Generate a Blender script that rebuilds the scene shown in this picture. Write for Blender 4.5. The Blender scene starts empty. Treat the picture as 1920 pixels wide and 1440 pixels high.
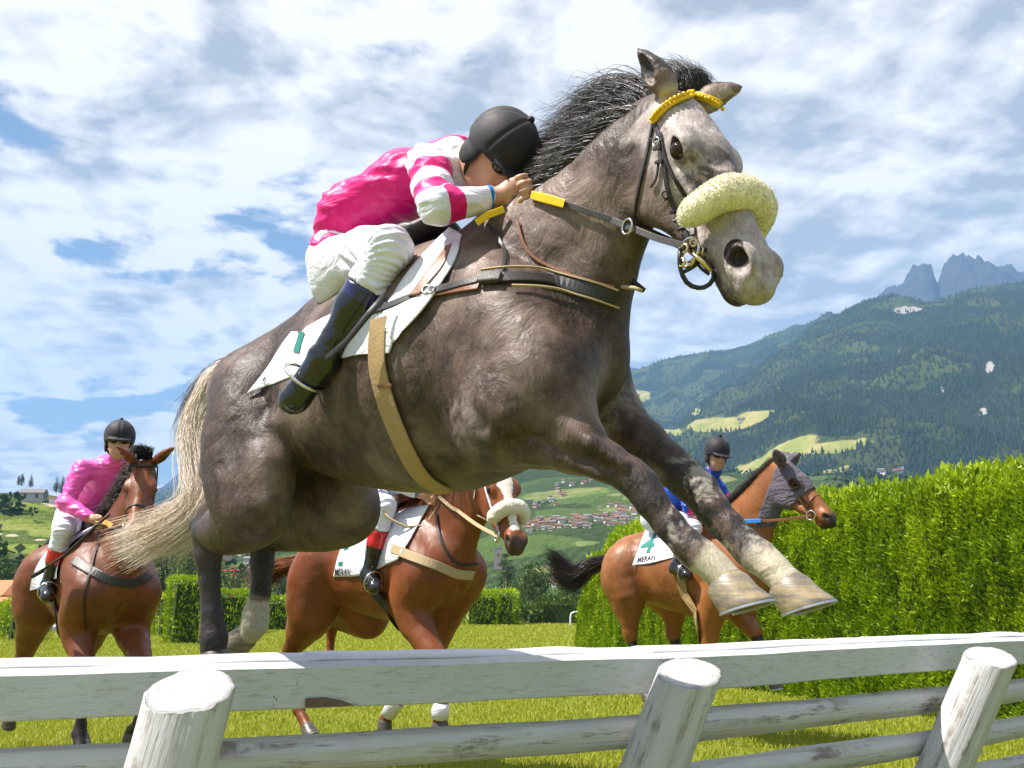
import bpy, math, random, os
import numpy as np
from mathutils import Vector, Matrix
from mathutils.bvhtree import BVHTree
random.seed(7); RNG = np.random.default_rng(7)
S = bpy.context.scene
COL = S.collection

# ------------------------------------------------------------------ camera, world, sun, exposure
FPX = 1850.0                      # focal length in photo pixels (1920 wide)
CAMH = 1.05
PITCH = math.atan(411 / FPX)      # the horizon lies at y = 1131 in the photo
cam_d = bpy.data.cameras.new('camera'); cam = bpy.data.objects.new('camera', cam_d); COL.objects.link(cam)
cam_d.sensor_width = 36.0; cam_d.lens = FPX / 1920 * 36.0; cam_d.clip_start = 0.05; cam_d.clip_end = 20000
cam.location = (0, 0, CAMH); cam.rotation_euler = (math.pi / 2 + PITCH, 0, 0)
S.camera = cam
SUN_DIR = np.array([-0.50, -0.10, 0.84]); SUN_DIR /= np.linalg.norm(SUN_DIR)   # towards the sun
SUN_EL = math.asin(SUN_DIR[2]); SUN_AZ = math.atan2(SUN_DIR[0], SUN_DIR[1])
sun_d = bpy.data.lights.new('sun', 'SUN'); sun = bpy.data.objects.new('sun', sun_d); COL.objects.link(sun)
sun_d.energy = 5.0; sun_d.angle = math.radians(0.6); sun_d.color = (1.0, 0.925, 0.865)
sun.rotation_euler = Vector(SUN_DIR).to_track_quat('Z', 'Y').to_euler()
world = bpy.data.worlds.new('World'); S.world = world; world.use_nodes = True
S.view_settings.view_transform = 'Standard'; S.view_settings.look = 'None'; S.view_settings.gamma = 1.0
S.view_settings.exposure = 1.25; S.view_settings.use_curve_mapping = False

def world_nodes():
    nt = world.node_tree; nt.nodes.clear(); N = nt.nodes.new; Lk = nt.links.new
    out = N('ShaderNodeOutputWorld'); bg = N('ShaderNodeBackground'); bg.inputs[1].default_value = 0.055
    sky = N('ShaderNodeTexSky'); sky.sky_type = 'NISHITA'; sky.sun_disc = False
    sky.sun_elevation = SUN_EL; sky.sun_rotation = SUN_AZ; sky.air_density = 1.0; sky.dust_density = 1.0; sky.ozone_density = 1.6
    tc = N('ShaderNodeTexCoord'); sep = N('ShaderNodeSeparateXYZ'); Lk(tc.outputs['Generated'], sep.inputs[0])
    def M(op, a, b=None, c=None, clamp=False):
        m = N('ShaderNodeMath'); m.operation = op; m.use_clamp = clamp
        for i, v in enumerate((a, b, c)):
            if v is None: continue
            if isinstance(v, (int, float)): m.inputs[i].default_value = v
            else: Lk(v, m.inputs[i])
        return m.outputs[0]
    zz = M('ADD', M('MAXIMUM', sep.outputs[2], 0.0), 0.16)
    cmb = N('ShaderNodeCombineXYZ'); Lk(M('DIVIDE', sep.outputs[0], zz), cmb.inputs[0]); Lk(M('DIVIDE', sep.outputs[1], zz), cmb.inputs[1])
    def noise(scale, det, rough, off, dist=0.0, sx=1.0):
        mp = N('ShaderNodeMapping'); mp.inputs['Location'].default_value = off; mp.inputs['Scale'].default_value = (sx, 1, 1)
        mp.inputs['Rotation'].default_value = (0, 0, -0.25)
        Lk(cmb.outputs[0], mp.inputs[0]); n = N('ShaderNodeTexNoise'); n.inputs['Scale'].default_value = scale
        n.inputs['Detail'].default_value = det; n.inputs['Roughness'].default_value = rough; n.inputs['Distortion'].default_value = dist
        Lk(mp.outputs[0], n.inputs['Vector']); return n.outputs[0]
    big = noise(0.8, 3, 0.5, WOFF[0]); mid = noise(3.0, 10, 0.56, WOFF[1], 0.15); sx_, sy_ = SUN_DIR[0] * .075, SUN_DIR[1] * .075
    lit = noise(3.0, 10, 0.56, (WOFF[1][0] - sx_ * 3.0 * 0 + .05, WOFF[1][1] + .035, 0), 0.15); fine = noise(9.0, 8, 0.6, WOFF[2], 0.1)
    cov = M('ADD', M('MULTIPLY', big, 0.75), M('ADD', M('MULTIPLY', mid, 1.0), M('MULTIPLY', fine, 0.16)))
    cov = M('ADD', cov, M('MULTIPLY', sep.outputs[0], 0.22))     # the west is a little clearer
    rc = N('ShaderNodeMapRange'); rc.interpolation_type = 'SMOOTHSTEP'; Lk(cov, rc.inputs[0]); rc.inputs[1].default_value = 0.715; rc.inputs[2].default_value = 0.80
    mask = rc.outputs[0]
    # relief: thick middles go grey, the flanks turned to the sun go white
    thick = N('ShaderNodeMapRange'); Lk(cov, thick.inputs[0]); thick.inputs[1].default_value = 0.84; thick.inputs[2].default_value = 1.20
    rel = M('MULTIPLY', M('SUBTRACT', mid, lit), 5.5)
    shade = M('ADD', M('SUBTRACT', 0.74, M('MULTIPLY', thick.outputs[0], 0.62)), rel)
    shade = M('ADD', shade, M('MULTIPLY', M('SUBTRACT', fine, .5), .45), clamp=True)
    r2 = N('ShaderNodeValToRGB'); Lk(shade, r2.inputs[0]); e = r2.color_ramp.elements
    e[0].position = 0.12; e[0].color = (4.5, 4.4, 4.5, 1); e[1].position = 0.85; e[1].color = (11.2, 10.5, 10.0, 1)
    m2 = e.new(0.48); m2.color = (7.9, 7.4, 7.0, 1)
    vm = N('ShaderNodeVectorMath'); vm.operation = 'SCALE'; Lk(r2.outputs[0], vm.inputs[0]); vm.inputs['Scale'].default_value = 1.0
    mx = N('ShaderNodeMix'); mx.data_type = 'RGBA'; Lk(M('MULTIPLY', mask, 0.95), mx.inputs[0]); Lk(sky.outputs[0], mx.inputs[6]); Lk(vm.outputs[0], mx.inputs[7])
    Lk(mx.outputs[2], bg.inputs[0]); Lk(bg.outputs[0], out.inputs[0])
WOFF = [(3.1, 1.2, 0), (0.4, 5.0, 0), (7, 2, 0), (2.2, 9.1, 0)]
world_nodes()

# ------------------------------------------------------------------ geometry helpers
CAMP = np.array([0, 0, CAMH]); FWD = np.array([0, math.cos(PITCH), math.sin(PITCH)])
RGT = np.array([1.0, 0, 0]); UPV = np.array([0, -math.sin(PITCH), math.cos(PITCH)])
def ray(px, py): return FWD + RGT * ((px - 960) / FPX) - UPV * ((py - 720) / FPX)
def W(px, py, Z): return CAMP + ray(px, py) * Z
def ground(px, py):                      # the ground point seen at a photo pixel
    d = ray(px, py); return CAMP + d * (-CAMH / d[2])
def proj(p):
    v = np.asarray(p, float) - CAMP; z = v @ FWD
    return 960 + FPX * (v @ RGT) / z, 720 - FPX * (v @ UPV) / z, z

_PERM = np.random.default_rng(3).random((64, 64, 64)).astype(np.float32)
def vnoise(P):                           # value noise 0..1 at points P (n,3)
    P = np.asarray(P, np.float64); i = np.floor(P).astype(int); f = P - i; f = f * f * (3 - 2 * f); i &= 63; j = (i + 1) & 63
    x0, y0, z0 = i.T; x1, y1, z1 = j.T; fx, fy, fz = f.T; A = _PERM
    a = A[x0, y0, z0] * (1 - fx) + A[x1, y0, z0] * fx; b = A[x0, y1, z0] * (1 - fx) + A[x1, y1, z0] * fx
    c = A[x0, y0, z1] * (1 - fx) + A[x1, y0, z1] * fx; d = A[x0, y1, z1] * (1 - fx) + A[x1, y1, z1] * fx
    return (a * (1 - fy) + b * fy) * (1 - fz) + (c * (1 - fy) + d * fy) * fz
def fbm(P, octv=4, gain=0.5):
    s = 0; a = 1; t = 0; P = np.asarray(P, float)
    for o in range(octv): s = s + a * vnoise(P * 2 ** o + 17.3 * o); t += a; a *= gain
    return s / t
def sm(a, b, x): t = np.clip((x - a) / (b - a), 0, 1); return t * t * (3 - 2 * t)

def mesh_np(name, V, F, smooth=True, mats=None, mi=None, attrs=None):
    V = np.asarray(V, np.float32); me = bpy.data.meshes.new(name)
    if isinstance(F, (list, tuple)) and len(F) and not isinstance(F[0], np.ndarray):
        tot = np.array([len(f) for f in F], np.int32); idx = np.array([i for f in F for i in f], np.int32)
    elif isinstance(F, np.ndarray): tot = np.full(len(F), F.shape[1], np.int32); idx = F.astype(np.int32).ravel()
    else:
        F = [f for f in F if len(f)]; tot = np.concatenate([np.full(len(f), f.shape[1], np.int32) for f in F]); idx = np.concatenate([f.astype(np.int32).ravel() for f in F])
    me.vertices.add(len(V)); me.vertices.foreach_set('co', V.ravel())
    me.loops.add(len(idx)); me.loops.foreach_set('vertex_index', idx)
    me.polygons.add(len(tot)); st = np.zeros(len(tot), np.int32); st[1:] = np.cumsum(tot)[:-1]
    me.polygons.foreach_set('loop_start', st)
    if mi is not None: me.polygons.foreach_set('material_index', np.asarray(mi, np.int32))
    me.polygons.foreach_set('use_smooth', np.full(len(tot), smooth, bool))
    for k, a in (attrs or {}).items():
        a = np.asarray(a, np.float32)
        if a.ndim == 1: at = me.attributes.new(k, 'FLOAT', 'POINT'); at.data.foreach_set('value', a)
        else:
            at = me.attributes.new(k, 'FLOAT_VECTOR', 'POINT'); at.data.foreach_set('vector', a.ravel())
    for m in (mats or []): me.materials.append(m)
    me.update(calc_edges=True); return me
BASE = {}
def thing(name, label, cat, loc, group=None):
    o = bpy.data.objects.new(name, None); COL.objects.link(o); o.location = loc; o.empty_display_size = 0.1
    o['label'] = label; o['category'] = cat
    if group: o['group'] = group
    BASE[o.name] = np.array(loc, float); return o
def part(name, V, F, mat, parent=None, smooth=True, attrs=None, mi=None, label=None):
    V = np.asarray(V, float); b = BASE[parent.name] if parent else np.zeros(3)
    mats = mat if isinstance(mat, list) else [mat]
    me = mesh_np(name, V - b, F, smooth, mats, mi, attrs); o = bpy.data.objects.new(name, me); COL.objects.link(o)
    if parent: o.parent = parent
    BASE[o.name] = b
    if label: o['label'] = label
    return o
def solo(name, V, F, mat, label, cat, loc, group=None, smooth=True, attrs=None, mi=None, kind=None):
    V = np.asarray(V, float); loc = np.asarray(loc, float); mats = mat if isinstance(mat, list) else [mat]
    me = mesh_np(name, V - loc, F, smooth, mats, mi, attrs); o = bpy.data.objects.new(name, me); COL.objects.link(o); o.location = loc
    BASE[o.name] = loc
    if label: o['label'] = label
    if cat: o['category'] = cat
    if group: o['group'] = group
    if kind: o['kind'] = kind
    return o
def join(*ms):
    Vs = []; Fs = []; n = 0
    for V, F in ms:
        V = np.asarray(V, float); Vs.append(V)
        if isinstance(F, np.ndarray): F = [F]
        if isinstance(F, (list, tuple)) and len(F) and isinstance(F[0], np.ndarray): Fs += [[tuple(int(i) + n for i in r) for r in f] for f in F]
        else: Fs.append([tuple(int(i) + n for i in r) for r in F])
        n += len(V)
    return np.concatenate(Vs), [f for L in Fs for f in L]
def box(c, s, R=None):
    V = np.array([[x, y, z] for x in (-.5, .5) for y in (-.5, .5) for z in (-.5, .5)]) * np.array(s)
    if R is not None: V = V @ np.asarray(R).T
    return V + np.array(c), [(0, 1, 3, 2), (4, 6, 7, 5), (0, 4, 5, 1), (2, 3, 7, 6), (0, 2, 6, 4), (1, 5, 7, 3)]
def nrm(v): v = np.asarray(v, float); return v / (np.linalg.norm(v, axis=-1, keepdims=True) + 1e-12)
def resample(P, n, closed=False):
    P = np.asarray(P, float)
    # Catmull-Rom through the points
    Q = np.vstack([2 * P[0] - P[1], P, 2 * P[-1] - P[-2]]); out = []
    m = len(P) - 1; t = np.linspace(0, m, n); k = np.minimum(t.astype(int), m - 1); u = (t - k)[:, None]
    a, b, c, d = Q[k], Q[k + 1], Q[k + 2], Q[k + 3]
    return 0.5 * (2 * b + (c - a) * u + (2 * a - 5 * b + 4 * c - d) * u * u + (3 * b - a - 3 * c + d) * u ** 3)
def tube(P, r, seg=8, caps=True, up=(0, 0, 1), q=1.0):
    P = np.asarray(P, float); n = len(P); r = np.broadcast_to(np.asarray(r, float), (n,))
    T = nrm(np.gradient(P, axis=0)); a = nrm(np.cross(T, up)); b = np.cross(a, T)
    th = np.linspace(0, 2 * math.pi, seg, endpoint=False)
    V = (P[:, None] + r[:, None, None] * (np.cos(th)[None, :, None] * a[:, None] * q + np.sin(th)[None, :, None] * b[:, None])).reshape(-1, 3)
    F = []
    for i in range(n - 1):
        for j in range(seg): F.append((i * seg + j, i * seg + (j + 1) % seg, (i + 1) * seg + (j + 1) % seg, (i + 1) * seg + j))
    if caps: F.append(tuple(range(seg))[::-1]); F.append(tuple((n - 1) * seg + j for j in range(seg)))
    return V, F
def ribbon(P, Nrm, w, th):               # flat strap along P, facing Nrm, thickness th
    P = np.asarray(P, float); N_ = nrm(Nrm); T = nrm(np.gradient(P, axis=0)); B = nrm(np.cross(T, N_)); w = np.broadcast_to(np.asarray(w, float), (len(P),))[:, None] / 2
    rows = [P - B * w - N_ * th * .5, P - B * w + N_ * th * .35, P - B * w * .8 + N_ * th * .5, P + B * w * .8 + N_ * th * .5, P + B * w + N_ * th * .35, P + B * w - N_ * th * .5]
    V = np.stack(rows, 1).reshape(-1, 3); k = 6; F = []
    for i in range(len(P) - 1):
        for j in range(k): F.append((i * k + j, i * k + (j + 1) % k, (i + 1) * k + (j + 1) % k, (i + 1) * k + j))
    F.append(tuple(range(k))[::-1]); F.append(tuple((len(P) - 1) * k + j for j in range(k)))
    return V, F
def torus(c, R, r, ax=(0, 0, 1), n=24, m=8, sx=1.0, up=None):
    ax = nrm(ax); u = nrm(np.cross(ax, up if up is not None else (0.3, 0.9, 0.2))); v = np.cross(ax, u)
    V = []; F = []
    for i in range(n):
        a = 2 * math.pi * i / n; e = math.cos(a) * u * sx + math.sin(a) * v
        for j in range(m):
            b = 2 * math.pi * j / m; V.append(np.array(c) + e * R + nrm(e) * r * math.cos(b) + ax * r * math.sin(b))
            F.append((i * m + j, ((i + 1) % n) * m + j, ((i + 1) % n) * m + (j + 1) % m, i * m + (j + 1) % m))
    return np.array(V), F
def strands(P, R):                       # P (N,M,3), R (N,M): thin three-sided tapered tubes
    N_, M_, _ = P.shape; T = nrm(np.gradient(P, axis=1)); ref = nrm(RNG.normal(size=(N_, 1, 3))); a = nrm(np.cross(T, ref)); b = np.cross(T, a)
    th = np.array([0, 2.0944, 4.1888]); V = P[:, :, None] + R[:, :, None, None] * (np.cos(th)[None, None, :, None] * a[:, :, None] + np.sin(th)[None, None, :, None] * b[:, :, None])
    V = V.reshape(-1, 3); i = np.arange(N_)[:, None, None] * M_ * 3 + np.arange(M_ - 1)[None, :, None] * 3
    j = np.arange(3)[None, None]; k = (j + 1) % 3
    F = np.stack([i + j, i + k, i + 3 + k, i + 3 + j], -1).reshape(-1, 4)
    return V, F

# ------------------------------------------------------------------ implicit surfaces for bodies, clothes and tack
class SDF:
    def __init__(s, lo, hi, h):
        s.lo = np.array(lo, float); s.h = h; s.n = np.ceil((np.array(hi) - s.lo) / h).astype(int) + 1
        s.A = np.full(s.n, 0.2, np.float32); s.log = []
    def _box(s, lo, hi):
        i0 = np.maximum(np.floor((lo - s.lo) / s.h).astype(int), 0); i1 = np.minimum(np.ceil((hi - s.lo) / s.h).astype(int) + 1, s.n)
        if (i1 <= i0).any(): return None
        g = [(s.lo[a] + s.h * np.arange(i0[a], i1[a])).astype(np.float32) for a in range(3)]
        return tuple(slice(i0[a], i1[a]) for a in range(3)), g[0][:, None, None], g[1][None, :, None], g[2][None, None, :]
    def _mix(s, sl, d, k, sub):
        A = s.A[sl]
        if sub: h = np.maximum(k - np.abs(A + d), 0) / k; s.A[sl] = np.maximum(A, -d) + h * h * k * .25
        else: h = np.maximum(k - np.abs(A - d), 0) / k; s.A[sl] = np.minimum(A, d) - h * h * k * .25
    def cone(s, a, b, ra, rb, k=.02, q=1.0, sub=False):
        a = np.array(a, float); b = np.array(b, float); r = max(ra, rb); mg = r + k + .03
        B = s._box(np.minimum(a, b) - mg, np.maximum(a, b) + mg)
        if B is None: return
        sl, X, Y, Z = B; ax, ay, az = a; d = (b - a).copy(); iq = 1 / q; dy = d[1] * iq; L2 = d[0] ** 2 + dy ** 2 + d[2] ** 2 + 1e-12
        px = X - ax; py = (Y - ay) * iq; pz = Z - az
        t = np.clip((px * d[0] + py * dy + pz * d[2]) / L2, 0, 1)
        D = np.sqrt((px - t * d[0]) ** 2 + (py - t * dy) ** 2 + (pz - t * d[2]) ** 2) - (ra + t * (rb - ra))
        s._mix(sl, D.astype(np.float32), k, sub)
    def chain(s, pts, k=.02, q=1.0, sub=False, n=0):
        P = np.array([list(p[:3]) + [p[3]] for p in pts], float)
        if n and len(P) > 2: P = resample(P, n)
        for i in range(len(P) - 1): s.cone(P[i, :3], P[i + 1, :3], max(P[i, 3], 1e-3), max(P[i + 1, 3], 1e-3), k, q, sub)
    def ell(s, c, r, k=.02, M=None, sub=False):
        c = np.array(c, float); r = np.array(r, float); M = np.eye(3) if M is None else np.asarray(M, float)
        e = np.sqrt(((M * r) ** 2).sum(1)) + k + .03
        B = s._box(c - e, c + e)
        if B is None: return
        sl, X, Y, Z = B; X = X - c[0]; Y = Y - c[1]; Z = Z - c[2]
        u = [(X * M[0, i] + Y * M[1, i] + Z * M[2, i]) / r[i] for i in range(3)]
        k0 = np.sqrt(u[0] ** 2 + u[1] ** 2 + u[2] ** 2); k1 = np.sqrt((u[0] / r[0]) ** 2 + (u[1] / r[1]) ** 2 + (u[2] / r[2]) ** 2) + 1e-9
        s._mix(sl, (k0 * (k0 - 1) / k1).astype(np.float32), k, sub)
    def cut(s, p, n, rad=.16, c=None):           # within rad of p, keep the side where (x-p).n < 0
        p = np.array(p, float); n = nrm(n); c = p if c is None else np.array(c, float); X = (s.lo[0] + s.h * np.arange(s.n[0]))[:, None, None]; Y = (s.lo[1] + s.h * np.arange(s.n[1]))[None, :, None]; Z = (s.lo[2] + s.h * np.arange(s.n[2]))[None, None, :]
        s.A = np.maximum(s.A, np.minimum((X - p[0]) * n[0] + (Y - p[1]) * n[1] + (Z - p[2]) * n[2], rad - np.sqrt((X - c[0]) ** 2 + (Y - c[1]) ** 2 + (Z - c[2]) ** 2)).astype(np.float32))
    def mesh(s):
        A = s.A; ins = A < 0
        cnt = np.zeros(np.array(A.shape) - 1, np.int8)
        for i in (0, 1):
            for j in (0, 1):
                for k in (0, 1): cnt += ins[i:A.shape[0] - 1 + i, j:A.shape[1] - 1 + j, k:A.shape[2] - 1 + k]
        act = (cnt > 0) & (cnt < 8); ijk = np.argwhere(act); idx = np.full(act.shape, -1, np.int32); idx[act] = np.arange(len(ijk))
        acc = np.zeros((len(ijk), 3)); num = np.zeros(len(ijk))
        I, J, K = ijk.T
        cor = [(a, b, c) for a in (0, 1) for b in (0, 1) for c in (0, 1)]
        val = {c: A[I + c[0], J + c[1], K + c[2]] for c in cor}
        for c in cor:
            for ax in range(3):
                if c[ax]: continue
                c2 = list(c); c2[ax] = 1; c2 = tuple(c2); v0 = val[c]; v1 = val[c2]; m = (v0 < 0) != (v1 < 0)
                t = np.where(m, v0 / np.where(m, v0 - v1, 1), 0)
                pnt = np.tile(np.array(c, float), (len(ijk), 1)); pnt[:, ax] += t
                acc += pnt * m[:, None]; num += m
        V = s.lo + s.h * (ijk + acc / num[:, None])
        Fs = []
        for ax in range(3):
            o = [(1, 2), (2, 0), (0, 1)][ax]
            sl0 = [slice(None)] * 3; sl1 = [slice(None)] * 3; sl0[ax] = slice(0, -1); sl1[ax] = slice(1, None)
            a0 = ins[tuple(sl0)]; a1 = ins[tuple(sl1)]; e = np.argwhere(a0 != a1); 
            e = e[(e[:, o[0]] > 0) & (e[:, o[1]] > 0) & (e[:, o[0]] < A.shape[o[0]] - 1) & (e[:, o[1]] < A.shape[o[1]] - 1)]
            fl = a0[tuple(e.T)]
            def g(du, dv): q = e.copy(); q[:, o[0]] -= du; q[:, o[1]] -= dv; return idx[tuple(q.T)]
            Q = np.stack([g(1, 1), g(0, 1), g(0, 0), g(1, 0)], 1); Q[~fl] = Q[~fl][:, ::-1]; Fs.append(Q)
        F = np.concatenate(Fs); F = F[(F >= 0).all(1)]
        return V, F
def relax(V, F, it=1, lam=.5):
    E = np.concatenate([F[:, [0, 1]], F[:, [1, 2]], F[:, [2, 3]], F[:, [3, 0]]]); E = np.concatenate([E, E[:, ::-1]])
    deg = np.bincount(E[:, 0], minlength=len(V))[:, None]
    for _ in range(it):
        for l in (lam, -lam * 1.04):
            acc = np.stack([np.bincount(E[:, 0], V[E[:, 1], a], minlength=len(V)) for a in range(3)], 1); V = V + l * (acc / np.maximum(deg, 1) - V)
    return V
def vnormals(V, F):
    n = np.cross(V[F[:, 2]] - V[F[:, 0]], V[F[:, 3 if F.shape[1] > 3 else 1]] - V[F[:, 1 if F.shape[1] > 3 else 0]])
    if F.shape[1] == 3: n = np.cross(V[F[:, 1]] - V[F[:, 0]], V[F[:, 2]] - V[F[:, 0]])
    N_ = np.zeros_like(V)
    for j in range(F.shape[1]):
        for a in range(3): N_[:, a] += np.bincount(F[:, j], n[:, a], minlength=len(V))
    return nrm(N_)

class Frame:                              # a body's own frame: x forward, y towards the visible flank, z up
    def __init__(s, px, py, Z, head, right=True):
        a = math.radians(head); s.F = np.array([math.cos(a), -math.sin(a), 0]); s.S = np.array([-math.sin(a), -math.cos(a), 0]); s.O = W(px, py, Z)
        s.O[2] = 0; s.M = np.stack([s.F, s.S, np.array([0, 0, 1.0])], 1)
    def w(s, P): return np.asarray(P, float) @ s.M.T + s.O
    def l(s, P): return (np.asarray(P, float) - s.O) @ s.M
    def P(s, px, py, side=0.0, rpx=None):
        d = ray(px, py); o = s.O + s.S * side; t = ((o - CAMP) @ s.S) / (d @ s.S); p = s.l(CAMP + t * d)
        return (p[0], p[1], p[2]) if rpx is None else (p[0], p[1], p[2], rpx * t / FPX)
    def mesh(s, sdf, rl=1):
        V, F = sdf.mesh(); V = relax(V, F, rl); return s.w(V), F[:, ::-1], V
class Body:                               # raycast target for straps and cloth
    def __init__(s, V, F): s.t = BVHTree.FromPolygons([Vector(v) for v in V], [tuple(f) for f in F.tolist()])
    def hit(s, px, py, off=.004):
        d = Vector(ray(px, py)); h = s.t.ray_cast(Vector(CAMP), d.normalized())
        if h[0] is None: return None
        n = h[1] if h[1].dot(d) < 0 else -h[1]; return np.array(h[0] + n * off), np.array(n)
    def near(s, p, off=0.0):
        h = s.t.find_nearest(Vector(p)); n = np.array(h[1]); c = np.array(h[0]); 
        return c + n * off, n
    def strap(s, pts, w, th=.004, off=.004, n=30, smooth=2, Z=None):
        pts = resample(np.array([[p[0], p[1]] for p in pts], float), n); P = []; N_ = []
        for p in pts:
            h = s.hit(p[0], p[1], off)
            P.append(h[0] if h else None); N_.append(h[1] if h else None)
        ok = [i for i in range(n) if P[i] is not None]
        if not ok: return None
        lastZ = None
        for i in range(n):
            if P[i] is None:
                j = min(ok, key=lambda q: abs(q - i)); z = (P[j] - CAMP) @ FWD; P[i] = W(pts[i][0], pts[i][1], z); N_[i] = N_[j]
        P = np.array(P); N_ = np.array(N_)
        for _ in range(smooth):
            P[1:-1] = .5 * P[1:-1] + .25 * (P[:-2] + P[2:]); N_[1:-1] = .5 * N_[1:-1] + .25 * (N_[:-2] + N_[2:])
        return ribbon(P, N_, w, th)

# ------------------------------------------------------------------ materials
MATS = {}
class NT:
    def __init__(s, name):
        s.m = bpy.data.materials.new(name); s.m.use_nodes = True; s.t = s.m.node_tree; s.t.nodes.clear()
        s.out = s.t.nodes.new('ShaderNodeOutputMaterial'); s.p = s.t.nodes.new('ShaderNodeBsdfPrincipled'); s.L(s.p.outputs[0], s.out.inputs[0]); s.co = None; MATS[name] = s.m
    def N(s, t): return s.t.nodes.new(t)
    def L(s, a, b): s.t.links.new(a, b)
    def set(s, **k):
        for n, v in k.items():
            i = s.p.inputs[n.replace('_', ' ')]
            if hasattr(v, 'is_linked') or isinstance(v, bpy.types.NodeSocket): s.L(v, i)
            else: i.default_value = v
        return s
    def coord(s, scale=(1, 1, 1), rot=(0, 0, 0), loc=(0, 0, 0), src='Object'):
        if s.co is None: s.co = s.N('ShaderNodeTexCoord')
        m = s.N('ShaderNodeMapping'); s.L(s.co.outputs[src], m.inputs[0]); m.inputs['Scale'].default_value = scale; m.inputs['Rotation'].default_value = rot; m.inputs['Location'].default_value = loc; return m.outputs[0]
    def noise(s, scale=5, det=4, rough=.5, vec=None, dist=0):
        n = s.N('ShaderNodeTexNoise'); n.inputs['Scale'].default_value = scale; n.inputs['Detail'].default_value = det; n.inputs['Roughness'].default_value = rough; n.inputs['Distortion'].default_value = dist
        s.L(vec if vec is not None else s.coord(), n.inputs['Vector']); return n.outputs[0]
    def vor(s, scale=5, feat='F1', vec=None, out=0):
        n = s.N('ShaderNodeTexVoronoi'); n.feature = feat; n.inputs['Scale'].default_value = scale; s.L(vec if vec is not None else s.coord(), n.inputs['Vector']); return n.outputs[out]
    def attr(s, name, o=2):
        a = s.N('ShaderNodeAttribute'); a.attribute_name = name; return a.outputs[{'fac': 2, 'vec': 1, 'col': 0}.get(o, o)]
    def rng(s, v, a, b, c=0., d=1., smooth=False):
        m = s.N('ShaderNodeMapRange'); m.interpolation_type = 'SMOOTHSTEP' if smooth else 'LINEAR'; s.L(v, m.inputs[0])
        for i, x in enumerate((a, b, c, d)): m.inputs[i + 1].default_value = x
        return m.outputs[0]
    def math(s, op, a, b=None, clamp=False):
        m = s.N('ShaderNodeMath'); m.operation = op; m.use_clamp = clamp
        for i, v in enumerate((a, b)):
            if v is None: continue
            if isinstance(v, (int, float)): m.inputs[i].default_value = v
            else: s.L(v, m.inputs[i])
        return m.outputs[0]
    def mix(s, f, a, b, mode='MIX'):
        m = s.N('ShaderNodeMix'); m.data_type = 'RGBA'; m.blend_type = mode
        for i, v in ((0, f), (6, a), (7, b)):
            if isinstance(v, (int, float)): m.inputs[i].default_value = v
            elif isinstance(v, tuple): m.inputs[i].default_value = (*v, 1)[:4]
            else: s.L(v, m.inputs[i])
        return m.outputs[2]
    def ramp(s, v, stops):
        r = s.N('ShaderNodeValToRGB'); s.L(v, r.inputs[0]); e = r.color_ramp.elements
        e[0].position = stops[0][0]; e[0].color = (*stops[0][1], 1); e[1].position = stops[-1][0]; e[1].color = (*stops[-1][1], 1)
        for p, c in stops[1:-1]: x = e.new(p); x.color = (*c, 1)
        return r.outputs[0]
    def bump(s, h, strength=.5, dist=.01, prev=None):
        b = s.N('ShaderNodeBump'); b.inputs['Strength'].default_value = strength; b.inputs['Distance'].default_value = dist; s.L(h, b.inputs['Height'])
        if prev is not None: s.L(prev, b.inputs['Normal'])
        return b.outputs[0]
def plain(name, col, rough=.6, metal=0., nz=.12, nscale=40, bump=0., bscale=80, spec=.5, sheen=0.):
    m = NT(name); n = m.noise(nscale, 5, .6); c = m.mix(n, tuple(x * (1 - nz) for x in col), tuple(min(1, x * (1 + nz)) for x in col))
    m.set(Base_Color=c, Roughness=m.rng(n, .2, .8, max(.02, rough - .07), rough + .07), Metallic=metal); m.p.inputs['Specular IOR Level'].default_value = spec
    if sheen: m.p.inputs['Sheen Weight'].default_value = sheen
    if bump: m.set(Normal=m.bump(m.noise(bscale, 4, .6), bump, .004))
    return m.m
# ================================================================== SETTING
def at_h(px, py, h): d = ray(px, py); return CAMP + d * ((h - CAMH) / d[2])
def dirpt(px, py, D): d = ray(px, py); return CAMP + d * (D / math.hypot(d[0], d[1]))
def interp(pts, x): p = np.array(pts, float); return np.interp(x, p[:, 0], p[:, 1])

def mat_ground():
    m = NT('lawn'); co = m.coord(); n1 = m.noise(.35, 4, .6, co); n2 = m.noise(6, 5, .7, m.coord((1, .5, 1))); n3 = m.noise(60, 4, .7, m.coord((1, .35, 1)))
    c = m.mix(m.rng(n1, .35, .65), (.165, .205, .016), (.26, .275, .030)); c = m.mix(m.rng(n2, .35, .65, 0, .6), c, (.20, .20, .04)); c = m.mix(m.rng(n3, .35, .7, 0, .5), c, (.045, .075, .008))
    m.set(Base_Color=c, Roughness=.8, Normal=m.bump(n3, .6, .03)); m.p.inputs['Specular IOR Level'].default_value = .2; return m.m
M_LAWN = mat_ground()
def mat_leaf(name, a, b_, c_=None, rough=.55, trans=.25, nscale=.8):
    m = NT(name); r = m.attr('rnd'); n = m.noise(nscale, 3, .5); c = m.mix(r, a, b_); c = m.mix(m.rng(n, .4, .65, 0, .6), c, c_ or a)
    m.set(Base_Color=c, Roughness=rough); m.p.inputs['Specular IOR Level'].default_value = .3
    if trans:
        t = m.N('ShaderNodeBsdfTranslucent'); m.L(c, t.inputs[0]); mx = m.N('ShaderNodeMixShader'); mx.inputs[0].default_value = trans; m.L(m.p.outputs[0], mx.inputs[1]); m.L(t.outputs[0], mx.inputs[2]); m.L(mx.outputs[0], m.out.inputs[0])
    return m.m
M_GRASS = mat_leaf('grass_blades', (.27, .33, .018), (.42, .42, .05), (.33, .37, .025), .5, .35, .5)
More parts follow.
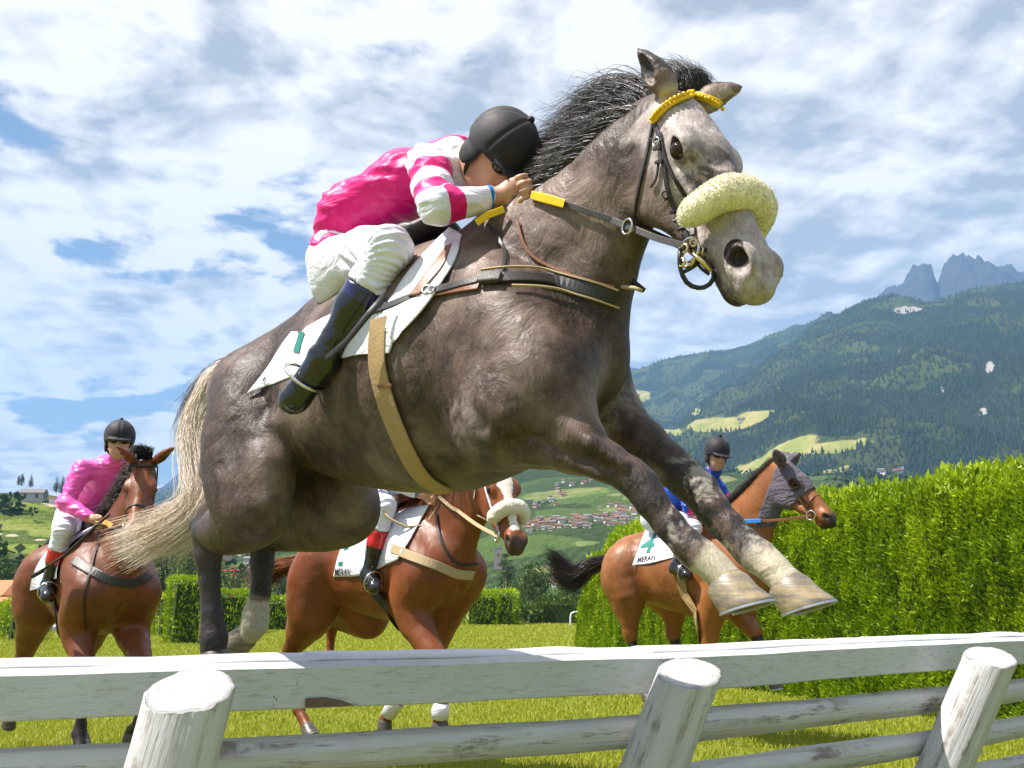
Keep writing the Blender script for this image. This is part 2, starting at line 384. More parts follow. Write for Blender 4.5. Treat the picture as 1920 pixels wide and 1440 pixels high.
M_HEDGE = mat_leaf('hedge_leaves', (.060, .130, .004), (.40, .52, .012), (.22, .36, .008), .5, .3, 1.2)
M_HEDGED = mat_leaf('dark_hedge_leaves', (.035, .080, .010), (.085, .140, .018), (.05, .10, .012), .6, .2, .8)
M_CORE = plain('hedge_core', (.020, .045, .006), .9)
M_TREES = [mat_leaf('tree_leaves_deep', (.018, .045, .010), (.045, .085, .018), None, .6, .15, .3), mat_leaf('tree_leaves_mid', (.035, .075, .012), (.080, .125, .022), None, .6, .2, .3), mat_leaf('tree_leaves_pale', (.060, .105, .020), (.125, .165, .035), None, .6, .2, .3)]
M_BARK = plain('bark', (.09, .065, .045), .9, 0, .3, 8, .5, 20)

# lawn: one sheet to the foot of the hills
def lawn():
    n = 90; xs = np.concatenate([-np.geomspace(4000, 3, 30), np.linspace(-2.5, 2.5, 5), np.geomspace(3, 4000, 30)]); ys = np.concatenate([[-4000, -500, -60, -8], np.linspace(-2, 30, 40), np.geomspace(34, 4000, 30)])
    X, Y = np.meshgrid(xs, ys); Z = (fbm(np.stack([X.ravel(), Y.ravel(), X.ravel() * 0], 1) * .4, 2).reshape(X.shape) - .5) * .05 * (np.abs(X) < 60) * (Y < 60)
    V = np.stack([X, Y, Z - .02], -1).reshape(-1, 3); k = len(xs); i, j = np.meshgrid(np.arange(len(ys) - 1), np.arange(k - 1), indexing='ij'); a = (i * k + j).ravel()
    return solo('ground', V, np.stack([a, a + 1, a + k + 1, a + k], 1), M_LAWN, None, None, (0, 0, 0), kind='structure')
lawn()
def grass():
    rr = np.random.default_rng(11); n = 430000
    # density falls with distance so that blades stay a pixel or so apart
    y = 3.0 * np.exp(rr.random(n) * math.log(60 / 3.0)) ; x = (rr.random(n) * 2 - 1) * (.56 * y + .6)
    cl = fbm(np.stack([x * 1.3, y * 1.3, x * 0], 1), 3); keep = rr.random(n) < .35 + 1.3 * cl; x, y, cl = x[keep], y[keep], cl[keep]; n = len(x)
    h = (.022 + .05 * cl ** 1.5 * rr.random(n) + .012 * rr.random(n)) * (1 + .02 * y); w = (.0022 + .0016 * rr.random(n)) * np.maximum(1, y / 6)
    a = rr.random(n) * 6.28; lean = rr.random(n) * .9; la = rr.random(n) * 6.28 
    b = np.stack([x, y, np.full(n, -.012)], 1); sx = np.stack([np.cos(a) * w, np.sin(a) * w, 0 * a], 1); tip = b + np.stack([np.cos(la) * h * lean, np.sin(la) * h * lean, h], 1)
    mid = b + np.stack([np.cos(la) * h * lean * .3, np.sin(la) * h * lean * .3, h * .55], 1)
    V = np.stack([b - sx, b + sx, mid + sx * .8, mid - sx * .8, tip], 1).reshape(-1, 3); i = np.arange(n) * 5
    F4 = np.stack([i, i + 1, i + 2, i + 3], 1); F3 = np.stack([i + 3, i + 2, i + 4], 1)
    o = solo('grass', V, [F4, F3], M_GRASS, 'short sunlit lawn grass of the racecourse', 'grass', (0, 0, 0), kind='stuff', smooth=False, attrs={'rnd': np.repeat(np.clip(rr.random(n) * .8 + (cl - .5), 0, 1), 5)})
grass()

# ------------------------------------------------------------------ hedges
def leaf_quads(C_, D_, L_, Wd, rr, flat=None):
    n = len(C_); D_ = nrm(D_); s_ = nrm(np.cross(D_, rr.normal(size=(n, 3)))); L_ = L_[:, None]; Wd = Wd[:, None]
    V = np.stack([C_, C_ + D_ * L_ * .5 + s_ * Wd, C_ + D_ * L_, C_ + D_ * L_ * .5 - s_ * Wd], 1).reshape(-1, 3); i = np.arange(n) * 4
    return V, np.stack([i, i + 1, i + 2, i + 3], 1)
def hedge(path, height, thick, dens, leaf, label, mat, seed, group=None, tipvar=.12, name='hedge', feather=1.0, far=None):
    """path: ground polyline of the front face (left to right as seen); thickness goes away from the camera"""
    rr = np.random.default_rng(seed); P = np.array([[p[0], p[1]] for p in path], float); hs = np.broadcast_to(np.asarray(height, float), (len(P),))
    b = thing(name, label, 'hedge', (P[:, 0].mean(), P[:, 1].mean() , 0), group)
    seg = np.linalg.norm(np.diff(P, axis=0), axis=1); cum = np.concatenate([[0], np.cumsum(seg)]); T_ = cum[-1]
    def at(u): i = np.clip(np.searchsorted(cum, u) - 1, 0, len(seg) - 1); f = (u - cum[i]) / seg[i]; q = P[i] + (P[i + 1] - P[i]) * f[:, None]; d = nrm(P[i + 1] - P[i]); return q, np.stack([-d[:, 1], d[:, 0]], 1), hs[i] * (1 - f) + hs[i + 1] * f, d
    nrmb = nrm(np.array([P[-1] - P[0]]))[0]; back = np.array([-nrmb[1], nrmb[0]])
    # core
    ins = leaf * 1.3; nu = 24; us = np.linspace(ins, T_ - ins, nu); q, nn, hh, d = at(us); V = []
    for k in range(nu):
        f = q[k] + nn[k] * ins; r_ = q[k] + nn[k] * (thick - ins)
        V += [(f[0], f[1], 0), (f[0], f[1], hh[k] - ins), (r_[0], r_[1], hh[k] - ins), (r_[0], r_[1], 0)]
    F = []
    for k in range(nu - 1):
        for j in range(3): F.append((k * 4 + j, k * 4 + j + 1, k * 4 + j + 5, k * 4 + j + 4))
    F += [(0, 1, 2, 3), tuple((nu - 1) * 4 + j for j in (3, 2, 1, 0))]; part('core', np.array(V, float), F, M_CORE, b, smooth=False)
    area = [T_ * hs.mean(), T_ * thick, thick * hs.mean(), thick * hs.mean(), T_ * hs.mean() * .25]; out = []
    for kind, A_ in enumerate(area):
        nc = int(A_ * dens); u = rr.random(nc); v = rr.random(nc)
        # feathery sprays: clumps share a centre and a direction
        if kind == 0: q, nn, hh, d = at(u * T_); z = v * hh; c = np.c_[q + nn * leaf * .5, z]; o = np.c_[-nn, np.full(nc, 1.5)]; clump = fbm(np.c_[u * T_ * 3.2 / max(leaf * 8, .5), z * 1.7 / max(leaf * 8, .5), z * 0], 3)
        elif kind == 1: q, nn, hh, d = at(u * T_); c = np.c_[q + nn * (v * thick)[:, None], hh]; o = np.c_[-nn * .2, np.full(nc, 2.2)]; clump = fbm(np.c_[c[:, :2] * 2.4, v * 0], 3)
        elif kind in (2, 3): uu = np.full(nc, .001 if kind == 2 else T_ - .001); q, nn, hh, d = at(uu); c = np.c_[q + nn * (u * thick)[:, None], v * hh]; o = np.c_[d * (-1 if kind == 2 else 1), np.full(nc, .9)]; clump = fbm(np.c_[c * 2.2], 3)
        else: q, nn, hh, d = at(u * T_); c = np.c_[q + nn * thick, v * hh]; o = np.c_[nn, np.full(nc, .9)]; clump = fbm(np.c_[c * 2.2], 3)
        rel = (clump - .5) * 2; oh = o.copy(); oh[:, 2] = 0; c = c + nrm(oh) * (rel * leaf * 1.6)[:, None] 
        if kind == 1: c[:, 2] += rel * tipvar + tipvar * .25 * (rr.random(nc) ** 3) * 3 * feather
        c = c + rr.normal(size=c.shape) * leaf * .22; c[:, 2] = np.maximum(c[:, 2], .0)
        D_ = nrm(o) + rr.normal(size=c.shape) * .42; L_ = leaf * (.55 + .9 * rr.random(nc)); 
        L_ = L_ * (1 + .9 * (rr.random(nc) < .3) * feather / 2) if kind == 1 else L_; out.append((c, D_, L_, rel))
    C_ = np.concatenate([o[0] for o in out]); D_ = np.concatenate([o[1] for o in out]); L_ = np.concatenate([o[2] for o in out]); rel = np.concatenate([o[3] for o in out])
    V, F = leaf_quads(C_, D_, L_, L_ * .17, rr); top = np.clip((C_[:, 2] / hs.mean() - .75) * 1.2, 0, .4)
    part('foliage', V, F, mat, b, smooth=False, attrs={'rnd': np.repeat(np.clip(.35 + rel * .7 + top + rr.normal(size=len(C_)) * .2, 0, 1), 4)}); return b  # recessed clumps coloured darker, imitating shade in the foliage gaps
G1 = ground
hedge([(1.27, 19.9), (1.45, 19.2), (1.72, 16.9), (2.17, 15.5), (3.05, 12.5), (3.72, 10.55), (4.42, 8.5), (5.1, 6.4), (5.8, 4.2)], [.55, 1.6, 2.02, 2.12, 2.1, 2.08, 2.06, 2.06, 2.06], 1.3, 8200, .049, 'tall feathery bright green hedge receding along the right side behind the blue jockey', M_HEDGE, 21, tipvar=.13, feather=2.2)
def gp(px, D): d = ray(px, 1131); k = D / math.hypot(d[0], d[1]); return (d[0] * k, d[1] * k)
def hz(py, D): return CAMH + (1131 - py) * D / FPX
HG = 'clipped hedges across the racecourse'
hd_ = [  # left px, right px, top y, base y, label
    (320, 382, 1090, 1199, 'squat bright clipped hedge block under the grey horse tail', 1.6), (296, 330, 1122, 1186, 'low clipped hedge behind the squat hedge block', 1.5),
    (384, 470, 1113, 1183, 'bright clipped hedge between the hind legs of the grey horse', 2.), (496, 546, 1124, 1178, 'bright clipped hedge behind the tail of the chestnut horse', 2.),
    (18, 44, 1128, 1190, 'small upright hedge left of the bay horse rump', 1.2), (-60, 16, 1136, 1182, 'low hedge at the left edge below the yellow house', 2.),
    (872, 934, 1113, 1170, 'bright clipped hedge right of the chestnut horse chest', 4.), (932, 964, 1112, 1170, 'narrow leafy hedge end with ragged side', 3.),
    (962, 1000, 1136, 1164, 'low dark hedge gap piece between two clipped hedges', 3.), (985, 1022, 1143, 1168, 'small dark round-cornered hedge cube', 3.), (1010, 1092, 1126, 1168, 'long dark green clipped hedge left of the tall hedge', 4.)]
for i, (a, b_, ty, by, lab, th) in enumerate(hd_):
    D = CAMH * FPX / (by - 1131); h = hz(ty, D); pa, pb = gp(a, D), gp(b_, D); w_ = pb[0] - pa[0]; lf = D * .0036
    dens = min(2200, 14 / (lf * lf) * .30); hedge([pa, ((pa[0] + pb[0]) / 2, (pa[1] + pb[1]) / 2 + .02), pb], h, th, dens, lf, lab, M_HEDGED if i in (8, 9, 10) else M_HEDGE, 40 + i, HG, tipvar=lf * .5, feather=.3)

# ------------------------------------------------------------------ mountains and valley
def mat_hill(name, forest, meadow, rock=None, nsc=.01, rows=0.):
    m = NT(name); co = m.coord(); n = m.noise(nsc, 6, .62, co); n2 = m.noise(nsc * 9, 5, .7, co)
    c = m.mix(m.rng(n, .38, .62), forest[0], forest[1]); c = m.mix(m.rng(n2, .35, .7, 0, .7), c, tuple(x * .45 for x in forest[0]))
    if rows:
        w = m.N('ShaderNodeTexWave'); w.inputs['Scale'].default_value = rows; w.inputs['Distortion'].default_value = 2.5; w.inputs['Detail'].default_value = 2; w.inputs['Detail Scale'].default_value = .6; m.L(m.coord((1, 1, .6), (.0, .0, .5)), w.inputs[0]); c = m.mix(m.rng(w.outputs[1], .3, .7, 0, .5), c, tuple(x * .5 for x in forest[0]))
    pt = m.vor(nsc * 1.6, 'F1', co, 1); pv = m.N('ShaderNodeSeparateColor'); m.L(pt, pv.inputs[0]); c = m.mix(m.rng(pv.outputs[0], .45, .8, 0, .55 if rows else .2), c, meadow[0]); c = m.mix(m.rng(pv.outputs[1], .6, .9, 0, .5 if rows else .25), c, tuple(x * .5 for x in forest[0]))
    me = m.mix(m.rng(m.noise(nsc * 4, 3, .5, co), .4, .6), meadow[0], meadow[1]); mm = m.math('ADD', m.attr('meadow'), m.math('MULTIPLY', m.math('SUBTRACT', n2, .5), .5)); c = m.mix(m.rng(mm, .45, .6, 0, 1, True), c, me)
    if rock:
        r_ = m.mix(m.noise(nsc * 6, 5, .7, m.coord((1, 1, .3))), rock[0], rock[1]); c = m.mix(m.rng(m.math('ADD', m.attr('rock'), m.math('MULTIPLY', m.math('SUBTRACT', n2, .5), .8)), .4, .6, 0, 1, True), c, r_)
    m.set(Base_Color=c, Roughness=.95, Normal=m.bump(n2, .9, 4.0)); m.p.inputs['Specular IOR Level'].default_value = .1; return m.m
FOR = ((.008, .022, .010), (.024, .046, .016)); MEA = ((.20, .23, .05), (.30, .27, .10))
M_HILL = mat_hill('forest_slope', FOR, MEA, ((.20, .19, .18), (.36, .34, .31)), .012)
M_ROCK = mat_hill('rock_peaks', ((.02, .022, .025), (.05, .05, .05)), MEA, ((.012, .014, .016), (.055, .055, .055)), .012)
M_VALLEY = mat_hill('orchard_valley', ((.035, .065, .022), (.075, .115, .035)), ((.10, .16, .035), (.19, .20, .08)), None, .02, .10)
M_VINE = mat_hill('vineyard_hill', ((.060, .110, .018), (.115, .165, .028)), ((.16, .21, .035), (.23, .26, .06)), ((.42, .36, .26), (.5, .45, .34)), .03, .30)
TERR = {}
def terrain(name, ridge, Dr, base, Db, x0, x1, nu, nv, amp, mat, meadow=(), rock=(), prof=1.0, nsc=.006, ridged=.5, jag=0.):
    px = np.linspace(x0, x1, nu); v = np.linspace(0, 1, nv); yr = interp(ridge, px); yb = interp(base, px); dr = interp(Dr, px) if isinstance(Dr, list) else np.full(nu, Dr); db = interp(Db, px) if isinstance(Db, list) else np.full(nu, Db)
    VV, PX = np.meshgrid(v, px, indexing='ij'); Dd = db[None] * (dr / db)[None] ** VV; hb = np.array([dirpt(a, b, c)[2] for a, b, c in zip(px, yb, db)]); hr = np.array([dirpt(a, b, c)[2] for a, b, c in zip(px, yr, dr)])
    H = hb[None] + (hr - hb)[None] * VV ** prof; dirs = np.array([nrm(np.array([*ray(a, 1131)[:2]])) for a in px]); X = dirs[None, :, 0] * Dd; Y = dirs[None, :, 1] * Dd
    P = np.stack([X, Y, H], -1).reshape(-1, 3); n = fbm(P * [nsc, nsc, nsc * .35] + 3, 6, .52).reshape(H.shape) - .5; rg = (1 - np.abs(fbm(P * [nsc * .8, nsc * .8, 0] + 9, 4).reshape(H.shape) * 2 - 1) * 2 - .5)
    env = sm(0, .12, VV) * (1 - .75 * sm(.93, 1, VV)); H = H + amp * (n * 1.6 + rg * ridged) * env; P = np.stack([X, Y, H], -1)
    if jag: P[..., 2] += jag * (fbm(P.reshape(-1, 3) * [.03, .03, .01], 5, .6).reshape(H.shape) - .5) * sm(.6, 1, VV)
    # far side falling away behind the ridge
    bk = P[-1].copy(); d_ = nrm(bk[:, :2]); rows = [P]
    for k, (dd, fz) in enumerate(((.04, .93), (.12, .75), (.25, .4))): q = bk.copy(); q[:, :2] += d_ * (dr * dd)[:, None]; q[:, 2] = q[:, 2] * fz; rows.append(q[None])
    P = np.concatenate(rows); m_ = P.shape[0]; V = P.reshape(-1, 3); i, j = np.meshgrid(np.arange(m_ - 1), np.arange(nu - 1), indexing='ij'); a = (i * nu + j).ravel(); F = np.stack([a, a + 1, a + nu + 1, a + nu], 1)
    w = V - CAMP; zc = w @ FWD; sx = 960 + FPX * (w @ RGT) / zc; sy = 720 - FPX * (w @ UPV) / zc; wob = (fbm(V * .02, 3) - .5) * 22; md = np.zeros(len(V)); rk = np.zeros(len(V))
    for lst, tgt in ((meadow, 0), (rock, 1)):
        for (cx_, cy_, rx, ry, *t) in lst:
            an = t[0] if t else 0; dx = sx - cx_ + wob; dy = sy - cy_ + wob * .4; c_, s_ = math.cos(an), math.sin(an); e = 1.25 - np.sqrt(((dx * c_ + dy * s_) / rx) ** 2 + ((-dx * s_ + dy * c_) / ry) ** 2) * .75
            if tgt == 0: md = np.maximum(md, np.clip(e, 0, 1))
            else: rk = np.maximum(rk, np.clip(e, 0, 1))
    o = solo(name, V, F, mat, None, None, (0, 0, 0), kind='structure', attrs={'meadow': md, 'rock': rk}); TERR[name] = (V, F, md, rk, nu, m_); return o
A_ = [(1100, 800), (1560, 690), (1640, 590), (1672, 573), (1690, 556), (1704, 548), (1722, 540), (1740, 524), (1768, 500), (1790, 484), (1808, 486), (1816, 520), (1824, 496), (1850, 468), (1868, 462), (1884, 456), (1900, 470), (1930, 478), (1990, 500), (2100, 520), (2400, 560)]
terrain('far_mountain', A_, 3500, [(0, 800), (2400, 800)], 2700, 1500, 2400, 200, 50, 60, M_ROCK, rock=[(1800, 540, 900, 300)], ridged=.6, nsc=.008, jag=120, prof=.9)
terrain('distant_mountain', [(1050, 760), (1120, 700), (1150, 672), (1165, 676), (1185, 684), (1215, 694), (1300, 740)], 3900, [(0, 780), (2400, 780)], 3300, 1040, 1310, 70, 24, 30, M_ROCK, rock=[(1150, 700, 400, 300)], jag=14, nsc=.008)
terrain('distant_mountain', [(200, 960), (290, 910), (322, 884), (340, 878), (356, 884), (390, 905), (450, 930)], 3900, [(0, 990), (2400, 990)], 3100, 180, 480, 70, 24, 30, M_ROCK, rock=[(330, 900, 400, 300)], jag=12, nsc=.008)
B_ = [(-300, 990), (200, 968), (330, 935), (420, 915), (600, 895), (800, 850), (1000, 786), (1100, 742), (1150, 716), (1200, 697), (1260, 682), (1340, 664), (1420, 650), (1500, 628), (1560, 607), (1600, 594), (1645, 596), (1700, 606), (1900, 650), (2400, 700)]
terrain('forested_ridge', B_, 2600, [(-300, 1040), (1000, 960), (1600, 900), (2400, 900)], 1500, -300, 2200, 300, 70, 95, M_HILL, meadow=[(1195, 742, 26, 12), (1440, 722, 30, 5), (1020, 852, 40, 8)], prof=1.15)
C_R = [(700, 985), (900, 952), (1050, 905), (1180, 846), (1280, 796), (1340, 752), (1420, 706), (1500, 662), (1580, 625), (1640, 603), (1700, 588), (1760, 574), (1820, 556), (1870, 540), (1920, 532), (2050, 512), (2400, 470)]
MEAD = [(1360, 796, 72, 13, -.10), (1420, 776, 36, 7, -.1), (1480, 852, 66, 20, -.5), (1425, 878, 42, 14, -.4), (1570, 838, 68, 12, -.12), (1605, 825, 22, 7), (1580, 882, 40, 6, -.1), (1300, 772, 22, 6), (1240, 762, 24, 6), (1410, 880, 30, 9), (1255, 812, 30, 7)]
terrain('forested_mountain', C_R, 2000, [(600, 1000), (1000, 985), (1300, 965), (1600, 960), (2400, 990)], 900, 700, 2300, 340, 110, 70, M_HILL, meadow=MEAD, rock=[(1838, 770, 9, 8), (1858, 690, 8, 12), (1770, 730, 7, 5), (1700, 580, 30, 5)], prof=1.12)
terrain('valley_slope', [(-300, 1040), (300, 1000), (600, 972), (900, 940), (1000, 925), (1200, 905), (1500, 940), (2400, 960)], 1250, [(-300, 1134), (2400, 1134)], 230, -300, 2300, 260, 80, 12, M_VALLEY,
        meadow=[(1000, 1062, 60, 6), (1120, 1020, 80, 5, .1), (1060, 925, 90, 8, -.1), (1180, 932, 50, 6), (1160, 955, 40, 5), (930, 960, 60, 6), (1060, 1086, 60, 7), (1330, 900, 60, 9)], prof=1.05, nsc=.01)
terrain('vineyard_hill', [(-300, 920), (-60, 928), (20, 932), (70, 938), (120, 946), (170, 952), (240, 960), (300, 985), (360, 1015), (430, 1060), (520, 1110)], 420, [(-300, 1142), (600, 1142)], 120, -300, 520, 200, 70, 6, M_VINE,
        meadow=[(60, 950, 60, 6, .1), (40, 985, 70, 12), (110, 1000, 60, 9), (40, 1028, 60, 9), (150, 975, 40, 8)], rock=[(105, 944, 26, 5), (45, 1008, 60, 2.2, .14)], prof=1.25, nsc=.02)
def conifers(tn, n, hgt, mats, seed, vr=(0, 1), xr=None, avoid=.42, name='forest', label='dark conifer forest covering the mountain slope', skip=None):
    V, F, md, rk, nu, nv = TERR[tn]; rr = np.random.default_rng(seed); u = rr.random(n * 2) * (nu - 1.01); v = (vr[0] + (vr[1] - vr[0]) * rr.random(n * 2)) * (nv - 4.01); i = v.astype(int); j = u.astype(int); a = i * nu + j; fu = (u - j)[:, None]; fv = (v - i)[:, None]
    P = (V[a] * (1 - fu) + V[a + 1] * fu) * (1 - fv) + (V[a + nu] * (1 - fu) + V[a + nu + 1] * fu) * fv; ok = (md[a] < avoid) & (rk[a] < .4); P = P[ok][:n]; n = len(P)
    if skip is not None: k = skip(P); P = P[k]; n = len(P)
    h = hgt * (.55 + .8 * rr.random(n)); r_ = h * (.2 + .1 * rr.random(n)); th = np.arange(5) * 1.2566; V2 = np.zeros((n, 6, 3)); V2[:, 0] = P + np.c_[0 * h, 0 * h, h * .92]
    for k in range(5): V2[:, k + 1] = P + np.c_[np.cos(th[k] + P[:, 0]) * r_, np.sin(th[k] + P[:, 0]) * r_, -h * .06]
    b = np.arange(n)[:, None] * 6; F2 = np.concatenate([b + np.array([[0, k + 1, (k + 1) % 5 + 1]]) for k in range(5)]).reshape(-1, 3)
    solo(name, V2.reshape(-1, 3), F2, mats, label, 'forest', (0, 0, 0), kind='stuff', smooth=False, attrs={'rnd': np.repeat(rr.random(n), 6)})
def bushes(tn, n, hgt, mat, seed, vr, name, label, avoid=.3, skip=None, q=26):
    V, F, md, rk, nu, nv = TERR[tn]; rr = np.random.default_rng(seed); v = (vr[0] + (vr[1] - vr[0]) * rr.random(n * 3)) * (nv - 4.01); a = v.astype(int) * nu + (rr.random(n * 3) * (nu - 1)).astype(int); P = V[a] + rr.normal(size=(n * 3, 3)) * [4, 4, 0]; P = P[(md[a] < avoid) & (rk[a] < .4)]
    if skip is not None: P = P[skip(P)]
    P = P[:n]; n = len(P); h = hgt * (.5 + .8 * rr.random(n)); s_ = nrm(rr.normal(size=(n, q, 3))) * (rr.random((n, q, 1)) ** .4); s_[..., 2] = np.abs(s_[..., 2]); C_ = P[:, None] + s_ * h[:, None, None] * [.6, .6, .85]
    D_ = s_ + rr.normal(size=s_.shape) * .6; V2, F2 = leaf_quads(C_.reshape(-1, 3), D_.reshape(-1, 3), np.repeat(h, q) * .5, np.repeat(h, q) * .22, rr)
    solo(name, V2, F2, mat, label, 'trees', (0, 0, 0), kind='stuff', smooth=False, attrs={'rnd': np.repeat(rr.random(n * q), 4)})
M_CON = mat_leaf('conifer', (.006, .018, .008), (.026, .048, .016), None, .8, 0, .008)
conifers('forested_mountain', 48000, 5.6, M_CON, 5, (.0, 1.0)); conifers('forested_ridge', 26000, 6.8, M_CON, 6, (.0, 1.0), label='dark conifer forest covering the ridge behind the mountain')
bushes('valley_slope', 1500, 5, M_TREES[0], 8, (.15, 1), name='tree_rows', label='scattered trees between the orchards of the valley', avoid=.3, skip=lambda P: fbm(P * .012, 3) > .52)
bushes('vineyard_hill', 260, 3.2, M_TREES[0], 9, (.2, 1), name='tree_rows', label='dark bushes and trees dotted over the vineyard hill', avoid=.3, skip=lambda P: fbm(P * .03, 3) > .53)
# the air: one closed volume round everything
def haze():
    V, F = box((0, 800, 715), (10400, 10400, 1440)); o = solo('haze', V, F, [], 'pale blue summer haze over the valley', 'haze', (0, 0, 0), kind='stuff', smooth=False)
    m = bpy.data.materials.new('air'); m.use_nodes = True; t = m.node_tree; t.nodes.clear(); out = t.nodes.new('ShaderNodeOutputMaterial'); v = t.nodes.new('ShaderNodeVolumePrincipled')
    v.inputs['Color'].default_value = (.28, .56, .98, 1); v.inputs['Density'].default_value = HAZE_D; v.inputs['Anisotropy'].default_value = .0; t.links.new(v.outputs[0], out.inputs['Volume']); o.data.materials.append(m); return o
HAZE_D = .00019
haze()
# ------------------------------------------------------------------ the white rail
def mat_paint(name, dirt=.5):
    m = NT(name); co = m.coord(); g = m.coord((1, 1, 6)); n = m.noise(7, 6, .65, co); n2 = m.noise(28, 5, .7, m.coord((.6, .6, 2.5))); ch = m.noise(16, 6, .75, m.coord((1, 1, .5)), .8)
    c = m.mix(n, (.42, .44, .44), (.56, .58, .58)); c = m.mix(m.rng(n2, .50, .68, 0, dirt, True), c, (.26, .23, .16)); fl = m.noise(5, 6, .7, m.coord((1, 1, 9)), 1.2); c = m.mix(m.rng(fl, .60, .66, 0, .45, True), c, (.36, .34, .29)); chip = m.rng(m.math('ADD', ch, m.math('MULTIPLY', m.attr('chip'), .40)), .70, .725, 0, 1, True); c = m.mix(chip, c, m.mix(n2, (.11, .075, .05), (.22, .17, .12)))
    cr = m.vor(5, 'DISTANCE_TO_EDGE', m.coord((.5, .5, 7), (0, 0, .1))); b = m.bump(n2, .55, .006); b = m.bump(m.noise(90, 4, .7, co), .3, .002, b); b = m.bump(chip, -.6, .004, b); b = m.bump(m.noise(10, 5, .6, m.coord((.7, .7, 8)), .5), .5, .008, b)
    m.set(Base_Color=c, Roughness=.62, Normal=b); return m.m
M_PAINT = mat_paint('white_weathered_paint', .45); M_PLAST = plain('white_cap', (.62, .625, .68), .4, 0, .04, 10, .2, 30)
def mat_log(name='painted_log'):
    m = NT(name); u = m.coord((1, 1, 1), src='Object'); ax = m.attr('grain', 1)
    mp = m.N('ShaderNodeMapping'); m.L(ax, mp.inputs[0]); mp.inputs['Scale'].default_value = (14, 14, 1.2); gr = m.noise(1.6, 6, .72, mp.outputs[0], .6)
    mp2 = m.N('ShaderNodeMapping'); m.L(ax, mp2.inputs[0]); mp2.inputs['Scale'].default_value = (26, 26, 1.0); g2 = m.noise(1.4, 4, .65, mp2.outputs[0], .3); n = m.noise(9, 6, .7, u)
    cr = m.rng(gr, .53, .60, 0, 1, True); c = m.mix(n, (.42, .42, .42), (.57, .575, .58)); c = m.mix(m.rng(g2, .48, .72, 0, .6), c, (.34, .31, .25)); c = m.mix(m.math('MULTIPLY', cr, m.rng(n, .42, .60, 0, .8)), c, (.12, .09, .065))
    b = m.bump(g2, .7, .012); b = m.bump(cr, -.7, .012, b); b = m.bump(m.noise(60, 4, .7, u), .35, .003, b); m.set(Base_Color=c, Roughness=.66, Normal=b); return m.m
M_LOG = mat_log()
def log_mesh(a, b, r0, r1, nseg=26, nr=28, seed=0, rough=.006, cutn=None, holes=()):
    a = np.array(a, float); b = np.array(b, float); T = nrm(b - a); u = nrm(np.cross(T, (.2, -.9, .3))); v = np.cross(T, u); L_ = np.linalg.norm(b - a); V = []; G = []
    for i in range(nseg + 1):
        t = i / nseg; r = r0 + (r1 - r0) * t
        for j in range(nr):
            p = 2 * math.pi * j / nr; c0, s0 = math.cos(p), math.sin(p); q = np.array([c0 * 2 + seed, s0 * 2, t * L_ * 2.2]); q2 = np.array([c0 * 7 + seed, s0 * 7, t * L_ * 1.5]); q3 = np.array([c0 * 16, s0 * 16 + seed, t * L_ * 5])
            rr_ = r + float((fbm(q[None], 3)[0] - .5) * rough * 3 + (fbm(q2[None], 2)[0] - .5) * rough * 1.6 - max(0, fbm(q3[None], 2)[0] - .58) * rough * 2.5)
            P = a + T * t * L_ + (u * c0 + v * s0) * rr_
            if cutn is not None and i > nseg * .6:
                # slide up to the sloping cut
                k = (i - nseg * .6) / (nseg * .4); off = -((P - b) @ cutn) / (T @ cutn); P = P + T * off * k * (1 if i == nseg or True else 0)
            V.append(P); G.append((c0 * r, s0 * r, t * L_))
    F = []
    for i in range(nseg):
        for j in range(nr): F.append((i * nr + j, i * nr + (j + 1) % nr, (i + 1) * nr + (j + 1) % nr, (i + 1) * nr + j))
    n0 = len(V); end = V[nseg * nr:(nseg + 1) * nr]; c = np.mean(end, 0)
    for k, f in enumerate((.93, .6, .3)):
        for j in range(nr): V.append(c + (end[j] - c) * f + T * (.004 if f < .95 else .003) + T * float(fbm(np.array([[end[j][0] * 30 * f, end[j][1] * 30, k]]), 2)[0] - .5) * .004); G.append((f * math.cos(j) * .01, f * .3, 9 + f))
    V.append(c + T * .003); G.append((0, 0, 9)); ring = [(nseg) * nr, n0, n0 + nr, n0 + 2 * nr]
    for a_, b_ in zip(ring[:-1], ring[1:]):
        for j in range(nr): F.append((a_ + j, a_ + (j + 1) % nr, b_ + (j + 1) % nr, b_ + j))
    for j in range(nr): F.append((ring[-1] + j, ring[-1] + (j + 1) % nr, len(V) - 1))
    F.append(tuple(range(nr))[::-1]); return np.array(V), F, np.array(G)
def extrude_profile(P, back, prof, closed=True):
    """sweep a cross-section (depth, height offsets) along ground-plan points P (n,3)"""
    V = []; k = len(prof)
    for i, p in enumerate(P):
        for (d, h) in prof: V.append(p + back * d + np.array([0, 0, h]))
    F = []
    for i in range(len(P) - 1):
        for j in range(k): F.append((i * k + j, (i + 1) * k + j, (i + 1) * k + (j + 1) % k, i * k + (j + 1) % k))
    F.append(tuple(range(k))); F.append(tuple((len(P) - 1) * k + j for j in range(k))[::-1]); return np.array(V), F
HR = .854
fA, fB, fC = at_h(-330, 1277, HR), at_h(1243, 1235, HR), at_h(2150, 1190, HR)
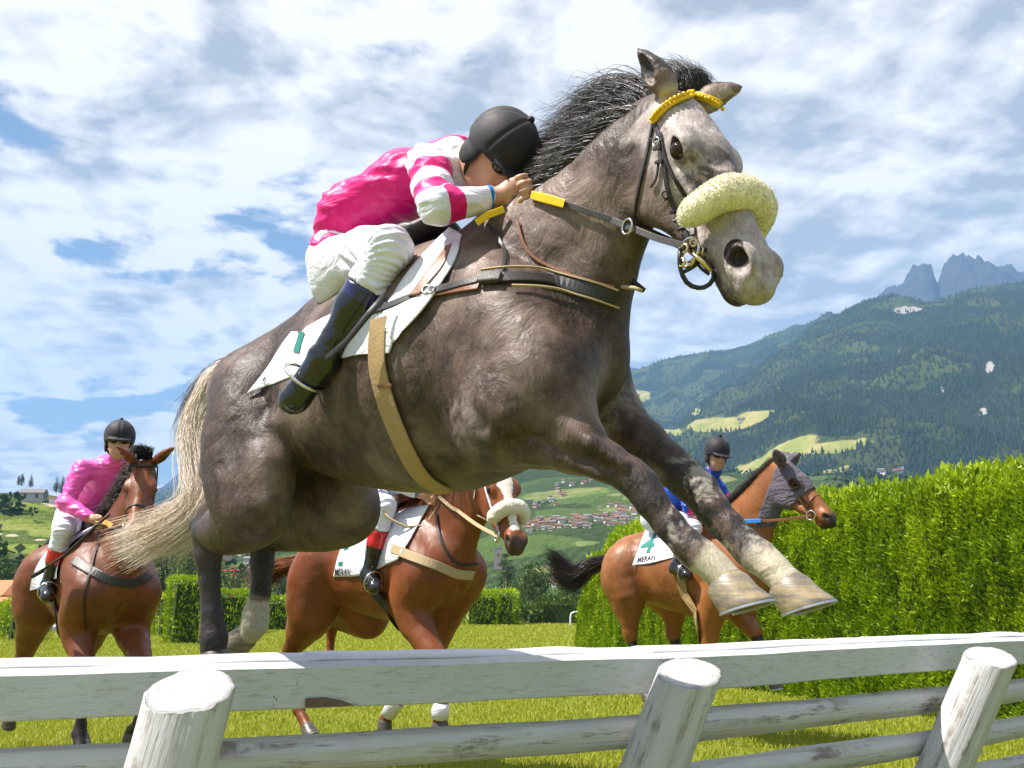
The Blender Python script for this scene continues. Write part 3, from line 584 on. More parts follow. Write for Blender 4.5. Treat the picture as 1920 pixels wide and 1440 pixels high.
def fence():
    root = thing('rail_fence', 'weathered white wooden race rail with round leaning posts in the foreground', 'fence', (fB[0], fB[1], 0))
    dens = []
    for k, (a, b) in enumerate(((fA, fB), (fB, fC))):
        d = nrm((b - a) * [1, 1, 0]); back = np.array([-d[1], d[0], 0]); a_ = a + d * (.004 if k else 0); n = 60; t = np.linspace(0, 1, n)[:, None]; P = a_ + (b - a_) * t; P[:, 2] = HR; P[:, 2] += (fbm(np.c_[t * 9 + k * 5, t * 0, t * 0], 2) - .5) * .008; w = (fbm(np.c_[t * 14 + k * 9, t * 0, t * 0], 3) - .5) * .010
        V, F = extrude_profile(P, back, [(0, 0), (.058, .017), (.062, .012), (.062, -.118), (.004, -.120), (.0, -.116)]); V[:, :2] += np.repeat(w, 6)[:, None] * back[:2]
        z = V[:, 2]; chip = np.zeros(len(V)); part('plank', V, F, M_PAINT, root, smooth=False, attrs={'chip': np.where((V[:, 2] > HR - .02), .0, .12)})
        V, F = extrude_profile(P + [0, 0, 0], back, [(.064, -.10), (.064, -.004), (.071, -.004), (.071, -.10)]); part('gap_shade', V, F, plain('dark_gap', (.05, .035, .025), .9), root, smooth=False)  # dark strip put in for the shade between the planks
        # the cap: a rounded sheet in overlapping lengths
        m_ = 2 if k == 0 else 3
        for s_ in range(m_):
            t0, t1 = s_ / m_, (s_ + 1) / m_ + (.012 if s_ < m_ - 1 else 0); tt = np.linspace(t0, t1, 44)[:, None]; Q = a_ + (b - a_) * tt; lift = .004 + (fbm(np.c_[tt * 13 + 3 * k, tt * 0, tt * 0 + 5], 3) - .5)[:, None] * .016 + (.003 * (s_ % 2)); Q[:, 2] = HR; Q[:, 2] += lift[:, 0]
            V, F = extrude_profile(Q, back, [(.073, .004), (.073, .014), (.10, .027), (.14, .034), (.165, .030), (.178, .012), (.174, .010), (.16, .024), (.12, .026), (.09, .014)]); part('cap_sheet', V, F, M_PLAST, root, attrs=None)
        V, F = extrude_profile(P, back, [(.075, -.12), (.075, .002), (.165, .012), (.165, -.12)]); part('back_plank', V, F, M_PAINT, root, smooth=False, attrs={'chip': np.zeros(len(V))})
        # round lower rails
        for zc, r_, sd in ((.605, .058, 1), (.42, .054, 2), (.24, .05, 3)):
            q0 = a + back * .06; q1 = b + back * .06; q0[2] = q1[2] = zc; g_ = nrm(q1 - q0); q0 = q0 + g_ * (.0 if k == 0 else .012); V, F, G = log_mesh(q0, q1 - g_ * .012, r_ * 1.04, r_ * .97, 50, 18, sd + k * 7, .004); V[:, 2] += np.interp(np.arange(len(V)), [0, len(V) / 2, len(V)], [0, -.012, 0]); part('round_rail', V, F, M_LOG, root, attrs={'grain': G[:, [0, 1, 2]]})
    # the peeled patch on the left plank
    Pp = [W(573, 1309, 2.9), W(610, 1307, 2.9), W(640, 1313, 2.9), W(662, 1321, 2.9), W(676, 1320, 2.9), W(640, 1325, 2.9), W(572, 1327, 2.9)]; dpl = nrm((fB - fA) * [1, 1, 0]); nb_ = np.array([-dpl[1], dpl[0], 0]); Q = []
    for p in Pp: r0 = (p - CAMP); t = ((fA - CAMP) @ nb_ - .004) / (r0 @ nb_); Q.append(CAMP + r0 * t)
    part('bare_patch', np.array(Q), [tuple(range(len(Q)))], plain('bare_wood', (.13, .09, .065), .9, 0, .4, 40, .5, 60), root, smooth=False)
    # posts
    for (tx, ty, bx, by, r_, zt, fwd) in ((357, 1296, 318, 1440, .106, .815, .115), (1292, 1262, 1226, 1440, .105, .835, .125), (1858, 1232, 1768, 1440, .104, .845, .120)):
        Zt = {357: 2.52, 1292: 3.40, 1858: 4.55}[tx]; top = W(tx, ty, Zt); low = W(bx, by, Zt * .985 - .02); d = nrm(low - top); base = top + d * ((top[2] + .02) / -d[2]); cn = nrm(np.array([.06, -.42, 1.0])); 
        V, F, G = log_mesh(base, top, r_ * 1.06, r_, 34, 36, tx, .0065, cn); part('post', V, F, M_LOG, root, attrs={'grain': G})
    for q in (fA, fC): pass
fence()
# distant low white running rails
def pipe_rail(pts, label, r=.03, post=2.2, group='white running rails across the course'):
    P = np.array(pts, float); b = thing('running_rail', label, 'rail', P[0] * [1, 1, 0], group); V, F = tube(P, r, 8); part('top_rail', V, F, M_PLAST, b)
    L_ = np.linalg.norm(P[-1] - P[0]); n = max(2, int(L_ / post))
    for k in range(n + 1): q = P[0] + (P[-1] - P[0]) * k / n; V, F = tube(np.array([q * [1, 1, 0], q - [0, 0, r]]), r * .8, 6, up=(1, 0, 0)); part('post', V, F, M_PLAST, b)
def rp(px, D, h): q = gp(px, D); return (q[0], q[1], h)
pipe_rail([rp(498, 46, .42), rp(556, 46, .42)], 'short white rail seen behind the grey horse hind legs', .09, 1.5); pipe_rail([rp(-80, 42, .1), rp(250, 44, .1)], 'low white kerb rail at the left edge behind the bay horse', .14, 3)
q0 = rp(1069, 48, 0); P = [q0, (q0[0] + .02, q0[1], .45), (q0[0] + .15, q0[1], .62), (q0[0] + .75, q0[1], .66), (q0[0] + 2.6, q0[1], .66)]
b = thing('running_rail', 'curved end of a white rail beside the tall green hedge', 'rail', P[0], 'white running rails across the course'); V, F = tube(resample(np.array(P), 26), .045, 8, up=(0, 1, 0)); part('top_rail', V, F, M_PLAST, b)

# ------------------------------------------------------------------ trees, houses and the village
def tree(px, D, top_y, base_z, wpx, mat, label, seed, kind='round', name='tree', group=None):
    rr = np.random.default_rng(seed); q = gp(px, D); H_ = hz(top_y, D) - base_z; R_ = wpx / 2 * D / FPX; b = thing(name, label, 'tree', (q[0], q[1], base_z), group); base = np.array([q[0], q[1], base_z])
    V, F = tube(np.array([base - [0, 0, .3], base + [.02 * H_, 0, H_ * .35], base + [0, 0, H_ * .8]]), [H_ * .035, H_ * .024, H_ * .008], 7, up=(1, 0, 0)); part('trunk', V, F, M_BARK, b)
    if kind == 'round': nc = 46; c = nrm(rr.normal(size=(nc, 3))) * (rr.random((nc, 1)) ** .45); C_ = base + [0, 0, H_ * .50] + c * [R_ * .9, R_ * .9, H_ * .42]; cr = R_ * (.20 + .20 * rr.random(nc)); fl = 1.
    elif kind == 'cedar': nc = 44; v = np.sort(rr.random(nc)); rad = R_ * (1.02 - v) ** .8 * (.4 + .6 * rr.random(nc)); a = rr.random(nc) * 6.28; C_ = base + np.c_[np.cos(a) * rad, np.sin(a) * rad, H_ * (.15 + .82 * v)]; cr = R_ * (.30 - .16 * v); fl = .38
    else: nc = 26; v = rr.random(nc); rad = R_ * .35 * (1 - v ** 2.5); a = rr.random(nc) * 6.28; C_ = base + np.c_[np.cos(a) * rad, np.sin(a) * rad, H_ * (.08 + .84 * v)]; cr = R_ * (.62 - .4 * v); fl = 1.5
    k = 75; ci = np.repeat(np.arange(nc), k); s_ = nrm(rr.normal(size=(nc * k, 3))); P = C_[ci] + s_ * (cr[ci] * (.72 + .4 * rr.random(nc * k)))[:, None] * [1, 1, fl]; P[:, 2] = np.maximum(P[:, 2], base_z + .05 * H_)
    V, F = leaf_quads(P, s_ + rr.normal(size=P.shape) * .7, cr[ci] * (.22 + .22 * rr.random(len(ci))), cr[ci] * .11, rr)
    rv = np.clip(.5 + .25 * rr.normal(size=nc)[ci] + .15 * rr.normal(size=len(ci)), 0, 1); part('crown', V, F, mat, b, smooth=False, attrs={'rnd': np.repeat(rv, 4)}); return b
TG = 'trees beyond the racecourse'
T0, T1, T2 = M_TREES
for i, (px, D, ty, w_, m_, k_, lab) in enumerate([
    (948, 95, 1040, 74, T0, 'cedar', 'dark layered cedar right of the chestnut horse chest'), (1002, 92, 1058, 78, T1, 'round', 'broad green round tree beside the dark cedar'), (898, 88, 1082, 44, T2, 'round', 'pale green tree just right of the chestnut horse chest'),
    (968, 84, 1085, 34, T1, 'round', 'small green tree in front of the cedar'), (1060, 100, 1078, 52, T1, 'round', 'rounded tree left of the black horse tail'), (1092, 110, 1070, 44, T0, 'round', 'dark tree at the top left end of the tall hedge'), (1028, 70, 1112, 30, T2, 'round', 'low pale bush behind the small hedge cube'),
    (352, 90, 992, 76, T1, 'round', 'tall green tree behind the blond tail'), (300, 96, 1010, 70, T0, 'round', 'dark green tree behind the bay horse chest'), (398, 100, 1045, 60, T1, 'round', 'green tree behind the hind cannon of the grey horse'), (442, 110, 1062, 54, T0, 'round', 'dark tree between the hind legs of the grey horse'),
    (488, 112, 1072, 52, T1, 'round', 'green tree behind the chestnut horse tail'), (530, 100, 1078, 54, T0, 'round', 'dark bushy tree over the short white rail'), (582, 105, 1070, 60, T1, 'round', 'tree hidden behind the chestnut horse flank'), (640, 100, 1060, 64, T0, 'round', 'dark tree under the belly of the chestnut horse'),
    (720, 100, 1066, 80, T1, 'round', 'wide green tree under the grey horse belly'), (800, 104, 1060, 80, T0, 'round', 'dark wide tree behind the chestnut horse shoulder'),
    (72, 100, 1058, 60, T0, 'round', 'dark tree right of the yellow house'), (12, 110, 1050, 76, T0, 'round', 'dark tree above the yellow house roof'), (118, 95, 1066, 60, T1, 'round', 'green tree behind the bay horse rump'), (178, 100, 1052, 66, T0, 'round', 'dark tree behind the pink jockey'), (240, 95, 1050, 60, T1, 'round', 'mid green tree behind the bay horse shoulder')]):
    tree(px, D, ty, 0, w_, m_, lab, 100 + i, k_, group=TG)
BT = {}
def on_terrain(tn, px, py):
    if tn not in BT: V, F = TERR[tn][:2]; BT[tn] = Body(V, F)
    h = BT[tn].hit(px, py, 0); return None if h is None else h[0]
M_WALLS = [plain('plaster_white', (.62, .60, .56), .9), plain('plaster_cream', (.55, .46, .34), .9), plain('plaster_pink', (.55, .38, .30), .9), plain('plaster_grey', (.38, .38, .38), .9)]; M_ROOFS = [plain('roof_brown', (.16, .085, .06), .9), plain('roof_red', (.21, .11, .08), .9), plain('roof_grey', (.16, .16, .17), .9)]
M_PANE = plain('dark_pane', (.03, .035, .045), .2); M_YELW = plain('yellow_plaster', (.62, .36, .05), .9); M_ORR = plain('orange_tiles', (.45, .17, .07), .85, 0, .3, 20, .6, 14)
def house(P, w, d, h, rot, wall, roof, label, group=None, name='village_house', windows=0, hip=False, over=.12):
    P = np.array(P, float); c, s = math.cos(rot), math.sin(rot); R = np.array([[c, -s, 0], [s, c, 0], [0, 0, 1.]]); V, F = box((0, 0, h / 2 - h * .3), (w, d, h * 1.6)); b = solo(name, V @ R.T + P, F, wall, label, 'house', P, group, smooth=False)
    rh = min(w, d) * .34; o = over * w; x, y = w / 2 + o, d / 2 + o; rx = x * (.45 if hip else 1.0); V = np.array([(-x, -y, h), (x, -y, h), (x, y, h), (-x, y, h), (-rx, 0, h + rh), (rx, 0, h + rh), (-x, -y, h - .04 * h), (x, -y, h - .04 * h), (x, y, h - .04 * h), (-x, y, h - .04 * h)])
    F = [(0, 1, 5, 4), (2, 3, 4, 5), (1, 2, 5), (3, 0, 4), (6, 9, 8, 7), (0, 6, 7, 1), (1, 7, 8, 2), (2, 8, 9, 3), (3, 9, 6, 0)]; part('roof', V @ R.T + P, F, roof, b, smooth=False)
    for fl in range(windows):
        nwin = max(2, int(w / 2.2))
        for k in range(nwin):
            for sx in (0, 1):
                if sx and k > 1: continue
                c_ = (-w / 2 + w * (k + .5) / nwin, -d / 2 - .02, h * (fl + .55) / max(1, windows)) if not sx else (w / 2 + .02, -d / 4 + d / 2 * k, h * (fl + .55) / max(1, windows)); s_ = (.8, .08, 1.1) if not sx else (.08, .8, 1.1)
                V, F = box(c_, s_); f_ = part('window', V @ R.T + P, F, M_WALLS[0], b, smooth=False); V, F = box(np.array(c_) + ((0, -.05, 0) if not sx else (.05, 0, 0)), np.array(s_) * [.8 if not sx else 1, 1 if not sx else .8, .85]); part('pane', V @ R.T + P, F, M_PANE, f_, smooth=False)
    return b
q = gp(8, 74); house((q[0], q[1], -.2), 2.9, 3.2, 1.75, -.35, M_YELW, M_ORR, 'yellow house with an orange tiled roof at the left edge', name='yellow_house', windows=1, hip=True, over=.08)
q = gp(-6, 66); house((q[0], q[1], -.1), 2.2, 2.4, .75, -.35, M_WALLS[1], M_ORR, 'low annex with brown roof in front of the yellow house', name='annex', hip=False)
def villa(px, py, wpx, hpx, lab, wm=0, rm=2, rot=.1, win=1):
    P = on_terrain('vineyard_hill', px, py)
    if P is None: return
    D = (P - CAMP) @ FWD; k = D / FPX; house(P, wpx * k, wpx * k * .6, hpx * k, rot, M_WALLS[wm], M_ROOFS[rm], lab, name='villa', windows=win, over=.04)
villa(62, 938, 42, 13, 'wide grey villa on the crest of the vineyard hill', 3, 2); villa(100, 944, 16, 9, 'small white house beside the villa on the vineyard hill', 0, 0, .5, 0); villa(122, 951, 24, 8, 'cream terrace building on the vineyard hill slope', 1, 2, .0, 0)
for i, (px, D, ty, w_) in enumerate(((16, 395, 916, 11), (34, 398, 918, 10), (10, 400, 921, 9), (84, 380, 919, 12), (95, 378, 914, 12), (106, 376, 922, 11), (130, 372, 926, 13), (118, 374, 930, 10))):
    bz = hz(interp([(-300, 920), (-60, 928), (20, 932), (70, 938), (120, 946), (170, 952)], px), D) - 1.2; tree(px, D, ty, bz, w_, T0, ('slim dark cypress on the crest of the vineyard hill' if i in (0, 1, 3, 4) else 'dark pine on the crest of the vineyard hill'), 300 + i, 'column', 'cypress', group='cypresses on the vineyard hill')
rv = np.random.default_rng(77)
def village(n, xr, yr, sl, wr, gname, label, terr='valley_slope', dens=None, rng_=rv):
    WN = ['white', 'cream', 'pinkish', 'grey']; RN = ['brown', 'red', 'grey']
    for k in range(n):
        px = xr[0] + (xr[1] - xr[0]) * rng_.random(); py = yr[0] + (yr[1] - yr[0]) * rng_.random() ** 1.2 + sl * (px - xr[0]); P = on_terrain(terr, px, py)
        if P is None: continue
        kk = ((P - CAMP) @ FWD) / FPX; w = (wr[0] + (wr[1] - wr[0]) * rng_.random()) * kk; house(P, w, w * (.6 + .3 * rng_.random()), w * (.35 + .25 * rng_.random()), rng_.random() * 1.2 - .6, M_WALLS[(a_ := int(rng_.choice([0, 0, 0, 1, 2])))], M_ROOFS[(b_ := int(rng_.choice([0, 0, 1, 2])))], label.format(WN[a_] + (' long' if w / kk > sum(wr) / 2 else ' small'), RN[b_]), gname)
village(105, (985, 1225), (978, 1000), -.085, (6, 13), 'houses of the valley village', '{} house with {} roof in the crowded village on the valley floor')
village(24, (1120, 1215), (950, 975), -.05, (6, 11), 'houses above the village', '{} house with {} roof on the slope just above the village')
village(9, (1000, 1060), (935, 958), -.1, (6, 10), 'scattered hillside houses', 'isolated {} house with {} roof on the orchard slope left of the foreleg'); village(7, (1040, 1110), (905, 925), -.1, (6, 9), 'upper hillside houses', 'isolated {} house with {} roof higher on the orchard slope')
village(9, (1640, 1740), (880, 890), 0, (7, 12), 'farmhouses by the tall hedge', '{} farmhouse with {} roof on the far slope above the tall hedge', 'forested_mountain'); village(3, (1470, 1500), (852, 858), 0, (8, 13), 'farmhouses on the meadow', '{} farmhouse with {} roof on the light green mountain meadow', 'forested_mountain')
village(2, (1380, 1392), (788, 792), 0, (9, 13), 'upper farmhouses', 'lone {} farmhouse with {} roof on the upper mountain meadow', 'forested_mountain'); village(4, (1180, 1205), (738, 746), 0, (5, 8), 'ridge farmhouses', 'tiny {} farmhouse with {} roof in the forested ridge clearing', 'forested_ridge')
village(12, (405, 545), (1035, 1100), 0, (12, 20), 'houses behind the hind legs', '{} house with {} roof behind the grey horse hind legs', 'valley_slope'); village(6, (1040, 1070), (1088, 1100), 0, (14, 20), 'houses left of the tall hedge', '{} house with {} roof among trees left of the tall hedge')
# pale stone tower
P = on_terrain('valley_slope', 934, 1066); kk = ((P - CAMP) @ FWD) / FPX; bt = thing('stone_tower', 'square pale stone tower rising right of the chestnut horse neck', 'tower', P); V, F = box(P + [0, 0, 18 * kk], (15 * kk, 15 * kk, 40 * kk)); part('wall', V, F, plain('tower_stone', (.30, .27, .24), .95, 0, .2, 3), bt, smooth=False)
for k in range(4): V, F = box(P + np.array([(-5.5 + 3.7 * k) * kk, -7 * kk, 39.5 * kk]), (2.4 * kk, 2 * kk, 3 * kk)); part('battlement', V, F, MATS['tower_stone'], bt, smooth=False)
V, F = box(P + np.array([0, -7.6 * kk, 25 * kk]), (2.2 * kk, .5 * kk, 5 * kk)); part('window', V, F, M_PANE, bt, smooth=False)
# red crane
q = gp(436, 130); M_RED = plain('red_paint', (.5, .03, .02), .6); b = thing('construction_crane', 'small red construction crane between the hind legs of the grey horse', 'crane', (q[0], q[1], 0)); z1 = hz(1068, 130)
V, F = tube(np.array([(q[0], q[1], 0), (q[0], q[1], z1)]), .10, 4, up=(1, 0, 0)); part('mast', V, F, M_RED, b, smooth=False); V, F = tube(np.array([(q[0] - 2.6, q[1], z1 - .5), (q[0] + .9, q[1], z1 - .4)]), .07, 4); part('jib', V, F, M_RED, b, smooth=False); V, F = tube(np.array([(q[0] - 1.8, q[1], z1 - .5), (q[0], q[1], z1)]), .03, 4); part('stay', V, F, M_RED, b, smooth=False)
# ------------------------------------------------------------------ anatomy shared by all horses
def head_axes(yaw, pitch, roll=0.0):
    cy, sy, cp, sp = math.cos(yaw), math.sin(yaw), math.cos(pitch), math.sin(pitch)
    Fh = np.array([cy, sy, 0]); B = np.array([-sy, cy, 0]); U = np.array([0, 0, 1.0]); A = Fh * cp - U * sp; N_ = Fh * sp + U * cp
    if roll: B, N_ = B * math.cos(roll) + N_ * math.sin(roll), N_ * math.cos(roll) - B * math.sin(roll)
    return np.stack([A, B, N_], 1)
def horse_head(s, poll, M, sc=1.0, ears=(0.0, 0.0), nostril=1.0, earlen=.15, wd=1.0):
    poll = np.array(poll, float)
    T = lambda c: poll + M @ (np.array(c, float) * [1, wd, 1] * sc)
    E = lambda c, r, k=.03, sub=False: s.ell(T(c), np.array(r) * [1, wd, 1] * sc, k, M, sub)
    Cn = lambda a, b, ra, rb, k=.02, sub=False: s.cone(T(a), T(b), ra * sc, rb * sc, k, 1.0, sub)
    E((.06, 0, -.02), (.11, .076, .085), .05); E((.17, 0, .008), (.12, .082, .072), .04); E((.30, 0, -.008), (.17, .054, .06), .04)
    Cn((.2, 0, .035), (.47, 0, .026), .042, .029, .03)
    for g in (-1, 1):
        E((.165, g * .043, -.095), (.125, .04, .11), .03); Cn((.24, g * .034, -.135), (.44, g * .022, -.055), .035, .028, .03)
        E((.185, g * .074, .034), (.05, .026, .026), .02); Cn((.24, g * .072, -.016), (.38, g * .056, -.014), .011, .008, .014)
        E((.525, g * .043, .016), (.042, .022, .034), .016)
    E((.50, 0, -.01), (.085, .052, .06), .03); E((.572, 0, -.014), (.034, .045, .038), .02)
    E((.54, 0, -.062), (.038, .033, .026), .012); E((.505, 0, -.07), (.03, .03, .022), .015)
    for g in (-1, 1):
        E((.197, g * .094, .014), (.027, .022, .019), .008, True)
        pts = [T((.197 + .029 * math.cos(a), g * (.083 - .004 * abs(math.cos(a))), .016 + .022 * math.sin(a))) for a in np.linspace(.1, math.pi - .1, 7)]
        for a, b in zip(pts[:-1], pts[1:]): s.cone(a, b, .007 * sc, .007 * sc, .008)
        pts = [T((.197 + .03 * math.cos(a), g * (.083 - .004 * abs(math.cos(a))), .014 + .02 * math.sin(a))) for a in np.linspace(math.pi + .1, 2 * math.pi - .1, 6)]
        for a, b in zip(pts[:-1], pts[1:]): s.cone(a, b, .004 * sc, .004 * sc, .006)
        E((.534, g * .066, .014), (.026 * nostril, .028, .017 * nostril), .008, True)
        Cn((.585, g * .022, -.046), (.50, g * .052, -.042), .0065, .006, .008, True)
    for g, tip in zip((1, -1), ears):    # tip: local direction vector of each ear
        b0 = T((-.005, g * .060, .045)); d = nrm(tip); L_ = np.linalg.norm(tip) if np.linalg.norm(tip) < .3 else earlen * sc
        out = nrm(np.cross(d, M[:, 1] * g) * 0.2 + M[:, 0] * .75 + M[:, 1] * g * .45); out = nrm(out - d * (out @ d))
        for (u, r) in ((0, .034), (.22, .036), (.45, .032), (.7, .022), (.9, .011)): pass
        prof = [(0, .030), (.25, .033), (.5, .028), (.75, .017), (1.0, .004)]
        side = np.cross(d, out); Me = np.stack([side, out, d], 1)
        for (u0, r0), (u1, r1) in zip(prof[:-1], prof[1:]): s.cone(b0 + d * L_ * u0, b0 + d * L_ * u1, r0 * sc, r1 * sc, .015)
        s.ell(b0 + d * L_ * .52 + out * .026 * sc, (.019 * sc, .022 * sc, L_ * .40), .008, Me, True)
    return T
def horse_eyes(Fr, T, M, sc, root, mat, gap=.0):
    for g in (1, -1):
        c = Fr.w(T((.197, g * .0790, .015))); V, F = uvsphere(c, .0235 * sc, 18, 12); part('eye', V, F, mat, root)
def uvsphere(c, r, n=16, m=10, M=None):
    r = np.broadcast_to(np.asarray(r, float), (3,)); V = []; F = []
    for i in range(m + 1):
        th = math.pi * i / m
        for j in range(n): ph = 2 * math.pi * j / n; V.append((math.sin(th) * math.cos(ph) * r[0], math.sin(th) * math.sin(ph) * r[1], math.cos(th) * r[2]))
    for i in range(m):
        for j in range(n): F.append((i * n + j, (i + 1) * n + j, (i + 1) * n + (j + 1) % n, i * n + (j + 1) % n))
    V = np.array(V); 
    if M is not None: V = V @ np.asarray(M).T
    return V + np.array(c), F
def hoof_mesh(c, down, fwd, L_=.135, Wd=.115, H_=.072, n=28):
    # c: coronet centre; down: towards the sole; fwd: towards the toe (world vectors)
    down = nrm(down); fwd = nrm(np.array(fwd) - down * (np.array(fwd) @ down)); lat = np.cross(fwd, down)
    V = []; F = []; rings = [(-.10, .30, .34, .0), (0, .335, .385, .0), (.12, .37, .42, .03), (.45, .42, .455, .10), (.80, .465, .485, .19), (.97, .49, .50, .235), (1.0, .485, .495, .235), (1.0, .40, .40, .22), (.90, .34, .33, .20), (.88, .02, .02, .2)]
    for (u, a, b, sh) in rings:
        for j in range(n):
            t = 2 * math.pi * j / n; ct, st = math.cos(t), math.sin(t); fl = 1.0 if ct > 0 else .88
            hh = u * H_ - (0.22 * H_ * max(0, -ct) * 0 if u else 0)
            drop = .20 * H_ * (-ct) if u <= 0.12 else 0
            V.append(np.array(c) + fwd * (ct * a * L_ * fl + sh * L_) + lat * st * b * Wd + down * (hh + drop * (0.9 if u <= .12 else 0)))
    m = len(rings)
    for i in range(m - 1):
        for j in range(n): F.append((i * n + j, i * n + (j + 1) % n, (i + 1) * n + (j + 1) % n, (i + 1) * n + j))
    V2 = []; F2 = []                     # the shoe: an open band under the wall
    k = 22
    for i in range(k + 1):
        t = -2.55 + 5.1 * i / k; ct, st = math.cos(t), math.sin(t); fl = 1.0 if ct > 0 else .9
        for (ra, uu) in ((.50, 1.0), (.505, 1.08), (.39, 1.08), (.39, 1.0)): V2.append(np.array(c) + fwd * (ct * ra * L_ * fl + .235 * L_) + lat * st * ra * Wd + down * uu * H_)
    for i in range(k):
        for j in range(4): F2.append((i * 4 + j, i * 4 + (j + 1) % 4, (i + 1) * 4 + (j + 1) % 4, (i + 1) * 4 + j))
    F2 += [(0, 1, 2, 3), (k * 4 + 3, k * 4 + 2, k * 4 + 1, k * 4)]
    return (np.array(V), F), (np.array(V2), F2)
def hoof(c, down, fwd, root, mat, shoe_mat, **kw):
    a, b = hoof_mesh(c, down, fwd, **kw); o = part('hoof', a[0], a[1], mat, root)
    part('horseshoe', b[0], b[1], shoe_mat, o, smooth=False); return o
def hairs(ctrl, n, spread, r=.0012, m=14, wav=.01, jit_len=.25, rr=None, tip=.15):
    """strands following a field of control lines: ctrl (K,C,3) hand-laid locks; each hair lies between two neighbouring locks."""
    ctrl = np.asarray(ctrl, float); K, Cn, _ = ctrl.shape; rr = rr or RNG
    u = rr.random(n) * (K - 1); i = np.minimum(u.astype(int), K - 2); f = (u - i)[:, None, None]; P = ctrl[i] * (1 - f) + ctrl[i + 1] * f
    cut = 1 - rr.random(n) * jit_len; t = np.linspace(0, 1, m)[None] * cut[:, None] * (Cn - 1); k = np.minimum(t.astype(int), Cn - 2); w = (t - k)[..., None]
    Q = np.concatenate([2 * P[:, :1] - P[:, 1:2], P, 2 * P[:, -1:] - P[:, -2:-1]], 1); ar = np.arange(n)[:, None]
    a, b, c, d = Q[ar, k], Q[ar, k + 1], Q[ar, k + 2], Q[ar, k + 3]
    X = .5 * (2 * b + (c - a) * w + (2 * a - 5 * b + 4 * c - d) * w * w + (3 * b - a - 3 * c + d) * w ** 3)
    off = rr.normal(size=(n, 1, 3)); clump = rr.integers(0, max(2, n // 14), n); co = rr.normal(size=(max(2, n // 14), 3))[clump][:, None]
    tt = np.linspace(0, 1, m)[None, :, None]; X = X + (off * .45 + co * .9) * spread * (.25 + tt)
    ph = rr.random((n, 1, 3)) * 6.28; X = X + np.sin(tt * (5 + 5 * rr.random((n, 1, 1))) + ph) * wav * tt
    R = r * (1 - (1 - tip) * np.linspace(0, 1, m)[None] ** 1.5) * (.7 + .6 * rr.random((n, 1)))
    return strands(X, R)

# ------------------------------------------------------------------ person
def fist(s, wrist, d, grip, down, sc=1.0, side=1):
    d = nrm(d); grip = nrm(np.array(grip) - d * (np.array(grip) @ d)); dn = nrm(np.array(down) - d * (np.array(down) @ d) - grip * (np.array(down) @ grip)); w = np.array(wrist, float)
    Mx = np.stack([d, grip, dn], 1); s.ell(w + d * .045 * sc, np.array([.052, .042, .017]) * sc, .012, Mx); s.cone(w - d * .03 * sc, w + d * .02 * sc, .027 * sc, .024 * sc, .02)
    for i, (ln, r) in enumerate(((.95, .0095), (1.0, .0098), (.95, .0094), (.78, .0084))):
        g = (i - 1.5) * .0205 * sc; k0 = w + d * (.083 - .004 * abs(i - 1)) * sc + grip * g + dn * .002
        k1 = k0 + (d * .72 + dn * .69) * .036 * ln * sc; k2 = k1 + (-d * .45 + dn * .89) * .024 * ln * sc; k3 = k2 + (-d * .97 - dn * .1) * .02 * ln * sc
        for a, b in ((w + d * .06 * sc + grip * g, k0), (k0, k1), (k1, k2), (k2, k3)): s.cone(a, b, r * 1.06 * sc, r * .96 * sc, .004)
    t0 = w + d * .025 * sc - grip * .034 * sc * 1 + dn * .008; t1 = t0 + (d * .75 - grip * .3 + dn * .45) * .036 * sc; t2 = t1 + (d * .55 + grip * .35 + dn * .7) * .03 * sc
    s.cone(t0, t1, .013 * sc, .0115 * sc, .01); s.cone(t1, t2, .011 * sc, .0095 * sc, .004)
def seg_param(V, pts):                   # nearest parameter (in segments) and distance along a polyline
    best = np.full(len(V), 1e9); par = np.zeros(len(V))
    for i in range(len(pts) - 1):
        a = np.array(pts[i][:3]); b = np.array(pts[i + 1][:3]); d = b - a; t = np.clip(((V - a) @ d) / (d @ d), 0, 1); D = np.linalg.norm(V - a - t[:, None] * d, axis=1)
        m = D < best; best[m] = D[m]; par[m] = i + t[m]
    return par, best
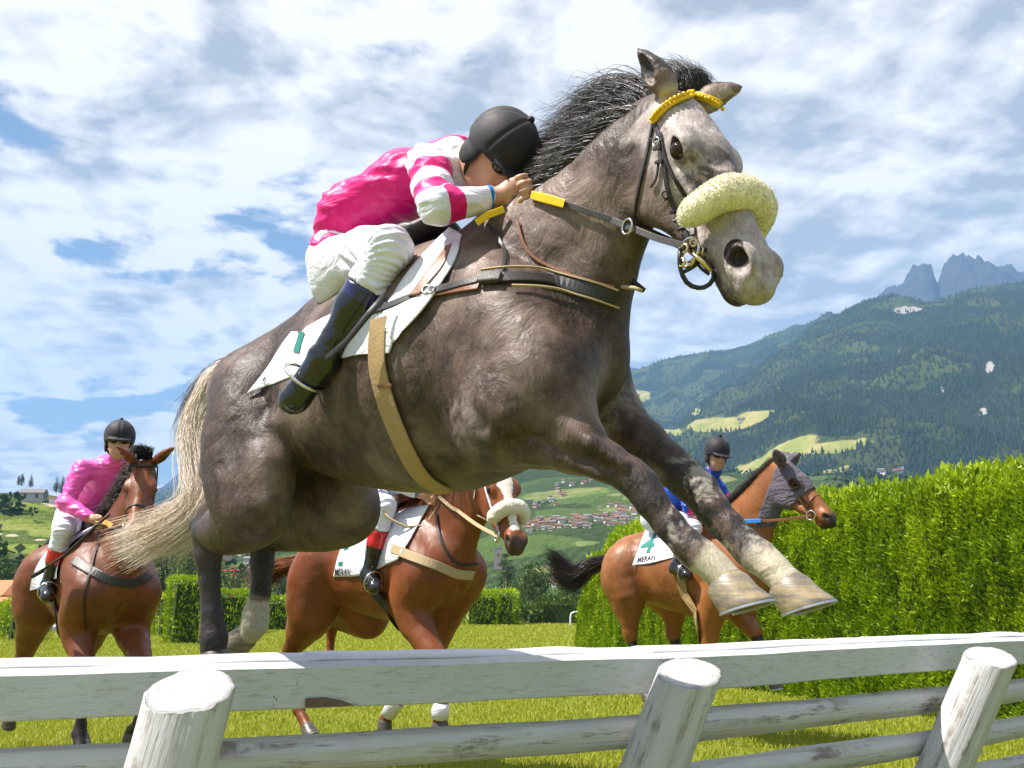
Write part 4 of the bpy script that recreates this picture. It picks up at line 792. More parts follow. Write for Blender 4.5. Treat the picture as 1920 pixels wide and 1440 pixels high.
def build_rider(Fr, J, root, mats, h=.008, fold=1.0, face=True, gap=None):
    """J: joints in the frame's own metres. Builds body (skin), jersey, breeches, boots, helmet as separate parts."""
    g = {k: np.array(v, float) for k, v in J.items() if k not in ('facedir', 'updir')}
    allp = np.array([v for v in g.values() if v.shape == (3,)]); lo = allp.min(0) - .3; hi = allp.max(0) + .3
    for q_ in ('sh', 'el', 'wr', 'ha', 'hip', 'kn', 'an', 'to'): g[q_ + 'F'] = g[q_ + 'N'] * np.array([1, -1, 1.0])
    fd = nrm(J['facedir']); ud = nrm(np.array(J['updir']) - fd * (np.array(J['updir']) @ fd)); ld = np.cross(fd, ud); Mh = np.stack([fd, ld, ud], 1)
    HC = g['head']; hT = lambda c: HC + Mh @ np.array(c, float)
    def torso(s, e):
        s.chain([(*g['pelvis'], .108 + e), (*g['waist'], .095 + e), (*g['chest'], .10 + e)], .05, 1.25); s.ell((g['shN'] + g['shF']) / 2, np.array([.075, np.linalg.norm(g['shN'] - g['shF']) / 2, .075]) + e, .06)
        s.cone(g['chest'], g['neck'], .09 + e, .055 + e, .05)
    def arm(s, k, e): s.chain([(*g['sh' + k], .062 + e), (*g['el' + k], .046 + e), (*g['wr' + k], .030 + e)], .03)
    def leg(s, k, e, low=True):
        s.chain([(*g['hip' + k], .098 + e), (*(g['hip' + k] * .4 + g['kn' + k] * .6), .08 + e), (*g['kn' + k], .058 + e)], .03)
        if low: s.chain([(*g['kn' + k], .056 + e), (*(g['kn' + k] * .62 + g['an' + k] * .38), .054 + e), (*g['an' + k], .037 + e)], .02)
    sk = SDF(lo, hi, h); torso(sk, -.008)
    for k in 'NF': arm(sk, k, -.006); leg(sk, k, -.008)
    for k in 'NF': fist(sk, g['wr' + k], g['ha' + k] - g['wr' + k], g['grip'] if 'grip' in g else np.array([0, 0, 1.0]), g['curl'] if 'curl' in g else np.array([0, 0, -1.0]), 1.0)
    sk.cone(g['neck'], hT((-.02, 0, -.07)), .05, .05, .03)
    sk.ell(hT((.0, 0, .01)), (.092, .072, .11), .03, Mh); sk.ell(hT((.035, 0, -.06)), (.06, .052, .062), .03, Mh); sk.ell(hT((.065, 0, -.098)), (.022, .024, .018), .02, Mh)
    sk.cone(hT((.092, 0, .012)), hT((.112, 0, -.03)), .009, .014, .012); sk.ell(hT((.088, 0, -.062)), (.014, .024, .007), .006, Mh); sk.ell(hT((.086, 0, -.076)), (.013, .02, .007), .006, Mh)
    for q in (-1, 1):
        sk.ell(hT((.086, q * .032, .018)), (.014, .018, .011), .01, Mh, True); sk.ell(hT((.076, q * .032, .018)), (.013, .014, .012), .006, Mh)
        sk.ell(hT((.0, q * .076, -.005)), (.018, .008, .032), .006, Mh); sk.ell(hT((.004, q * .085, .0)), (.01, .006, .018), .004, Mh, True)
    V, F, Vl = Fr.mesh(sk, 1); part('body', V, F, mats['skin'], root)
    # jersey
    js = SDF(lo, hi, h); torso(js, .008)
    for k in 'NF': arm(js, k, .009)
    js.cone(g['neck'] * .6 + g['chest'] * .4, g['neck'] * .85 + hT((-.02, 0, -.09)) * .15, .07, .058, .03)
    pdir = nrm(g['pelvis'] - g['waist']); js.cut(g['pelvis'] - pdir * .02, pdir, .26)
    for k in 'NF': js.cut(g['wr' + k] - nrm(g['wr' + k] - g['el' + k]) * .02, nrm(g['wr' + k] - g['el' + k]), .07)
    V, F, Vl = Fr.mesh(js, 1)
    par, dist = seg_param(Vl, [g['shN'], g['elN'], g['wrN']]); parF, distF = seg_param(Vl, [g['shF'], g['elF'], g['wrF']])
    pt, dt = seg_param(Vl, [g['pelvis'], g['waist'], g['chest'], g['neck']])
    nn = vnormals(V, F)
    f = (fbm(Vl * [7, 7, 15] + 5, 2) - .5) * .022 + (np.abs(fbm(Vl * [10, 8, 22] + 3, 2) - .5)) * -.03 + .0035 * np.sin(Vl[:, 0] * 60 + Vl[:, 2] * 95 + fbm(Vl * 6, 2) * 16) * sm(.45, .65, fbm(Vl * 5 + 8, 2)); V = V + nn * (f * fold)[:, None]
    isarm = sm(-.01, .01, (dt - .115) - (np.minimum(dist, distF) - .055))
    part('jersey', V, F, mats['jersey'], root, attrs={'u': np.where(dist < distF, par, parF), 'arm': isarm, 'tor': pt, 'dsh': np.minimum(np.linalg.norm(Vl - g['shN'], axis=1), np.linalg.norm(Vl - g['shF'], axis=1))})
    # breeches
    br = SDF(lo, hi, h); br.chain([(*g['pelvis'], .122), (*(g['pelvis'] * .6 + g['waist'] * .4), .108)], .04, 1.22)
    for k in 'NF': leg(br, k, .006, True); br.ell(g['hip' + k] + (g['pelvis'] - g['waist']) * .25, (.11, .10, .11), .05)
    br.cut(g['waist'] * .5 + g['pelvis'] * .5, nrm(g['waist'] - g['pelvis']), .2)
    for k in 'NF':
        for f_ in (.45, .15, -.15): br.cut(g['an' + k] * .35 + g['kn' + k] * .65, nrm(g['an' + k] - g['kn' + k]), .125, g['kn' + k] * f_ + g['an' + k] * (1 - f_))
    V, F, Vl = Fr.mesh(br, 1); nn = vnormals(V, F); pk, dk = seg_param(Vl, [g['hipN'], g['knN'], g['anN']]); pk2, dk2 = seg_param(Vl, [g['hipF'], g['knF'], g['anF']]); p_ = np.where(dk < dk2, pk, pk2)
    f = 0
    for q_ in 'NF':
        pv = g['kn' + q_] * .8 + g['an' + q_] * .2; td = nrm(g['hip' + q_] - g['kn' + q_]); dd = Vl - pv; t1 = dd @ td; up_ = nrm(np.cross(td, [0, 1.0, 0])); ang = np.arctan2(dd @ up_, t1); rr_ = np.linalg.norm(dd, axis=1)
        f = f + .0052 * np.sin(ang * 24 + fbm(Vl * 9, 2) * 7) * np.exp(-((rr_ - .13) / .09) ** 2) + .0035 * np.sin(ang * 13 + fbm(Vl * 6 + 7, 2) * 8) * np.exp(-((rr_ - .30) / .12) ** 2)
    f = f + (fbm(Vl * [6, 6, 12] + 2, 2) - .5) * .008 * np.exp(-((p_ - .35) / .7) ** 2) + (fbm(Vl * 30, 3) - .5) * .003
    part('breeches', V + nn * (f * fold)[:, None], F, mats['breeches'], root, attrs={'u': p_})
    for k in 'NF':
        bt = SDF(lo, hi, h); kn, an, to = g['kn' + k], g['an' + k], g['to' + k]; fdv = nrm(to - an)
        bt.chain([(*(kn * .62 + an * .38), .062), (*(kn * .45 + an * .55), .058), (*(kn * .15 + an * .85), .042), (*an, .041)], .02)
        heel = an + nrm(an - kn) * .045 - fdv * .025
        bt.cone(an, heel, .042, .036, .03); bt.cone(an + nrm(an - kn) * .02, to - fdv * .04, .046, .042, .03); bt.cone(an + nrm(an - kn) * .035, to - fdv * .005, .036, .036, .02); bt.ell(to, (.044, .042, .034), .03)
        bt.cut(kn * .64 + an * .36, nrm(kn - an), .13)
        V, F, Vl = Fr.mesh(bt, 1); pb, _ = seg_param(Vl, [kn, an, to]); nn = vnormals(V, F)
        V = V + nn * ((fbm(Vl * [16, 16, 40], 3) - .5) * .010 * np.exp(-((pb - .95) / .25) ** 2))[:, None]
        part('boot', V, F, mats['boot'], root, attrs={'u': pb})
    # helmet with brim, harness, goggles
    he = SDF(HC - .22, HC + .22, .006); he.ell(hT((-.012, 0, .035)), (.122, .102, .115), .02, Mh)
    he.cut(hT((0, 0, -.005)), -ud + fd * .12, .3); he.ell(hT((-.012, 0, .03)), (.104, .085, .10), .01, Mh, True)
    he.ell(hT((.085, 0, .022)), (.075, .075, .010), .01, Mh) if face else None
    for q in (-1, 1): he.ell(hT((-.012, q * .078, -.03)), (.042, .014, .05), .015, Mh)
    V, F, Vl = Fr.mesh(he, 1); Q = (Vl - HC) @ Mh
    nn = vnormals(V, F)
    seam = np.minimum(np.abs(Q[:, 1]), np.abs(Q[:, 0] + .012 - Q[:, 1] * 0)); ang = np.arctan2(Q[:, 1], Q[:, 0] + .012); sw = np.abs(((ang / (math.pi / 3)) + .5) % 1 - .5) * np.hypot(Q[:, 1], Q[:, 0] + .012)
    V = V + nn * (-.003 * np.exp(-(sw / .006) ** 2) * (Q[:, 2] > .02))[:, None]
    hm = part('helmet', V, F, mats['helmet'], root)
    V, F = uvsphere(Fr.w(hT((-.012, 0, .150))), .012 if not J.get('pom') else .02, 12, 8); part('helmet_button', V, F, mats['helmet'], hm)
    pts = [hT((.01, .079 * math.cos(a), -.02 - .09 * math.sin(a))) for a in np.linspace(0, math.pi, 15)]
    V, F = tube(Fr.w(np.array(pts)), .007, 8); part('chin_strap', V, F, mats['black'], hm)
    if face:
        go = SDF(HC - .2, HC + .2, .004)
        for q in (-1, 1): go.ell(hT((.082, q * .034, .014)), (.022, .038, .024), .01, Mh)
        go.ell(hT((.06, 0, .014)), (.03, .06, .022), .004, Mh, True)
        V, F, Vl = Fr.mesh(go, 1); gg = part('goggles', V, F, mats['goggle'], root)
        pts = [hT((.09 * math.cos(a) - .005, .087 * math.sin(a), .02)) for a in np.linspace(.7, 2 * math.pi - .7, 24)]
        V, F = tube(Fr.w(np.array(pts)), .006, 6, q=.4); part('goggle_strap', V, F, mats['black'], gg)
    return g, hT, Mh
# ------------------------------------------------------------------ colours of the hero and his rider
def mat_grey_coat():
    m = NT('grey_coat'); co = m.coord((1, 1, 1)); n1 = m.noise(2.6, 5, .6, co); n2 = m.noise(26, 6, .7, co); hair = m.noise(160, 3, .7, m.coord((1, 1, .35)))
    base = m.ramp(n1, [(.41, (.018, .010, .007)), (.5, (.056, .034, .026)), (.62, (.24, .175, .142))])
    base = m.mix(m.rng(n2, .35, .7), base, m.mix(.40, base, (.20, .135, .105)), 'MIX')
    pale = m.mix(m.rng(n2, .35, .7), (.31, .245, .225), (.60, .54, .52))
    w = m.attr('pale'); wn = m.math('ADD', w, m.math('MULTIPLY', m.math('SUBTRACT', n2, .5), .5))
    c = m.mix(m.rng(wn, .25, .8, 0, 1, True), base, pale)
    d = m.attr('dark'); dn = m.math('ADD', d, m.math('MULTIPLY', m.math('SUBTRACT', m.noise(7, 5, .65, co), .5), .7)); c = m.mix(m.rng(dn, .3, .85, 0, 1, True), c, (.035, .030, .029))
    mo = m.attr('mottle'); sp = m.noise(17, 4, .6, co, .6); c = m.mix(m.math('MULTIPLY', mo, m.rng(sp, .40, .52, 0, 1, True)), c, (.030, .026, .025)); c = m.mix(m.math('MULTIPLY', mo, m.rng(m.noise(11, 4, .6, co, .5), .55, .66, 0, .9, True)), c, (.42, .38, .32))
    wh = m.attr('white'); c = m.mix(m.rng(m.math('ADD', wh, m.math('MULTIPLY', m.math('SUBTRACT', sp, .5), .9)), .35, .75, 0, 1, True), c, (.55, .49, .36))
    pk = m.attr('pink'); c = m.mix(m.rng(pk, .2, .8, 0, 1, True), c, (.012, .006, .006))  # near-black colour inside the nostril hollows
    c = m.mix(m.rng(hair, .25, .75, .0, .40), c, (.02, .014, .012)); c = m.mix(m.rng(m.noise(230, 2, .6, m.coord((1, 1, .4))), .55, .75, 0, .22), c, (.30, .24, .20))
    v1 = m.vor(5.5, 'DISTANCE_TO_EDGE', m.coord((1, 1.0, .75), (0.3, .5, .4))); 
    wv = m.N('ShaderNodeVectorMath'); wv.operation = 'ADD'; nz = m.N('ShaderNodeTexNoise'); nz.inputs['Scale'].default_value = 6; m.L(co, nz.inputs[0]); sc = m.N('ShaderNodeVectorMath'); sc.operation = 'SCALE'; sc.inputs['Scale'].default_value = .28; m.L(nz.outputs[1], sc.inputs[0]); m.L(co, wv.inputs[0]); m.L(sc.outputs[0], wv.inputs[1])
    v2 = m.vor(6.5, 'DISTANCE_TO_EDGE', wv.outputs[0]); vein = m.math('MULTIPLY', m.rng(v2, .0, .035, 1, 0, True), m.math('MULTIPLY', m.attr('vein'), m.rng(m.noise(4, 2, .5, co), .50, .64, 0, 1, True)))
    b = m.bump(vein, .16, .005); b = m.bump(m.noise(9, 5, .6, m.coord((1, 1, .6), (0, .6, .3)), .8), .5, .03, b); b = m.bump(m.noise(60, 4, .7, co), .22, .006, b); b = m.bump(hair, .22, .003, b)
    m.set(Base_Color=c, Normal=b, Roughness=m.rng(n2, .3, .7, .40, .58)); m.p.inputs['Specular IOR Level'].default_value = .28
    return m.m
MG = mat_grey_coat()
def mat_hoof(name, a, b_):
    m = NT(name); n = m.noise(14, 5, .6, m.coord((1, 1, 4))); st = m.noise(60, 3, .6, m.coord((1, 1, .2))); c = m.mix(m.rng(n, .35, .65, 0, 1, True), a, b_); c = m.mix(m.rng(st, .3, .8, 0, .5), c, (.10, .09, .07))
    m.set(Base_Color=c, Roughness=m.rng(n, .2, .8, .3, .5), Normal=m.bump(m.noise(30, 3, .5, m.coord((.3, .3, 5))), .35, .003)); return m.m
M_HOOF = mat_hoof('pale_hoof', (.34, .27, .15), (.15, .13, .11)); M_HOOFD = mat_hoof('dark_hoof', (.10, .08, .065), (.04, .035, .03)); M_SHOE = plain('shoe_metal', (.5, .5, .5), .35, .9)
def mat_eye():
    m = NT('eye_wet'); m.set(Base_Color=(.022, .009, .005, 1), Roughness=.06); m.p.inputs['Specular IOR Level'].default_value = .35; return m.m
M_EYE = mat_eye()
def mat_hair(name, a, b_, rough=.42):
    m = NT(name); n = m.noise(3.2, 3, .5); n2 = m.noise(45, 2, .5); c = m.mix(m.rng(n, .35, .65), a, b_); c = m.mix(m.rng(n2, .3, .8, 0, .45), c, tuple(x * .4 for x in a)); m.set(Base_Color=c, Roughness=rough); m.p.inputs['Specular IOR Level'].default_value = .35; return m.m
M_MANE = mat_hair('dark_mane', (.035, .032, .034), (.10, .095, .10), .34); M_TAIL = mat_hair('blond_tail', (.72, .59, .46), (.93, .84, .74), .5)
M_TAILG = mat_hair('grey_tail_hair', (.16, .14, .12), (.38, .34, .28), .5)
M_LEATHER = plain('black_leather', (.018, .016, .015), .46, 0, .3, 60, .25, 200); M_BROWNL = plain('brown_leather', (.19, .075, .03), .42, 0, .2, 60, .2, 150)
M_STEEL = plain('steel', (.62, .60, .55), .2, 1.0); M_BRASS = plain('brass', (.68, .52, .26), .25, 1.0)
def mat_skin():
    m = NT('skin'); n = m.noise(22, 5, .6); c = m.mix(n, (.46, .235, .15), (.60, .33, .22)); m.set(Base_Color=c, Roughness=.5, Normal=m.bump(m.noise(70, 4, .6), .25, .003)); m.p.inputs['Subsurface Weight'].default_value = .08; m.p.inputs['Subsurface Radius'].default_value = (.01, .004, .002); return m.m
M_SKIN = mat_skin()
def silk(name, colfn, rough=.36, b=.5):
    m = NT(name); c = colfn(m); n = m.noise(9, 3, .45, m.coord((1, 1, 2.4), (.2, .4, 0)), 1.6); n2 = m.noise(26, 3, .5, m.coord((1, .6, 2.6), (.5, .2, 0)), 1.0)
    bb = m.bump(n, b, .03); bb = m.bump(n2, b * .5, .006, bb); m.set(Base_Color=c, Roughness=rough, Normal=bb); m.p.inputs['Sheen Weight'].default_value = .05; m.p.inputs['Specular IOR Level'].default_value = .35; return m.m
def bands(m, u, edges, cols, nz=.02):    # colour by bands of a printed coordinate, cleanly edged
    r = m.N('ShaderNodeValToRGB'); r.color_ramp.interpolation = 'CONSTANT'; top = edges[-1]; m.L(m.math('DIVIDE', u, top), r.inputs[0])
    e = r.color_ramp.elements; e[0].position = 0; e[0].color = (*cols[0], 1); e[1].position = edges[0] / top; e[1].color = (*cols[1], 1)
    for p, c in zip(edges[1:-1], cols[2:]): x = e.new(p / top); x.color = (*c, 1)
    return r.outputs[0]
PINK = (.66, .002, .17); WHT = (.70, .70, .80); CYAN = (.01, .16, .55)
def hero_jersey(m):
    sl = bands(m, m.attr('u'), [.22, .48, .70, .93, 1.10, 1.36, 1.80, 1.86, 2.01], [WHT, PINK, WHT, PINK, WHT, PINK, WHT, CYAN, WHT])
    tor = m.mix(m.math('GREATER_THAN', m.attr('dsh'), .165), WHT, PINK)
    return m.mix(m.math('GREATER_THAN', m.attr('arm'), .5), tor, sl)
M_JHERO = silk('magenta_white_silk', hero_jersey, .42, .3)
M_BREECH = silk('white_breeches', lambda m: m.mix(m.noise(6, 3, .5), (.66, .665, .78), (.74, .745, .84)), .6, .28)
def mat_boot(name, top, cut):
    m = NT(name); u = m.attr('u'); c = m.mix(m.math('LESS_THAN', u, cut), (.012, .012, .014), top); m.set(Base_Color=c, Roughness=.16, Normal=m.bump(m.noise(18, 4, .55), .35, .012)); m.p.inputs['Coat Weight'].default_value = .4; return m.m
M_BOOT = mat_boot('black_boot_navy_top', (.02, .02, .09), .47); M_BOOTR = mat_boot('black_boot_red_top', (.55, .01, .02), .6)
M_HELM = plain('helmet_cloth', (.016, .014, .020), .6, 0, .15, 30, .25, 300, .3, .1); M_BLACK = plain('black_web', (.015, .015, .016), .6); 
def mat_goggle():
    m = NT('goggle_lens'); m.set(Base_Color=(.012, .010, .010, 1), Roughness=.06); return m.m
M_GOG = mat_goggle()

# ------------------------------------------------------------------ the grey horse leaping the rail
HX = Frame(840, 650, 3.05, 38)
def J(px, py, side=0.0, r=None): return HX.P(px, py, side, r)
def build_hero():
    root = thing('grey_horse', 'large dappled grey horse with blond tail leaping over the white rail in front', 'horse', (HX.w((0, 0, 0))[0], HX.w((0, 0, 0))[1], 0))
    s = SDF((-1.45, -.52, .60), (1.42, .56, 2.75), .0075)
    # trunk
    s.chain([J(528, 742, 0, 90), J(600, 735, 0, 128), J(690, 718, 0, 178), J(775, 700, 0, 206), J(850, 684, 0, 224), J(930, 668, 0, 208)], .06, .76, n=14)
    s.chain([J(930, 668, 0, 208), J(1005, 660, 0, 176), J(1055, 650, 0, 122)], .06, .72)
    s.chain([J(880, 520, 0, 70), J(760, 560, 0, 60), J(640, 610, 0, 60), J(545, 672, 0, 58)], .07)
    # croup and near thigh
    s.ell(J(512, 738, 0), (.24, .225, .185), .06)
    s.chain([J(480, 748, .10, 74), J(464, 805, .15, 70), J(456, 862, .17, 68), J(464, 920, .19, 66), J(476, 960, .20, 58)], .05, n=9)
    s.chain([J(436, 790, .06, 42), J(420, 880, .10, 40), J(434, 935, .14, 34)], .05)
    s.chain([J(490, 800, .16, 52), J(503, 880, .20, 44), J(500, 945, .21, 44)], .04)
    s.chain([J(480, 966, .20, 54), J(436, 994, .17, 40), J(394, 994, .15, 29)], .045, n=6)
    s.chain([J(410, 930, .16, 13), J(390, 958, .155, 14), J(371, 985, .15, 17)], .03)
    s.chain([J(372, 985, .15, 14), J(389, 1000, .15, 29), J(390, 1040, .15, 25), J(393, 1090, .14, 19), J(398, 1150, .13, 19), J(401, 1195, .12, 25), J(400, 1216, .12, 24)], .015)
    s.chain([J(380, 1010, .145, 10), J(383, 1100, .14, 8), J(385, 1180, .13, 9)], .012)
    # far thigh, stifle lifted to the belly
    s.ell(J(540, 860, -.10), (.2, .12, .2), .07)
    s.chain([J(520, 800, -.12, 70), J(580, 880, -.16, 78), J(625, 930, -.19, 74), J(645, 962, -.20, 56)], .05, n=8)
    s.chain([J(648, 958, -.20, 56), J(600, 985, -.18, 44), J(545, 1000, -.15, 28), J(500, 1008, -.13, 20)], .04, n=7)
    s.chain([J(478, 998, -.13, 11), J(492, 1018, -.13, 25), J(492, 1060, -.13, 21), J(489, 1110, -.12, 18), J(480, 1150, -.12, 23), J(478, 1170, -.12, 24), J(470, 1185, -.12, 22)], .015)
    # flank fold
    s.chain([J(530, 800, .17, 30), J(524, 870, .17, 16), J(535, 915, .15, 10)], .035)
    # shoulder, upper arm, near foreleg
    s.chain([J(900, 520, .10, 60), J(950, 600, .15, 80), J(1010, 690, .18, 72), J(1030, 725, .18, 62)], .06, n=8)
    s.chain([J(1020, 735, .18, 66), J(965, 780, .19, 74), J(925, 808, .16, 56)], .08, n=6)
    s.chain([J(985, 735, .16, 70), J(1045, 785, .165, 58), J(1090, 822, .165, 44)], .06)
    s.chain([J(950, 788, .17, 80), J(1015, 808, .175, 70), J(1078, 836, .17, 52), J(1140, 868, .155, 35), J(1182, 892, .145, 32), J(1205, 912, .14, 31), J(1222, 940, .14, 29), J(1258, 986, .135, 26), J(1290, 1022, .13, 27), J(1316, 1043, .125, 29), J(1340, 1064, .12, 27), J(1362, 1088, .115, 31)], .02)
    s.chain([J(1195, 930, .14, 12), J(1235, 985, .135, 11), J(1285, 1040, .13, 13), J(1300, 1056, .125, 14)], .012)   # flexor tendons
    s.chain([J(1040, 785, .235, 12), J(1110, 832, .215, 11), J(1170, 872, .19, 8)], .02); s.chain([J(960, 850, .23, 16), J(1050, 862, .215, 12), J(1130, 890, .19, 8)], .02)
    s.chain([J(1000, 820, .265, 7), J(1070, 850, .235, 6), J(1140, 880, .20, 5)], .018, sub=True)
    # breast and far foreleg
    s.ell(J(1058, 690, .10), (.11, .11, .13), .035); s.ell(J(1105, 670, -.08), (.11, .11, .15), .04)
    s.chain([J(1078, 560, .02, 7), J(1080, 640, .02, 10), J(1082, 720, .02, 12)], .03, sub=True)
    s.chain([J(1085, 640, -.10, 80), J(1118, 715, -.14, 62), J(1158, 782, -.16, 50), J(1205, 830, -.16, 44), J(1250, 870, -.155, 38), J(1290, 900, -.15, 35), J(1312, 920, -.15, 33), J(1335, 950, -.145, 29), J(1370, 990, -.14, 26), J(1400, 1022, -.135, 27), J(1425, 1045, -.13, 30), J(1450, 1066, -.125, 27), J(1475, 1092, -.12, 31)], .02)
    s.chain([J(1300, 940, -.145, 12), J(1345, 995, -.14, 11), J(1395, 1045, -.135, 13), J(1412, 1058, -.13, 14)], .012)
    # sculpted shoulder line, elbow crease, ribs
    s.chain([J(800, 640, .33, 5), J(825, 700, .345, 8), J(860, 740, .34, 8), J(905, 800, .31, 6)], .035, sub=True)
    s.ell(J(955, 690, .13), (.20, .155, .25), .07)
    # neck
    s.chain([J(905, 545, 0, 118), J(985, 505, 0, 145), J(1060, 455, .0, 134), J(1120, 385, .02, 104), J(1175, 310, .04, 84), J(1225, 250, .05, 66)], .05, .56, n=14)
    s.chain([J(1060, 600, 0, 110), J(1100, 530, 0, 86), J(1140, 455, .02, 62), J(1175, 400, .03, 46)], .05, .7, n=9)
    s.chain([J(895, 470, 0, 40), J(960, 410, 0, 34), J(1040, 345, .01, 30), J(1120, 275, .03, 26), J(1200, 225, .05, 26)], .04, .6, n=9)
    M = head_axes(math.radians(14), math.radians(66)); poll = np.array(J(1262, 205, .045)); sc = 1.06
    eN = HX.l(W(1196, 92, 2.60)) - poll - M @ np.array([-.005, .066, .045]) * sc; eF = HX.l(W(1391, 162, 2.60)) - poll - M @ np.array([-.005, -.066, .045]) * sc
    T = horse_head(s, poll, M, sc, (eN, eF), 1.45, .150, 1.10)
    V, F, Vl = HX.mesh(s, 2)
    nn = vnormals(V, F)
    f = (fbm(Vl * [5, 5, 9] + 3, 3) - .5) * .012 * sm(1.2, 1.5, Vl[:, 2]) + (fbm(Vl * 22, 2) - .5) * .0022
    V = V + nn * f[:, None]
    hl = (Vl - poll) @ M; inh = sm(-.02, .06, hl[:, 0]) * (np.abs(hl[:, 1]) < .16) * (hl[:, 2] > -.25) * (hl[:, 2] < .13) * (Vl[:, 0] > .7)
    pale = inh * (.12 + .95 * sm(-.12, -.03, hl[:, 2])) + inh * .5 * np.exp(-((hl[:, 0] - .03) / .035) ** 2) - inh * .35 * sm(.44, .58, hl[:, 0]) - inh * .75 * np.exp(-(((hl[:, 0] - .30) / .09) ** 2 + ((hl[:, 2] - .03) / .05) ** 2)) * (fbm(Vl * 22, 2) > .5) * .7
    def near(px, py, side, r): return np.exp(-(np.linalg.norm(Vl - np.array(J(px, py, side)), axis=1) / r) ** 2)
    pale = pale + .8 * near(1150, 775, -.16, .12) + .6 * near(1235, 905, -.13, .07) + .45 * near(1330, 1000, -.13, .07) + .3 * near(870, 850, .3, .16) + .35 * near(520, 760, .2, .08) + .2 * near(840, 760, .3, .12) + .3 * near(960, 700, .25, .12)  # pale hair patches, with a highlight painted on the flank
    pc, dc = seg_param(Vl, [J(1182, 892, .145), J(1262, 986, .135), J(1356, 1076, .115)]); pf, df = seg_param(Vl, [J(1250, 870, -.155), J(1372, 990, -.14), J(1470, 1080, -.12)])
    pn, dn = seg_param(Vl, [J(380, 965, .15), J(396, 1090, .14), J(400, 1216, .12)]); ph, dh = seg_param(Vl, [J(500, 1008, -.13), J(489, 1110, -.12), J(470, 1185, -.12)])
    fr = np.maximum((dc < .09) * sm(.0, .3, pc), (df < .09) * sm(.0, .3, pf)); 
    fw_ = np.maximum((dc < .075) * sm(1.2, 1.9, pc), (df < .075) * sm(1.2, 1.9, pf)); hw = (dh < .09) * sm(1.0, 1.35, ph)
    hd = np.maximum((dn < .085) * sm(-.0, .12, pn), (dh < .075) * sm(.0, .2, ph) * (1 - sm(.9, 1.2, ph)))
    knee = near(1190, 895, .145, .10) + near(1290, 900, -.15, .09)
    inner = (Vl[:, 1] < -.04) & (Vl[:, 0] < -.2) & (Vl[:, 2] < 1.55)
    dark = .5 * np.clip(knee, 0, 1) + 1.2 * hd + .35 * fr * (1 - fw_) + near(1225, 200, .07, .06) * .6 + np.exp(-(((hl[:, 0] + .05) / .06) ** 2)) * 0
    earm = ((Vl[:, 2] > poll[2] + .055) & (Vl[:, 0] > poll[0] - .3)).astype(float); dark = dark + .75 * earm
    dark = dark + .35 * inh * sm(.50, .60, hl[:, 0]) + 1.1 * np.exp(-((hl[:, 0] - .197) ** 2 / .033 ** 2 + (hl[:, 2] - .015) ** 2 / .025 ** 2) ** 2) * (np.abs(hl[:, 1]) < .12)
    pk = np.zeros(len(Vl))
    for g in (-1, 1): pk = np.maximum(pk, sm(1.25, .9, np.sqrt(((hl[:, 0] - .534) / .041) ** 2 + ((hl[:, 1] - g * .062) / .024) ** 2 + ((hl[:, 2] - .014) / .027) ** 2)))
    vein = (.35 + .65 * sm(-.1, .3, Vl[:, 0])) * (1 - .6 * inh)
    part('body', V, F, MG, root, attrs={'pale': pale, 'dark': dark, 'mottle': np.clip(np.maximum(fr, inh * sm(.20, .26, hl[:, 0]) * sm(.43, .36, hl[:, 0]) * sm(-.04, .0, hl[:, 2]) * .85), 0, 1), 'white': np.maximum(fw_ * .95, hw * 1.1), 'pink': pk, 'vein': vein})
    horse_eyes(HX, T, M, sc, root, M_EYE)
    # hooves
    F3 = HX.F; dn_ = np.array([0, 0, -1.0])
    def HL(v): return np.array(v, float) @ HX.M.T
    hoof(HX.w(J(1358, 1092, .115)), HL((.28, 0, -1)), HL((1, .0, .05)), root, M_HOOF, M_SHOE, L_=.140, Wd=.112, H_=.066)
    hoof(HX.w(J(1472, 1096, -.12)), HL((.30, 0, -1)), HL((1, .0, .05)), root, M_HOOF, M_SHOE, L_=.146, Wd=.114, H_=.068)
    hoof(HX.w(J(465, 1188, -.12)), HL((-.9, .1, -.25)), HL((-.1, 0.1, -1)), root, M_HOOF, M_SHOE, L_=.13, Wd=.11, H_=.075)
    hoof(HX.w(J(398, 1226, .12)), HL((.2, 0, -1)), HL((1, .0, -.1)), root, M_HOOFD, M_SHOE, L_=.13, Wd=.11, H_=.075)
    # tail
    def TP(px, py, sd): return HX.w(J(px, py, sd))
    K = []
    for (a, b, c, d, e) in [((440, 672), (398, 705), (374, 800), (384, 925), (322, 1000)), ((432, 690), (372, 745), (354, 820), (370, 940), (252, 1012)), ((424, 705), (372, 800), (362, 880), (352, 958), (194, 1014)),
                            ((415, 730), (385, 820), (392, 900), (355, 972), (206, 1034)), ((408, 750), (392, 850), (400, 925), (345, 985), (240, 1055)), ((402, 770), (395, 870), (402, 940), (360, 990), (262, 1040))]:
        K.append([TP(*a, .0), TP(*b, .02), TP(*c, .03), TP(*d, .04), TP(*e, .05)])
    V, F = hairs(K, 3400, .022, .0019, 16, .012, .22); part('tail', V, F, M_TAIL, root)
    K2 = [[TP(446, 668, -.02), TP(410, 690, -.02), TP(365, 745, 0), TP(345, 800, .0), TP(352, 850, 0)], [TP(438, 680, -.02), TP(400, 715, -.02), TP(368, 770, 0), TP(350, 850, .0), TP(362, 905, 0)]]
    V, F = hairs(K2, 420, .02, .0014, 12, .012, .5); part('tail_fringe', V, F, M_TAILG, root)
    K3 = [[TP(395, 900, .02), TP(380, 960, .02), TP(350, 1010, .02), TP(318, 1050, .02)], [TP(392, 930, 0), TP(375, 1000, 0), TP(335, 1060, 0), TP(300, 1100, 0)]]
    V, F = hairs(K3, 90, .012, .001, 12, .015, .5); part('tail_wisp', V, F, M_TAIL, root)
